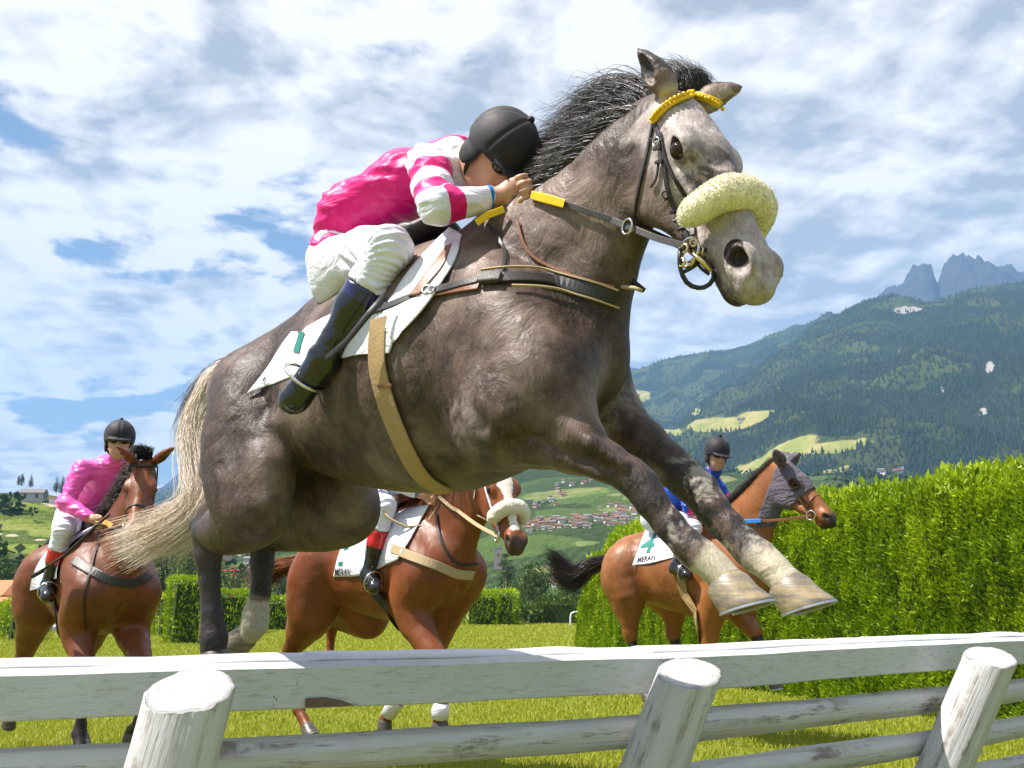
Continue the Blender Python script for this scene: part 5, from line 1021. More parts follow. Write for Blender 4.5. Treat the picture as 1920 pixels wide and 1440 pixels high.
    # mane
    def MP(px, py, sd): return HX.w(J(px, py, sd))
    K = []
    for pts in ([(1238, 190), (1222, 165), (1180, 152), (1130, 160), (1075, 185)], [(1225, 200), (1200, 172), (1150, 165), (1100, 185), (1050, 222)], [(1205, 208), (1180, 188), (1130, 195), (1080, 215), (1015, 240)],
                [(1180, 225), (1150, 205), (1105, 215), (1055, 240), (985, 268)], [(1150, 245), (1120, 228), (1080, 238), (1035, 262), (978, 285)], [(1120, 268), (1090, 250), (1050, 262), (1010, 285), (960, 305)],
                [(1085, 295), (1060, 282), (1025, 295), (990, 318), (945, 345)], [(1050, 322), (1025, 312), (995, 330), (965, 355), (915, 385)], [(1010, 352), (985, 350), (955, 370), (925, 395), (885, 420)]):
        K.append([MP(*p, q) for p, q in zip(pts, (.045, .03, .0, -.03, -.05))])
    V, F = hairs(K, 2600, .016, .0016, 14, .012, .5); part('mane', V, F, M_MANE, root)
    K = []
    for pts in ([(1222, 215), (1195, 205), (1150, 212), (1105, 232), (1060, 250)], [(1190, 235), (1160, 228), (1115, 245), (1070, 268), (1020, 285)], [(1150, 265), (1120, 260), (1080, 275), (1035, 298), (985, 315)],
                [(1105, 297), (1080, 294), (1045, 308), (1010, 325), (975, 335)], [(1062, 328), (1040, 326), (1010, 340), (985, 352), (965, 360)], [(1020, 358), (1000, 360), (970, 378), (935, 400), (900, 420)], [(975, 400), (955, 404), (930, 415), (905, 428), (880, 440)]):
        K.append([MP(*p, q) for p, q in zip(pts, (.075, .085, .075, .06, .05))])
    V, F = hairs(K, 2300, .011, .0016, 12, .009, .35); part('mane', V, F, M_MANE, root)
    K = [[MP(1215, 190, .02), MP(1180, 160, 0), MP(1120, 158, -.02), MP(1062, 172, -.04)], [MP(1205, 205, .02), MP(1160, 180, 0), MP(1100, 190, -.02), MP(1045, 212, -.04)], [MP(1180, 225, .02), MP(1130, 205, 0), MP(1075, 222, -.02), MP(1020, 240, -.04)], [MP(1140, 255, .02), MP(1095, 232, 0), MP(1045, 250, -.02), MP(985, 266, -.04)]]
    V, F = hairs(K, 260, .024, .0015, 14, .03, .4); part('mane', V, F, M_MANE, root)
    K = [[MP(1268, 182, .03), MP(1270, 150, .03), MP(1240, 140, 0), MP(1180, 152, -.03)], [MP(1290, 190, .0), MP(1295, 155, .02), MP(1265, 130, .0), MP(1225, 140, -.03)], [MP(1320, 190, -.02), MP(1325, 165, -.02), MP(1300, 138, -.04), MP(1245, 128, -.06)]]
    K2 = [[MP(1245, 175, .04), MP(1262, 148, .02), MP(1292, 142, .0), MP(1325, 172, -.02)], [MP(1262, 168, .03), MP(1285, 140, .02), MP(1315, 145, .0), MP(1335, 178, -.03)]]
    V, F = hairs(K, 500, .012, .0014, 12, .01, .5); part('forelock', V, F, M_MANE, root); V, F = hairs(K2, 500, .012, .0014, 12, .006, .2); part('forelock', V, F, M_MANE, root)
    return root, V, F, s, (poll, M, T, sc)
hero, _, _, hero_sdf, hero_head = build_hero()
# ------------------------------------------------------------------ the hero's jockey
hero_body = Body(*(lambda r: (r[0], r[1]))(HX.mesh(hero_sdf, 1)))
def build_hero_rider():
    b = HX.w(J(640, 480, 0)); root = thing('jockey', 'jockey in magenta and white silks with black helmet crouched low over the grey horse', 'person', (b[0], b[1], b[2]))
    A = lambda *a: np.array(J(*a))
    hd = A(930, 292, .06)
    fdir = np.array([.46, .04, -.88]); udir = np.array([.88, -.04, .46])
    jj = dict(pelvis=A(648, 492, 0), waist=A(668, 405, 0), chest=A(762, 345, 0), neck=A(855, 292, .03), head=hd,
              shN=A(805, 312, .17), shF=A(805, 300, -.17), elN=A(818, 388, .27), elF=A(850, 420, -.26), wrN=A(938, 368, .10), wrF=A(935, 395, -.13), haN=A(1002, 347, .07), haF=A(1000, 380, -.10),
              hipN=A(645, 500, .11), hipF=A(645, 505, -.11), knN=A(730, 466, .27), knF=A(745, 500, -.27), anN=A(612, 668, .31), anF=A(640, 690, -.30), toN=A(550, 752, .33), toF=A(600, 770, -.32),
              facedir=fdir, updir=udir, grip=np.array([0.1, .35, .9]), curl=np.array([.25, .8, -.55]))
    mats = dict(skin=M_SKIN, jersey=M_JHERO, breeches=M_BREECH, boot=M_BOOT, helmet=M_HELM, black=M_BLACK, goggle=M_GOG)
    return root, build_rider(HX, jj, root, mats, .0065)
hero_rider, (hero_J, _, _) = build_hero_rider()
# ------------------------------------------------------------------ saddlery of the grey horse
def strap_part(name, pts, w, mat, parent, body, th=.005, off=.005, n=28, smooth=2):
    V, F = body.strap(pts, w, th, off, n, smooth); return part(name, V, F, mat, parent, smooth=False)
def buckle(px, py, body, r, mat, parent, off=.012):
    h = body.hit(px, py, off)
    if h is None: return
    V, F = torus(h[0], r, r * .22, h[1], 14, 6); part('buckle', V, F, mat, parent)
def drape(body, poly, nu, nv, off=.012, th=.004, Zf=None, wav=.004, w2=None):
    """cloth laid over the body: poly = 4 edges as rows of pixel points (list of rows, each a list of points)"""
    rows = np.array([resample(np.array(r_, float), nu) for r_ in poly]); G = np.stack([resample(rows[:, j], nv) for j in range(nu)], 1); P = np.zeros((nv, nu, 3)); N_ = np.zeros((nv, nu, 3)); ok = np.zeros((nv, nu), bool)
    for i in range(nv):
        for j in range(nu):
            h = body.hit(G[i, j, 0], G[i, j, 1], off)
            if h: P[i, j], N_[i, j] = h; ok[i, j] = True
    good = np.argwhere(ok)
    for i, j in np.argwhere(~ok):
        k = good[np.argmin(((good - [i, j]) ** 2).sum(1))]; z = (P[tuple(k)] - CAMP) @ FWD; P[i, j] = W(G[i, j, 0], G[i, j, 1], z); N_[i, j] = N_[tuple(k)]
    # even out jumps in depth
    Z = (P - CAMP) @ FWD
    for _ in range(6):
        Zs = Z.copy(); Zs[1:-1, 1:-1] = .2 * (Z[1:-1, 1:-1] + Z[:-2, 1:-1] + Z[2:, 1:-1] + Z[1:-1, :-2] + Z[1:-1, 2:]); Z = np.minimum(Zs, Z)
    for i in range(nv):
        for j in range(nu): P[i, j] = W(G[i, j, 0], G[i, j, 1], Z[i, j])
    du = nrm(np.gradient(P, axis=1)); dv = nrm(np.gradient(P, axis=0)); nn = nrm(np.cross(du, dv)); nn *= np.sign((nn * (CAMP - P)).sum(-1))[..., None]
    f = (fbm(P.reshape(-1, 3) * 9, 3) - .5).reshape(nv, nu) * wav * 2; P = P + nn * f[..., None]
    T_ = P.reshape(-1, 3); B_ = (P - nn * th).reshape(-1, 3); V = np.concatenate([T_, B_]); m = nu * nv; F = []
    for i in range(nv - 1):
        for j in range(nu - 1):
            a = i * nu + j; F.append((a, a + 1, a + nu + 1, a + nu)); F.append((m + a, m + a + nu, m + a + nu + 1, m + a + 1))
    rim = [(0, j) for j in range(nu)] + [(i, nu - 1) for i in range(1, nv)] + [(nv - 1, j) for j in range(nu - 2, -1, -1)] + [(i, 0) for i in range(nv - 2, 0, -1)]
    ids = [i * nu + j for i, j in rim]
    for a, b in zip(ids, ids[1:] + ids[:1]): F.append((a, m + a, m + b, b))
    return V, F
def cloth_text(txt, quad, body_cloth, mat, parent, label=None, off=.004, name='lettering', bold=0.0, raise_=.0015):
    """flat print cut as thin letters and laid on a cloth; quad = pixel corners (tl, tr, br, bl)"""
    cu = bpy.data.curves.new('t', 'FONT'); cu.body = txt; cu.resolution_u = 3; cu.offset = bold; to = bpy.data.objects.new('t', cu); COL.objects.link(to)
    me = bpy.data.meshes.new_from_object(to.evaluated_get(bpy.context.evaluated_depsgraph_get())); V = np.array([v.co[:] for v in me.vertices]); Fc = [tuple(p.vertices) for p in me.polygons]
    bpy.data.objects.remove(to); bpy.data.meshes.remove(me)
    lo = V.min(0); hi = V.max(0); u = (V[:, 0] - lo[0]) / (hi[0] - lo[0]); v = (V[:, 1] - lo[1]) / (hi[1] - lo[1]); q = np.array(quad, float)
    px = (1 - v)[:, None] * ((1 - u)[:, None] * q[0] + 0) if False else ((1 - u) * v)[:, None] * q[0] + (u * v)[:, None] * q[1] + (u * (1 - v))[:, None] * q[2] + ((1 - u) * (1 - v))[:, None] * q[3]
    out = []; last = None
    for p in px:
        h = body_cloth.hit(p[0], p[1], off)
        if h is None: z = last if last else 3.0; out.append(W(p[0], p[1], z - off)); continue
        last = (h[0] - CAMP) @ FWD; out.append(h[0])
    return part(name, np.array(out), Fc, mat, parent, smooth=False, label=label)
def cloth_shape(polys, body_cloth, mat, parent, off=.004, name='number', label=None):
    V = []; F = []
    for poly in polys:
        b = len(V)
        for p in poly: h = body_cloth.hit(p[0], p[1], off); V.append(h[0] if h else W(p[0], p[1], 3.0))
        F.append(tuple(range(b, b + len(poly))))
    return part(name, np.array(V), F, mat, parent, smooth=False, label=label)
M_CLOTH = silk('white_saddle_cloth', lambda m: m.mix(m.noise(9, 4, .6), (.66, .665, .75), (.74, .745, .80)), .75, .35)
M_GREEN = plain('green_print', (.0, .16, .12), .6); M_INK = plain('black_print', (.015, .018, .02), .6); M_YEL = plain('yellow_rubber', (.80, .50, .0), .5, 0, .1)
M_GIRTH = plain('tan_webbing', (.34, .23, .10), .75, 0, .25, 30, .5, 120); M_SHEEP = plain('cream_sheepskin', (.97, .84, .62), .95, 0, .15, 50, .6, 90, .2, .4); M_SHEEPW = plain('white_sheepskin', (.68, .62, .50), .95, 0, .15, 60, .5, 90, .2, .4)
M_RUBBER = plain('rein_rubber', (.05, .045, .045), .55, 0, .2, 40, .3, 150); M_PADC = plain('fawn_canvas', (.42, .32, .18), .8, 0, .2)
def fluffy(Vl, amp=.006, sc=60): return (fbm(Vl * sc, 3) - .5) * amp * 2
class BodyL(Body):
    def __init__(s, V, F): s.t = BVHTree.FromPolygons([Vector(v) for v in V], [tuple(f) for f in F])
def tack_hero():
    hb = hero_body; poll, M, T, sc = hero_head
    b = J(760, 520, 0.3)
    # number cloth under the saddle
    c = thing('saddle_cloth', 'white number cloth with a green stroke under the saddle of the grey horse', 'saddle cloth', HX.w(b))
    rows = [[(545, 622), (565, 618), (610, 592), (660, 575), (720, 565)], [(532, 640), (560, 645), (615, 632), (670, 620), (740, 600)], [(500, 690), (540, 690), (600, 675), (670, 660), (735, 640)], [(462, 738), (505, 722), (560, 700), (650, 668), (728, 662)]]
    V, F = drape(hb, rows, 60, 30, .022); part('cloth', V, F, M_CLOTH, c); cb = Body(V, F) if False else BodyL(V, F)
    cloth_shape([[(563, 622), (573, 624), (562, 662), (551, 660)]], cb, M_GREEN, c, name='number_stroke'); cloth_shape([[(497, 707), (500, 707), (496, 716), (493, 716)]], cb, M_INK, c, name='number_stroke')
    # saddle: flap, white underlay, girth, stirrup
    sd = thing('racing_saddle', 'small brown racing saddle with tan girth and steel stirrup on the grey horse', 'saddle', HX.w(J(720, 520, 0)))
    V, F = drape(hb, [[(842, 425), (780, 490), (730, 560), (712, 600)], [(858, 434), (835, 480), (790, 550), (735, 640)], [(866, 440), (850, 490), (800, 570), (742, 632)]], 40, 14, .030); part('underlay', V, F, M_CLOTH, sd)
    V, F = drape(hb, [[(835, 462), (800, 510), (765, 555)], [(848, 455), (828, 500), (785, 552)]], 26, 10, .040, .008); part('flap', V, F, M_BROWNL, sd)
    seat = SDF(np.array(J(700, 510, 0)) - .45, np.array(J(700, 510, 0)) + .45, .009)
    seat.chain([J(655, 545, 0, 20), J(680, 530, 0, 28), J(720, 505, 0, 28), J(790, 455, 0, 26), J(830, 425, 0, 20)], .03, 2.6); V, F, _ = HX.mesh(seat, 1); part('seat', V, F, M_LEATHER, sd)
    V, F = hb.strap([(716, 600), (712, 650), (715, 700), (735, 770), (765, 840), (795, 890), (835, 916)], [.058] * 1 if False else .062, .006, .014, 36); g = part('girth', V, F, M_GIRTH, sd, smooth=False)
    V, F = hb.strap([(716, 724), (742, 722)], .010, .004, .018, 5); part('seam', V, F, M_BROWNL, g, smooth=False)
    # stirrup iron round the boot
    an = hero_J['toN'] * .62 + hero_J['anN'] * .38; c0 = HX.w(an + np.array([.0, .004, .02]))
    ax = HX.M @ nrm(hero_J['toN'] - hero_J['anN']) * 1.0
    R_ = .062; u = nrm(np.cross(ax, HX.S)); v = HX.S
    pts = [c0 + (math.cos(t) * u * R_ * 1.12 + math.sin(t) * v * R_) for t in np.linspace(0, 2 * math.pi, 40)]
    V, F = tube(np.array(pts), .0055, 8); st = part('stirrup', V, F, M_STEEL, sd)
    V, F = tube(HX.w(np.array([J(612, 672, .36), J(650, 640, .37), J(690, 590, .36), J(722, 555, .33)])), .011, 8, q=.35); part('stirrup_leather', V, F, M_LEATHER, sd)
    # breastplate
    bp = thing('breast_girth', 'black and brown leather breast girth across the chest of the grey horse', 'harness', HX.w(J(1000, 540, .2)))
    strap_part('chest_strap', [(690, 590), (730, 578), (770, 562), (810, 550), (850, 540), (900, 530)], .022, M_LEATHER, bp, hb, .008, .012)
    strap_part('chest_strap', [(905, 527), (960, 524), (1020, 527), (1080, 538), (1120, 548), (1155, 560)], .040, M_LEATHER, bp, hb, .008, .010)
    strap_part('edging', [(905, 513), (960, 508), (1020, 511), (1080, 522), (1120, 532), (1155, 544)], .005, M_PADC, bp, hb, .006, .014)
    strap_part('edging', [(960, 542), (1020, 545), (1080, 556), (1120, 566), (1155, 578)], .005, M_PADC, bp, hb, .006, .014)
    strap_part('lining', [(800, 556), (850, 546), (900, 540)], .020, M_BROWNL, bp, hb, .005, .009)
    strap_part('keeper', [(905, 528), (940, 527)], .036, M_RUBBER, bp, hb, .012, .018, 6)
    strap_part('neck_strap', [(938, 525), (946, 490), (940, 455), (925, 432), (918, 425)], .010, M_LEATHER, bp, hb, .006, .010)
    buckle(806, 549, hb, .013, M_STEEL, bp, .02); buckle(815, 549, hb, .011, M_STEEL, bp, .02)
    V, F = hb.strap([(972, 415), (985, 460), (1010, 490), (1060, 512), (1120, 532), (1150, 538)], .009, .005, .008, 28); part('martingale', V, F, M_BROWNL, bp, smooth=False)
    V, F = tube(HX.w(np.array([J(1140, 540, .02), J(1165, 538, .03), J(1190, 540, .04), J(1203, 545, .04)])), .006, 6); part('strap_end', V, F, M_PADC, bp)
    V, F = tube(HX.w(np.array([J(1162, 508, .0), J(1180, 522, .0), J(1208, 545, .0)])), .008, 6, q=.4); part('strap_end', V, F, M_LEATHER, bp)
    # bridle
    br = thing('bridle', 'black leather bridle with yellow browband and cream sheepskin noseband on the grey horse', 'bridle', HX.w(poll))
    hbits = lambda pts, w, m, nm='cheek_strap', th=.005, off=.005: strap_part(nm, pts, w, m, br, hb, th, off)
    hbits([(1228, 232), (1240, 262), (1246, 300), (1252, 350), (1265, 395), (1282, 430), (1292, 448)], .011, M_LEATHER)
    hbits([(1226, 232), (1218, 275), (1205, 330), (1195, 380), (1192, 412)], .008, M_LEATHER, 'throat_latch')
    hbits([(1240, 250), (1250, 300), (1270, 340), (1288, 372), (1296, 390)], .008, M_LEATHER, 'nose_strap')
    hbits([(1238, 300), (1232, 335), (1222, 352)], .005, M_LEATHER, 'strap_end')
    hbits([(1294, 400), (1298, 425), (1300, 442)], .014, M_LEATHER, 'cheek_strap')
    for (x, y) in ((1233, 262), (1237, 280), (1240, 305), (1256, 372), (1264, 398), (1272, 415), (1280, 430)):
        hbits([(x - 7, y + 2), (x + 7, y - 2)], .008, M_LEATHER, 'keeper', .007, .009)
    buckle(1236, 268, hb, .011, M_STEEL, br); buckle(1252, 365, hb, .009, M_LEATHER, br)
    bb = [(1226, 232), (1240, 214), (1262, 196), (1290, 184), (1315, 182), (1335, 187), (1352, 196)]
    hbits(bb, .020, M_YEL, 'browband', .008, .010)
    P2 = resample(np.array(bb, float), 26)
    for p in P2[1:-1]:
        h = hb.hit(p[0], p[1], .018)
        if h: V, F = uvsphere(h[0], .0058, 8, 6); part('browband_stud', V, F, M_YEL, br)
    # sheepskin roll
    path = [(.372, .092, -.035), (.37, .086, .0), (.365, .066, .045), (.36, .028, .068), (.36, -.028, .068), (.365, -.066, .045), (.37, -.086, .0), (.372, -.092, -.035)]
    sp = SDF(np.array(T((.34, 0, .02))) - .26, np.array(T((.34, 0, .02))) + .26, .005)
    pp = resample(np.array([T(c) for c in path]), 16); rr = np.interp(np.linspace(0, 1, 16), [0, .08, .5, .92, 1], [.018, .028, .038, .030, .022])
    for a in range(15): sp.cone(pp[a], pp[a + 1], rr[a], rr[a + 1], .02)
    V, F, Vl = HX.mesh(sp, 1); nn = vnormals(V, F); V = V + nn * (fluffy(Vl, .0032, 22) + fluffy(Vl, .0012, 60))[:, None]; sh = part('sheepskin_noseband', V, F, M_SHEEP, br)
    ii = RNG.choice(len(V), 9000); d = nrm(nn[ii] + RNG.normal(size=(9000, 3)) * .45); L_ = (.0015 + .0022 * RNG.random(9000))[:, None]
    P = np.stack([V[ii], V[ii] + d * L_, V[ii] + nrm(d + RNG.normal(size=d.shape) * .6) * L_ * 1.6], 1); V2, F2 = strands(P, np.tile([[.0009, .0008, .0004]], (9000, 1))); part('wool', V2, F2, M_SHEEP, sh)
    # bit, rings, reins
    ring = T((.43, .075, -.075)); rw = HX.w(ring); sd_ax = HX.M @ M[:, 1]
    for off, R_, mt in (((0, 0, 0), .030, M_STEEL), ((.015, .0, -.012), .022, M_BRASS)):
        V, F = torus(HX.w(ring + M @ np.array(off)), R_, .0042, sd_ax, 26, 8); part('bit_ring', V, F, mt, br)
    V, F = tube(HX.w(np.array([T((.50, .055, -.06)), T((.47, .075, -.06)), ring])), .007, 8); part('bit_mouthpiece', V, F, M_BRASS, br)
    def PJ(px, py, sd=0.10): return HX.w(J(px, py, sd))
    zc = (rw - CAMP) @ FWD
    for pts, r_ in (([(1275, 470), (1276, 505), (1290, 532), (1315, 540), (1335, 528), (1337, 506), (1324, 490)], .006), ([(1282, 510), (1300, 500), (1322, 482)], .005), ([(1300, 478), (1312, 500), (1330, 515)], .004), ([(1272, 468), (1300, 462), (1325, 470)], .006)):
        V, F = tube(resample(np.array([W(x, y, zc - .01) for x, y in pts]), 14), r_, 6); part('curb_strap', V, F, M_LEATHER, br)
    for (x, y) in ((1283, 466), (1300, 455), (1278, 492), (1312, 470)): V, F = torus(W(x, y, zc - .015), .010, .0035, sd_ax, 16, 6); part('buckle', V, F, M_BRASS, br)
    V, F = hb.strap([(1180, 425), (1205, 430), (1240, 445), (1280, 462)], .020, .006, .012, 14); part('jaw_strap', V, F, M_LEATHER, br, smooth=False)
    zr = (PJ(1010, 372, .10) - CAMP) @ FWD; zm = zc - .0
    z1 = (HX.w(J(1176, 425, .12)) - CAMP) @ FWD
    rp = np.array([W(1000, 370, zr), W(1050, 381, zr * .97), W(1110, 400, (zr + z1) / 2), W(1176, 424, z1), W(1230, 446, (z1 + zc) / 2), W(1288, 462, zc - .01)])
    rp = resample(rp, 30)
    for i_ in range(30):
        u_, v_, z_ = proj(rp[i_]); h_ = hb.hit(u_, v_, .012)
        if h_ and (h_[0] - CAMP) @ FWD < z_ + .004: rp[i_] = h_[0]
    V, F = ribbon(rp, np.tile(CAMP - rp[2], (30, 1)), .017, .005); part('rein', V, F, M_RUBBER, br, smooth=False)
    V, F = ribbon(np.array([q * .996 + CAMP * .004 for q in (rp[0], rp[3], rp[7])]), np.tile(CAMP - rp[1], (3, 1)), [.022, .026, .024], .009); part('rein_grip', V, F, M_YEL, br, smooth=False)
    V, F = torus(W(1176, 425, z1 - .008), .020, .0035, HX.S * .8 - RGT * .5, 22, 8); part('martingale_ring', V, F, M_STEEL, br)
    zf = zr + .02; V, F = ribbon(np.array([W(893, 418, zf), W(915, 403, zf), W(945, 392, zf)]), np.tile(CAMP - W(915, 403, zf), (3, 1)), .020, .007); part('rein_grip', V, F, M_YEL, br, smooth=False)
tack_hero()
# ------------------------------------------------------------------ the three horses behind
def mat_coat(name, a, b_, dk=(.02, .014, .012), wet=.38):
    m = NT(name); co = m.coord(); n = m.noise(3, 5, .6, co); n2 = m.noise(18, 5, .65, co); c = m.mix(m.rng(n, .35, .65), a, b_); c = m.mix(m.rng(n2, .35, .75, 0, .35), c, tuple(x * .45 for x in a)); c = m.mix(m.rng(m.noise(190, 2, .6, m.coord((1, 1, .4))), .3, .8, 0, .35), c, tuple(x * .3 for x in a)); c = m.mix(m.rng(m.noise(1.6, 3, .5, m.coord((1, 1, 1), (0, 0, 0), (3, 1, 2))), .45, .7, 0, .5), c, tuple(min(1, x * 1.35) for x in b_))
    c = m.mix(m.rng(m.math('ADD', m.attr('dark'), m.math('MULTIPLY', m.math('SUBTRACT', n2, .5), .4)), .3, .8, 0, 1, True), c, dk); c = m.mix(m.rng(m.attr('white'), .4, .6, 0, 1, True), c, (.62, .56, .48))
    b = m.bump(m.noise(4, 3, .5, m.coord((1, 1, .6)), .8), .35, .06); b = m.bump(m.noise(30, 3, .6, m.coord((1, 1, .5)), .6), .14, .008, b); b = m.bump(m.noise(70, 3, .6, co), .15, .004, b)
    m.set(Base_Color=c, Roughness=m.rng(n2, .3, .7, wet, wet + .16), Normal=b); m.p.inputs['Specular IOR Level'].default_value = .4; return m.m
M_BAY = mat_coat('bay_coat', (.115, .030, .009), (.20, .060, .016)); M_CHEST = mat_coat('chestnut_coat', (.155, .040, .011), (.25, .075, .020), (.05, .03, .02)); M_BAY2 = mat_coat('golden_bay_coat', (.20, .068, .017), (.31, .115, .030))
M_CMANE = mat_hair('chestnut_mane', (.14, .040, .012), (.24, .075, .02)); M_BLKH = mat_hair('black_tail', (.022, .018, .017), (.05, .04, .036))
def generic_horse(Fr, root, coat, legs, poll, yaw, hpitch, pitch=0.0, sc=1.0, h=.014, dark_legs=1.0, white=None, ears=None, chestw=1.0, neckr=1.0, hsc=1.0, wz=1.62, xs=1.0):
    cp, sp = math.cos(pitch), math.sin(pitch)
    def B(x, y, z, r=None):                # body point: x,z relative to the withers, pitched
        x = x * xs; z = z - 1.62; q = (x * cp - z * sp, y, wz + (x * sp + z * cp) * 1.0); return (q[0] * sc if False else q[0], q[1], q[2]) if r is None else (q[0], q[1], q[2], r)
    s = SDF((-1.75, -.65, 0.0), (1.6, .65, 2.5), h)
    s.chain([B(-.90, 0, 1.36, .21), B(-.62, 0, 1.32, .26), B(-.35, 0, 1.28, .305), B(-.08, 0, 1.25, .33), B(.14, 0, 1.25, .31), B(.34, 0, 1.24, .23)], .06, .80, n=14)
    s.chain([B(.06, 0, 1.54, .075), B(-.3, 0, 1.50, .08), B(-.62, 0, 1.52, .09), B(-.86, 0, 1.50, .08)], .08)
    s.ell(B(-.80, 0, 1.38), (.27, .25, .21), .06); s.ell(B(.36, .09, 1.18), (.14, .13, .17), .03); s.ell(B(.36, -.09, 1.18), (.14, .13, .17), .03); s.chain([B(.50, 0, 1.36, .01), B(.52, 0, 1.2, .012), B(.47, 0, 1.0, .012)], .03, sub=True)
    att = []
    for (key, sd) in (('hn', 1), ('hf', -1)):
        st, hk, ft, hf = [np.array(p, float) for p in legs[key]]
        hip = np.array(B(-.80, sd * .12, 1.36)); s.chain([(*hip, .19), (*(hip * .5 + st * .5 + [-.04, 0, 0]), .175), (*st, .13)], .06, n=7); s.chain([B(-1.0, sd * .08, 1.3, .10), (*(st * .55 + hk * .45 + np.array([-.05, 0, .04])), .085)], .07)
        s.chain([(*st, .125), (*(st * .55 + hk * .45), .088), (*(st * .15 + hk * .85), .052), (*hk, .052)], .04, n=7)
        ax = nrm(ft - hk); bk = nrm(hk - st); heel = hk + bk * .03 - ax * .05; s.cone(heel, hk + ax * .05, .022, .034, .03); s.cone(heel, st * .5 + hk * .5 + np.array([-.05, 0, 0]), .017, .03, .03)
        s.chain([(*hk, .046), (*(hk + ax * .09), .036), (*(hk * .45 + ft * .55), .028), (*(ft - ax * .05), .029), (*ft, .038), (*(ft * .5 + hf * .5), .031), (*hf, .040)], .02); att.append((hk, ft, hf))
    for (key, sd) in (('fn', 1), ('ff', -1)):
        kn, ft, hf = [np.array(p, float) for p in legs[key]]
        sh = np.array(B(.36, sd * .15, 1.16)); el = np.array(B(.14, sd * .16, .98)); el = el + (kn - el) * .03
        s.chain([B(.04, sd * .10, 1.44, .10), B(.20, sd * .15, 1.30, .13), (*sh, .125)], .06, n=6); s.chain([(*sh, .125), (*(sh * .5 + el * .5), .13), (*el, .10)], .06, n=5)
        s.chain([(*(el + [.04, 0, .02]), .115), (*(el * .7 + kn * .3), .092), (*(el * .35 + kn * .65), .062), (*(kn * .9 + el * .1), .046), (*kn, .048)], .04, n=9)
        ax = nrm(ft - kn); s.chain([(*kn, .047), (*(kn + ax * .07), .036), (*(kn * .5 + ft * .5), .029), (*(ft - ax * .05), .030), (*ft, .040), (*(ft * .5 + hf * .5), .032), (*hf, .042)], .02); att.append((kn, ft, hf))
    poll = np.array(poll, float); M = head_axes(yaw, hpitch); back = poll + M @ np.array([.02, 0, -.07])
    nb = np.array(B(.20, 0, 1.42)); nm = nb * .45 + back * .55 + np.array([.02, 0, -.01])
    s.chain([(*nb, .235 * neckr), (*(nb * .7 + nm * .3), .20 * neckr), (*nm, .155 * neckr), (*(nm * .4 + back * .6), .125 * neckr), (*back, .10)], .05, .56, n=12); s.chain([B(.36, 0, 1.28, .2), (*(nm + [.05, 0, -.09]), .10), (*(poll + M @ np.array([.1, 0, -.14])), .06)], .05, .6, n=8)
    cr = [np.array(B(-.02, 0, 1.58)), np.array(B(.14, 0, 1.64)) * .6 + nm * .4 + [0, 0, .05], nm + [-.02, 0, .14 * neckr], poll + [-.04, 0, -.01]]; s.chain([(*c, .035) for c in cr], .04, n=10)
    T = horse_head(s, poll, M, hsc, ears or ((.05, .25, 1), (.05, -.25, 1)), 1.0, .145)
    V, F, Vl = Fr.mesh(s, 2); nn = vnormals(V, F); V = V + nn * ((fbm(Vl * [6, 6, 9] + 4, 3) - .5) * .014)[:, None]
    dark = np.zeros(len(Vl))
    for (a, b_, c_) in att:
        p, d = seg_param(Vl, [a, b_, c_]); dark = np.maximum(dark, (d < .09) * sm(0., .25, p) * dark_legs)
    hl = (Vl - poll) @ M; ish = (hl[:, 0] > -.03) & (np.abs(hl[:, 1]) < .17) & (hl[:, 2] > -.24) & (hl[:, 2] < .14) & (hl[:, 0] < .66); dark = dark + ish * (.75 * sm(.44, .58, hl[:, 0])) + ish * .8 * np.exp(-((hl[:, 0] - .197) ** 2 + (hl[:, 2] - .015) ** 2) / .03 ** 2) * (hl[:, 0] < .4)
    wh = np.zeros(len(Vl)) if white is None else white(hl) * ish
    for g in (-1, 1): dark = np.maximum(dark, 1.3 * sm(1.15, .9, np.sqrt(((hl[:, 0] - .534) / .03) ** 2 + ((hl[:, 1] - g * .058) / .02) ** 2 + ((hl[:, 2] - .014) / .02) ** 2)))
    part('body', V, F, coat, root, attrs={'dark': dark, 'white': wh}); horse_eyes(Fr, T, M, hsc, root, M_EYE)
    for (a, b_, c_), fr in zip(att, (0, 0, 1, 1)):
        ax = nrm(c_ - b_); ax = nrm(ax * .7 + np.array([0, 0, -.5]) if ax[2] < -.2 else ax); f_ = nrm(np.array([1, 0, 0]) - ax * ax[0]) if abs(ax[0]) < .9 else np.array([0, 0, -1.]) * np.sign(ax[0] * -1)
        if ax[0] < -.8: f_ = np.array([0, 0, -1.0])
        hoof(Fr.w(c_), Fr.M @ ax, Fr.M @ f_, root, M_HOOFD, M_SHOE, L_=.125, Wd=.105, H_=.07)
    return s, Body(*[x for x in HXmesh(Fr, s)]), T, M, [Fr.w(c) for c in cr], B
def HXmesh(Fr, s): r = Fr.mesh(s, 1); return r[0], r[1]
def mane_along(Fr, cr, root, mat, n=1200, ln=.16, flow=(-.9, .3, .25), side=.05, up=.07, name='mane'):
    C_ = resample(np.array(cr), 9); K = []; fl = Fr.M @ np.array(flow, float); sd = Fr.M @ np.array([0, 1, 0.])
    for c in C_: K.append([c + sd * 0, c + np.array([0, 0, up]) + sd * side * .3, c + np.array([0, 0, up * .8]) + fl * ln * .5 + sd * side, c + fl * ln + sd * side * 1.4 + np.array([0, 0, -.02])])
    V, F = hairs(K, n, .010, .0018, 9, .008, .35); return part(name, V, F, mat, root)
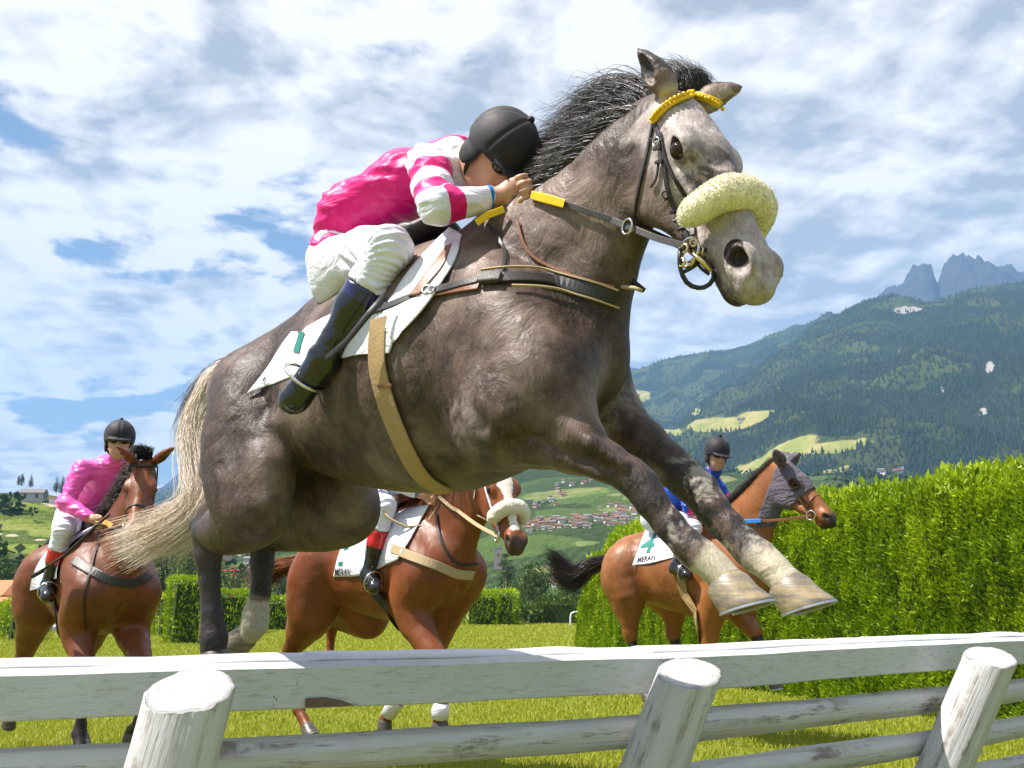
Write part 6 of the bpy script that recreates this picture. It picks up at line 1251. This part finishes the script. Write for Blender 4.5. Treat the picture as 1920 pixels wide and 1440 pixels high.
def simple_bridle(Fr, hb, T, M, root, mat, reinpts, rmat, sheep=None, ring=True, hand=None, rw=.016, hsc=1.0, nose=True):
    def lat(g, pts, r=.0075, nm='cheek_strap', mt=None, q=.5):
        P = []
        for c in pts: p = Fr.w(T((c[0], g * c[1], c[2]))); p2, n_ = hb.near(p, .006); P.append(p2)
        V, F = tube(resample(np.array(P), 14), r, 6, q=q); part(nm, V, F, mt or mat, root)
    for g in (1, -1): lat(g, [(.03, .07, .0), (.14, .10, -.02), (.26, .085, -.04), (.38, .07, -.05), (.45, .06, -.055)]); lat(g, [(.02, .08, -.03), (.04, .09, -.10), (.10, .07, -.19)], .006, 'throat_latch')
    lat(1, [(.04, .09, .0), (.04, .08, .05), (.05, .0, .09)], .009, 'browband'); lat(-1, [(.04, .09, .0), (.04, .08, .05), (.05, .0, .09)], .009, 'browband')
    if nose:
        for g in (1, -1): lat(g, [(.36, .0, .06), (.36, .05, .04), (.37, .07, -.01), (.38, .06, -.06)], .008, 'noseband')
    if sheep is not None:
        sp = SDF(np.array(T((.34, 0, .02))) - .26, np.array(T((.34, 0, .02))) + .26, .008); path = [(.36, .092, -.035), (.36, .084, .0), (.355, .064, .045), (.35, .028, .068), (.35, -.028, .068), (.355, -.064, .045), (.36, -.084, .0), (.36, -.092, -.035)]
        pp = resample(np.array([T(c) for c in path]), 14); rr = np.interp(np.linspace(0, 1, 14), [0, .1, .5, .9, 1], [.022, .034, .040, .034, .022])
        for a in range(13): sp.cone(pp[a], pp[a + 1], rr[a], rr[a + 1], .02)
        V, F, Vl = Fr.mesh(sp, 1); nn = vnormals(V, F); part('sheepskin_noseband', V + nn * fluffy(Vl, .005, 40)[:, None], F, sheep, root)
    for g in (1, -1):
        c = Fr.w(T((.45, g * .07, -.06))); V, F = torus(c, .034, .0055, Fr.M @ M[:, 1], 20, 6); part('bit_ring', V, F, M_STEEL, root)
    c = Fr.w(T((.45, .07, -.06))); P = [np.array(hand)] + [None] * 0; P = np.array([hand, hand * .66 + c * .34 + [0, 0, -.01], hand * .33 + c * .67 + [0, 0, -.015], c]); P = resample(P, 24)
    for i in range(24):
        u_, v_, z_ = proj(P[i]); h_ = hb.hit(u_, v_, .015)
        if h_ and (h_[0] - CAMP) @ FWD < z_: P[i] = h_[0]
    V, F = ribbon(P, np.tile(CAMP - P[0], (24, 1)), rw * 1.3, .006); part('rein', V, F, rmat[0], root, smooth=False)
    if rmat[1] is not None: V, F = ribbon(P[:9] + (CAMP - P[:9]) * .0015, np.tile(CAMP - P[0], (9, 1)), rw * 1.9, .010); part('rein_grip', V, F, rmat[1], root, smooth=False)
    c2 = Fr.w(T((.45, -.07, -.06))); P = resample(np.array([hand + [0, .05, 0], hand * .5 + c2 * .5, c2]), 12); V, F = tube(P, .006, 5); part('rein', V, F, rmat[0], root)
def saddle_set(Fr, hb, B, root, sidept, foot, girthx=-.02, mat=M_LEATHER):
    s = SDF(np.array(B(-.25, 0, 1.65)) - .5, np.array(B(-.25, 0, 1.65)) + .5, .014); s.chain([B(-.52, 0, 1.62, .03), B(-.35, 0, 1.625, .04), B(-.12, 0, 1.65, .035), B(.02, 0, 1.68, .035)], .03, 3.4); V, F, _ = Fr.mesh(s, 1); part('seat', V, F, mat, root)
    P = []; N_ = []
    for a in np.linspace(-.15, math.pi * .98, 26):
        p = np.array(B(girthx - .02, .5 * math.sin(a), 1.25 + .55 * math.cos(a))); q, n_ = hb.near(Fr.w(p), .012); P.append(q); N_.append(n_)
    V, F = ribbon(np.array(P), np.array(N_), .085, .008); part('girth', V, F, M_GIRTH if mat is not M_LEATHER else M_BLACK, root, smooth=False)
    V, F = torus(Fr.w(foot), .062, .006, Fr.F * .9 + [0, 0, -.3], 24, 6); part('stirrup', V, F, M_STEEL, root); V, F = tube(Fr.w(np.array([np.array(foot) + [0.01, 0, .06], sidept])), .010, 6, q=.4); part('stirrup_leather', V, F, mat, root)
def wrap_cloth(Fr, hb, B, root, x0, x1, z0, mat, off=.02, flare=.10, mirror=True):
    """number cloth over both sides: from x0 to x1 (metres from the withers), hem at height z0 at the back"""
    nu, nv = 22, 26; P = []
    for j in range(nv):
        a = -1.0 + 2.0 * j / (nv - 1)
        for i in range(nu):
            u = i / (nu - 1); x = x1 + (x0 - x1) * u; drop = (.62 + flare * u) ; ang = a * drop * 2.6; x_ = x - .06 * abs(a) * u * 2
            c = np.array(B(x_, 0, 1.28)); d = np.array([0, math.sin(ang), math.cos(ang)]); q = Fr.w(c + d * .55); p, n_ = hb.near(q, off); 
            h = hb.t.ray_cast(Vector(q), Vector(Fr.w(c) - q)); 
            if h[0] is not None: p = np.array(h[0]) + nrm(q - Fr.w(c)) * off
            P.append(p)
    P = np.array(P); f = (fbm(P * 8, 2) - .5) * .012; P = P + f[:, None]; F = []
    for j in range(nv - 1):
        for i in range(nu - 1): a = j * nu + i; F.append((a, a + 1, a + nu + 1, a + nu))
    part('cloth', P, F, mat, root); return BodyL(P, F)
def jersey_mat(name, fn): return silk(name, fn, .34, .35)
PK2 = (.80, .10, .42); BLU = (.005, .07, .50); RED2 = (.45, .004, .12)
M_JPINK = silk('pink_silk', lambda m: m.mix(m.math('GREATER_THAN', m.attr('u'), 1.93), PK2, (.30, .01, .08)), .34, .4)
M_JBLUE = silk('blue_silk', lambda m: m.mix(m.math('GREATER_THAN', m.attr('arm'), .5), BLU, bands(m, m.attr('u'), [.45, .70, 1.02, 1.30, 1.62, 2.01], [BLU, RED2, BLU, RED2, BLU, RED2])), .34, .4)
M_JWHITE = silk('white_silk', lambda m: m.mix(m.math('GREATER_THAN', m.attr('u'), 1.86), (.74, .74, .80), CYAN), .4, .4)
RM = lambda j, b=M_BOOT, h_=M_HELM: dict(skin=M_SKIN, jersey=j, breeches=M_BREECH, boot=b, helmet=h_, black=M_BLACK, goggle=M_GOG)
L3 = lambda Fr, *a: np.array(Fr.P(*a))

def seat(wz, **ov):
    d = dict(pelvis=(-.38, 0, .15), waist=(-.24, 0, .28), chest=(.02, 0, .38), neck=(.20, 0, .46), head=(.28, .03, .56), shN=(.06, .19, .38), elN=(.08, .28, .14), wrN=(.28, .15, .03), haN=(.38, .10, .01), hipN=(-.34, .12, .10), knN=(.12, .29, -.04), anN=(-.02, .31, -.38), toN=(.10, .34, -.47)); d.update(ov)
    d = {k: (v[0], v[1], v[2] + wz) for k, v in d.items()}; d.update(facedir=(.92, .30, -.22), updir=(.25, .05, 1.0), grip=np.array([.1, .4, .9]), curl=np.array([.3, .7, -.6])); return d
# left: bay horse, pink jockey
F1 = Frame(194, 985, 6.8, 51)
def left_horse():
    b = F1.w((0, 0, 0)); root = thing('bay_horse', 'glossy bay horse at the left carrying the pink jockey, partly behind the blond tail', 'horse', b)
    P = lambda *a: L3(F1, *a)
    # forelegs by pixel, hind legs by pixel
    legs = dict(fn=[(.40, .15, .62), (.38, .15, .26), (.44, .15, .16)], ff=[(.66, -.15, .62), (.58, -.15, .32), (.46, -.15, .26)],
                hn=[(-.82, .17, .98), (-1.12, .16, .62), (-1.28, .16, .30), (-1.38, .15, .22)], hf=[(-.55, -.17, .95), (-.78, -.16, .58), (-.62, -.15, .28), (-.56, -.15, .14)])
    poll = P(270, 876, .02)
    s, hb, T, M, cr, B = generic_horse(F1, root, M_BAY, legs, poll, math.radians(24), math.radians(56), 0.04, hsc=1.0, ears=(F1.l(W(237, 846, 6.0)) - poll, F1.l(W(313, 845, 6.1)) - poll), wz=1.56)
    mane_along(F1, cr, root, M_BLKH, 900, .12, (-.6, .5, .0), .05, .05)
    K = [[F1.w(np.array(poll) + [0, y, .05]), F1.w(np.array(poll) + [.05, y + .03, .12]), F1.w(np.array(poll) + [-.02, y + .12, .02])] for y in (-.04, 0, .05)]; V, F = hairs(K, 200, .012, .002, 8, .01, .3); part('forelock', V, F, M_BLKH, root)
    d = np.array(B(-1.02, 0, 1.46)); K = [[F1.w(d), F1.w(d + [-.12, 0, .03]), F1.w(d + [-.24, y, -.25]), F1.w(d + [-.28, y, -.6])] for y in (-.06, 0, .06)]; V, F = hairs(K, 500, .02, .0025, 10, .02, .3); part('tail', V, F, M_BLKH, root)
    for q, w_ in ((.16, 1),): pass
    # rider
    rt = thing('jockey', 'jockey in a plain pink jersey, goggles and black helmet at the left', 'person', F1.w(P(140, 975, 0)))
    jj = seat(1.56)
    g, hT, Mh = build_rider(F1, jj, rt, RM(M_JPINK, M_BOOTR), .009, face=True)
    V, F = tube(np.array([W(66, 1078, 6.25), W(120, 1042, 6.2), W(182, 985, 6.1), W(205, 965, 6.05)]), [.009, .008, .008, .009], 7); st = thing('riding_whip', 'dark riding whip held by the pink jockey', 'whip', W(66, 1078, 6.25)); part('shaft', V, F, M_BLACK, st)
    V, F = tube(np.array([W(60, 1081, 6.26), W(80, 1070, 6.24)]), .014, 6); part('flap', V, F, M_BLACK, st)
    ck = thing('saddle_cloth', 'white number cloth on the bay horse under the pink jockey', 'saddle cloth', F1.w(B(-.3, .3, 1.4))); cb = wrap_cloth(F1, hb, B, ck, -.55, .12, 1.1, M_CLOTH, .02, .06)
    sd = thing('racing_saddle', 'black racing saddle and steel stirrup on the bay horse', 'saddle', F1.w(B(-.2, 0, 1.6))); saddle_set(F1, hb, B, sd, g['knN'] + [0, .03, 0], g['toN'] * .6 + g['anN'] * .4 + [0, 0, -.0])
    bp = thing('breast_girth', 'black strap across the chest of the bay horse', 'harness', F1.w(B(.4, 0, 1.3))); V, F = hb.strap([(140, 1052), (165, 1068), (195, 1082), (225, 1092), (255, 1092), (280, 1080)], .055, .006, .012, 26); part('chest_strap', V, F, M_LEATHER, bp, smooth=False)
    V, F = hb.strap([(188, 1000), (180, 1040), (160, 1110), (158, 1150), (162, 1180)], .012, .005, .012, 26); part('martingale', V, F, M_LEATHER, bp, smooth=False)
    br = thing('bridle', 'black bridle with orange reins on the bay horse', 'bridle', F1.w(poll)); simple_bridle(F1, hb, T, M, br, M_LEATHER, None, (M_LEATHER, plain('orange_rubber', (.75, .25, .01), .5)), None, hand=F1.w(g['haN']))
left_horse()
# middle: chestnut, white-clad rider mostly hidden behind the grey's belly
F2 = Frame(765, 955, 6.35, 45)
def mid_horse():
    b = F2.w((0, 0, 0)); root = thing('chestnut_horse', 'chestnut horse with white sheepskin noseband seen under the belly of the grey horse', 'horse', b); P = lambda *a: L3(F2, *a)
    legs = dict(fn=[P(835, 1262, .15), P(826, 1332, .15), P(824, 1352, .14)], ff=[P(790, 1290, -.15), P(740, 1320, -.15), P(722, 1350, -.15)],
                hn=[P(583, 1160, .17), P(545, 1222, .16), P(560, 1330, .15), P(575, 1362, .15)], hf=[P(690, 1160, -.17), P(622, 1165, -.15), P(618, 1240, -.14), P(600, 1262, -.14)])
    poll = P(928, 872, .06)
    s, hb, T, M, cr, B = generic_horse(F2, root, M_CHEST, legs, poll, math.radians(20), math.radians(58), 0.10, dark_legs=0.0, hsc=1.02, wz=1.66, neckr=.95, xs=.93,
                                       white=lambda hl: (np.abs(hl[:, 1] - .01) < .022 + .03 * np.exp(-((hl[:, 0] - .17) / .07) ** 2)) * (hl[:, 2] > .02) * (hl[:, 0] > .12) * (hl[:, 0] < .5) * 1.0)
    mane_along(F2, cr, root, M_CMANE, 1500, .18, (-.8, .6, -.1), .06, .05)
    d = np.array(B(-1.02, 0, 1.44)); K = [[F2.w(d), W(530, 1062, 7.35), W(505, 1070 + y, 7.4), W(470, 1085 + y * 2, 7.4)] for y in (-12, 0, 12)]; V, F = hairs(K, 900, .03, .003, 10, .02, .3); part('tail', V, F, M_CMANE, root)
    for key in ('fn', 'ff'):
        kn, ft, hf = legs[key]; V, F = tube(F2.w(np.array([ft * .8 + kn * .2, ft, ft * .35 + hf * .65])), [.042, .052, .050], 12); V = V + vn_(V, F, .0); part('leg_boot', V, F, M_CLOTH, root)
    rt = thing('jockey', 'jockey in white breeches and blue-cuffed white silks riding the chestnut horse', 'person', F2.w(P(690, 905, 0)))
    jj = seat(1.66, knN=(.15, .30, -.03), anN=(.02, .31, -.43), toN=(.13, .34, -.52), wrN=(.32, .14, .04), haN=(.42, .09, .02))
    g, hT, Mh = build_rider(F2, jj, rt, RM(M_JWHITE, M_BOOTR), .010, face=True)
    ck = thing('saddle_cloth', 'white number cloth lettered MERAN with a green number on the chestnut horse', 'saddle cloth', F2.w(B(-.3, .3, 1.4)))
    rows = [[(655, 985), (720, 960), (805, 945)], [(636, 1035), (690, 1030), (775, 1000)], [(624, 1082), (680, 1078), (745, 1050)]]; V, F = drape(hb, rows, 40, 20, .03, .004); part('cloth', V, F, M_CLOTH, ck); cb = BodyL(V, F)
    cloth_shape([[(648, 1025), (656, 1024), (642, 1060), (634, 1060)]], cb, M_GREEN, ck, name='number_stroke'); cloth_text('MERAN', [(629, 1066), (658, 1066), (656, 1078), (628, 1079)], cb, M_INK, ck, bold=.01)
    sd = thing('racing_saddle', 'racing saddle with tan girth on the chestnut horse', 'saddle', F2.w(B(-.2, 0, 1.6))); saddle_set(F2, hb, B, sd, g['knN'] + [0, .03, 0], g['toN'] * .6 + g['anN'] * .4)
    bp = thing('breast_girth', 'cream breast girth across the chest of the chestnut horse', 'harness', F2.w(B(.4, 0, 1.3))); V, F = hb.strap([(738, 1028), (775, 1045), (820, 1062), (855, 1075), (884, 1078)], .055, .008, .014, 26); part('chest_strap', V, F, M_PADC, bp, smooth=False)
    V, F = hb.strap([(820, 960), (823, 1000), (838, 1035), (860, 1058), (893, 1056)], .016, .006, .012, 26); part('martingale', V, F, M_LEATHER, bp, smooth=False)
    br = thing('bridle', 'white bridle and reins with white sheepskin noseband on the chestnut horse', 'bridle', F2.w(poll)); simple_bridle(F2, hb, T, M, br, M_CLOTH, None, (M_PADC, None), M_SHEEPW, hand=F2.w(g['haN']), hsc=1.02)
    V, F = tube(np.array([F2.w(g['haN']) + [0, -.02, -.03], W(800, 985, 6.0), W(760, 988, 5.95), W(730, 972, 5.95), W(712, 950, 6.0)]), .009, 6); part('rein', V, F, M_PADC, br)
def vn_(V, F, k): return 0
mid_horse()
# right: golden bay with grey hood, blue jockey
F3 = Frame(1320, 968, 8.0, 49)
def right_horse():
    b = F3.w((0, 0, 0)); root = thing('bay_horse', 'light bay horse in a grey blinker hood with black tail before the tall hedge', 'horse', b); P = lambda *a: L3(F3, *a)
    legs = dict(fn=[P(1330, 1212, .15), P(1318, 1280, .15), P(1305, 1295, .14)], ff=[P(1415, 1185, -.15), P(1440, 1250, -.15), P(1448, 1275, -.15)],
                hn=[P(1178, 1120, .17), P(1182, 1192, .16), P(1200, 1275, .15), P(1210, 1300, .15)], hf=[P(1265, 1120, -.17), P(1262, 1192, -.15), P(1290, 1270, -.14), P(1300, 1295, -.14)])
    poll = P(1466, 876, .02)
    s, hb, T, M, cr, B = generic_horse(F3, root, M_BAY2, legs, poll, math.radians(-6), math.radians(50), 0.03, hsc=1.0, wz=1.66, xs=.93, ears=(F3.l(W(1453, 856, 7.3)) - poll, F3.l(W(1484, 858, 7.4)) - poll))
    mane_along(F3, cr, root, M_BLKH, 1500, .11, (-.5, .3, .4), .03, .07)
    d = np.array(B(-1.03, 0, 1.44)); K = [[F3.w(d + [.03, 0, 0]), W(1112, 1060 + y, 9.0), W(1075, 1082 + y * 1.6, 9.05), W(1045, 1062 + y * 2.2, 9.1), W(1022, 1044 + y * 2.2, 9.1)] for y in (-9, 0, 12)]; V, F = hairs(K, 1100, .03, .003, 12, .02, .4); part('tail', V, F, M_BLKH, root)
    rt = thing('jockey', 'jockey in blue and crimson silks with black pompom helmet before the hedge', 'person', F3.w(P(1262, 925, 0)))
    jj = seat(1.66, head=(.20, .06, .555), neck=(.12, 0, .43), chest=(-.06, 0, .35), waist=(-.30, 0, .26), pelvis=(-.44, 0, .14), hipN=(-.40, .12, .10), shN=(-.02, .19, .36), elN=(.08, .28, .13), anN=(-.04, .31, -.32), toN=(.08, .34, -.40)); jj['pom'] = 1; jj['facedir'] = (.85, .40, -.42)
    g, hT, Mh = build_rider(F3, jj, rt, RM(M_JBLUE), .010, face=True)
    ck = thing('saddle_cloth', 'white number cloth with a green 4 and MERAN on the horse before the hedge', 'saddle cloth', F3.w(B(-.3, .3, 1.4)))
    rows = [[(1210, 993), (1235, 990), (1262, 990)], [(1196, 1030), (1225, 1030), (1262, 1030)], [(1185, 1061), (1220, 1056), (1262, 1045)]]; V, F = drape(hb, rows, 34, 22, .03, .004); part('cloth', V, F, M_CLOTH, ck); cb = BodyL(V, F)
    four = [[(1217, 1004), (1231, 1002), (1229, 1006), (1219, 1012), (1213, 1029), (1208, 1029), (1212, 1016)], [(1206, 1010), (1211, 1009), (1207, 1019), (1224, 1013), (1223, 1018), (1200, 1025)], [(1198, 1021), (1206, 1018), (1212, 1020), (1211, 1024), (1200, 1026)]]
    cloth_shape([[(1214, 1006), (1231, 1001), (1230, 1006), (1221, 1009), (1214, 1036), (1208, 1035), (1213, 1018)], [(1200, 1012), (1206, 1010), (1204, 1020), (1222, 1016), (1221, 1021), (1197, 1026)]], cb, M_GREEN, ck, name='number') if False else cloth_text('4', [(1209, 1003), (1236, 1000), (1222, 1036), (1197, 1039)], cb, M_GREEN, ck, bold=.02, name='number')
    cloth_text('MERAN', [(1197, 1045), (1229, 1040), (1228, 1049), (1195, 1055)], cb, M_INK, ck, bold=.01)
    sd = thing('racing_saddle', 'racing saddle with tan girth on the hooded bay horse', 'saddle', F3.w(B(-.2, 0, 1.6))); saddle_set(F3, hb, B, sd, g['knN'] + [0, .03, 0], g['toN'] * .6 + g['anN'] * .4, mat=M_BROWNL)
    br = thing('bridle', 'brown bridle with bright blue rein grips on the hooded bay horse', 'bridle', F3.w(poll)); simple_bridle(F3, hb, T, M, br, M_BROWNL, None, (M_BROWNL, plain('blue_rubber', (.02, .22, .65), .5)), None, hand=F3.w(g['haN']))
    # blinker hood
    hs = SDF(np.array(poll) - .45, np.array(poll) + .55, .010); hs.A[:] = s_crop(s, hs) - .012; E = lambda c, r, k=.01, sub=False: hs.ell(T(c), r, k, M, sub)
    hs.cut(T((.30, 0, 0)), M[:, 0], .35); hs.cut(T((-.03, 0, .06)), -(M[:, 0] * .92 + M[:, 2] * .39), 1.2)
    for q in (-1, 1): E((.205, q * .10, .012), (.045, .06, .035), .006, True); E((.0, q * .055, .07), (.03, .035, .07), .006, True)
    V, F, Vl = F3.mesh(hs, 1); nn = vnormals(V, F); M_HOOD = silk('grey_hood_cloth', lambda m: m.mix(m.noise(12, 4, .6), (.075, .065, .085), (.12, .105, .13)), .8, .5); hd = thing('blinker_hood', 'dark grey cloth hood with eye holes on the head of the light bay horse', 'hood', F3.w(poll)); V = V + nn * ((fbm(Vl * 30, 3) - .5) * .01)[:, None]
    part('cloth', V, F, M_HOOD, hd)
    for q in (1, -1): V, F = torus(F3.w(T((.205, q * .096, .012))), .040, .006, F3.M @ M[:, 1], 22, 6, sx=1.0); part('eye_ring', V, F, M_BLACK, hd)
def s_crop(s, t):
    # resample field s on the grid of t by trilinear lookup
    g = [t.lo[a] + t.h * np.arange(t.n[a]) for a in range(3)]; X, Y, Z = np.meshgrid(*g, indexing='ij'); P = (np.stack([X, Y, Z], -1) - s.lo) / s.h; P = np.clip(P, 0, np.array(s.n) - 1.001); i = P.astype(int); f = P - i; out = 0
    for a in (0, 1):
        for b in (0, 1):
            for c in (0, 1):
                w = (f[..., 0] if a else 1 - f[..., 0]) * (f[..., 1] if b else 1 - f[..., 1]) * (f[..., 2] if c else 1 - f[..., 2]); out = out + w * s.A[i[..., 0] + a, i[..., 1] + b, i[..., 2] + c]
    return out.astype(np.float32)
right_horse()
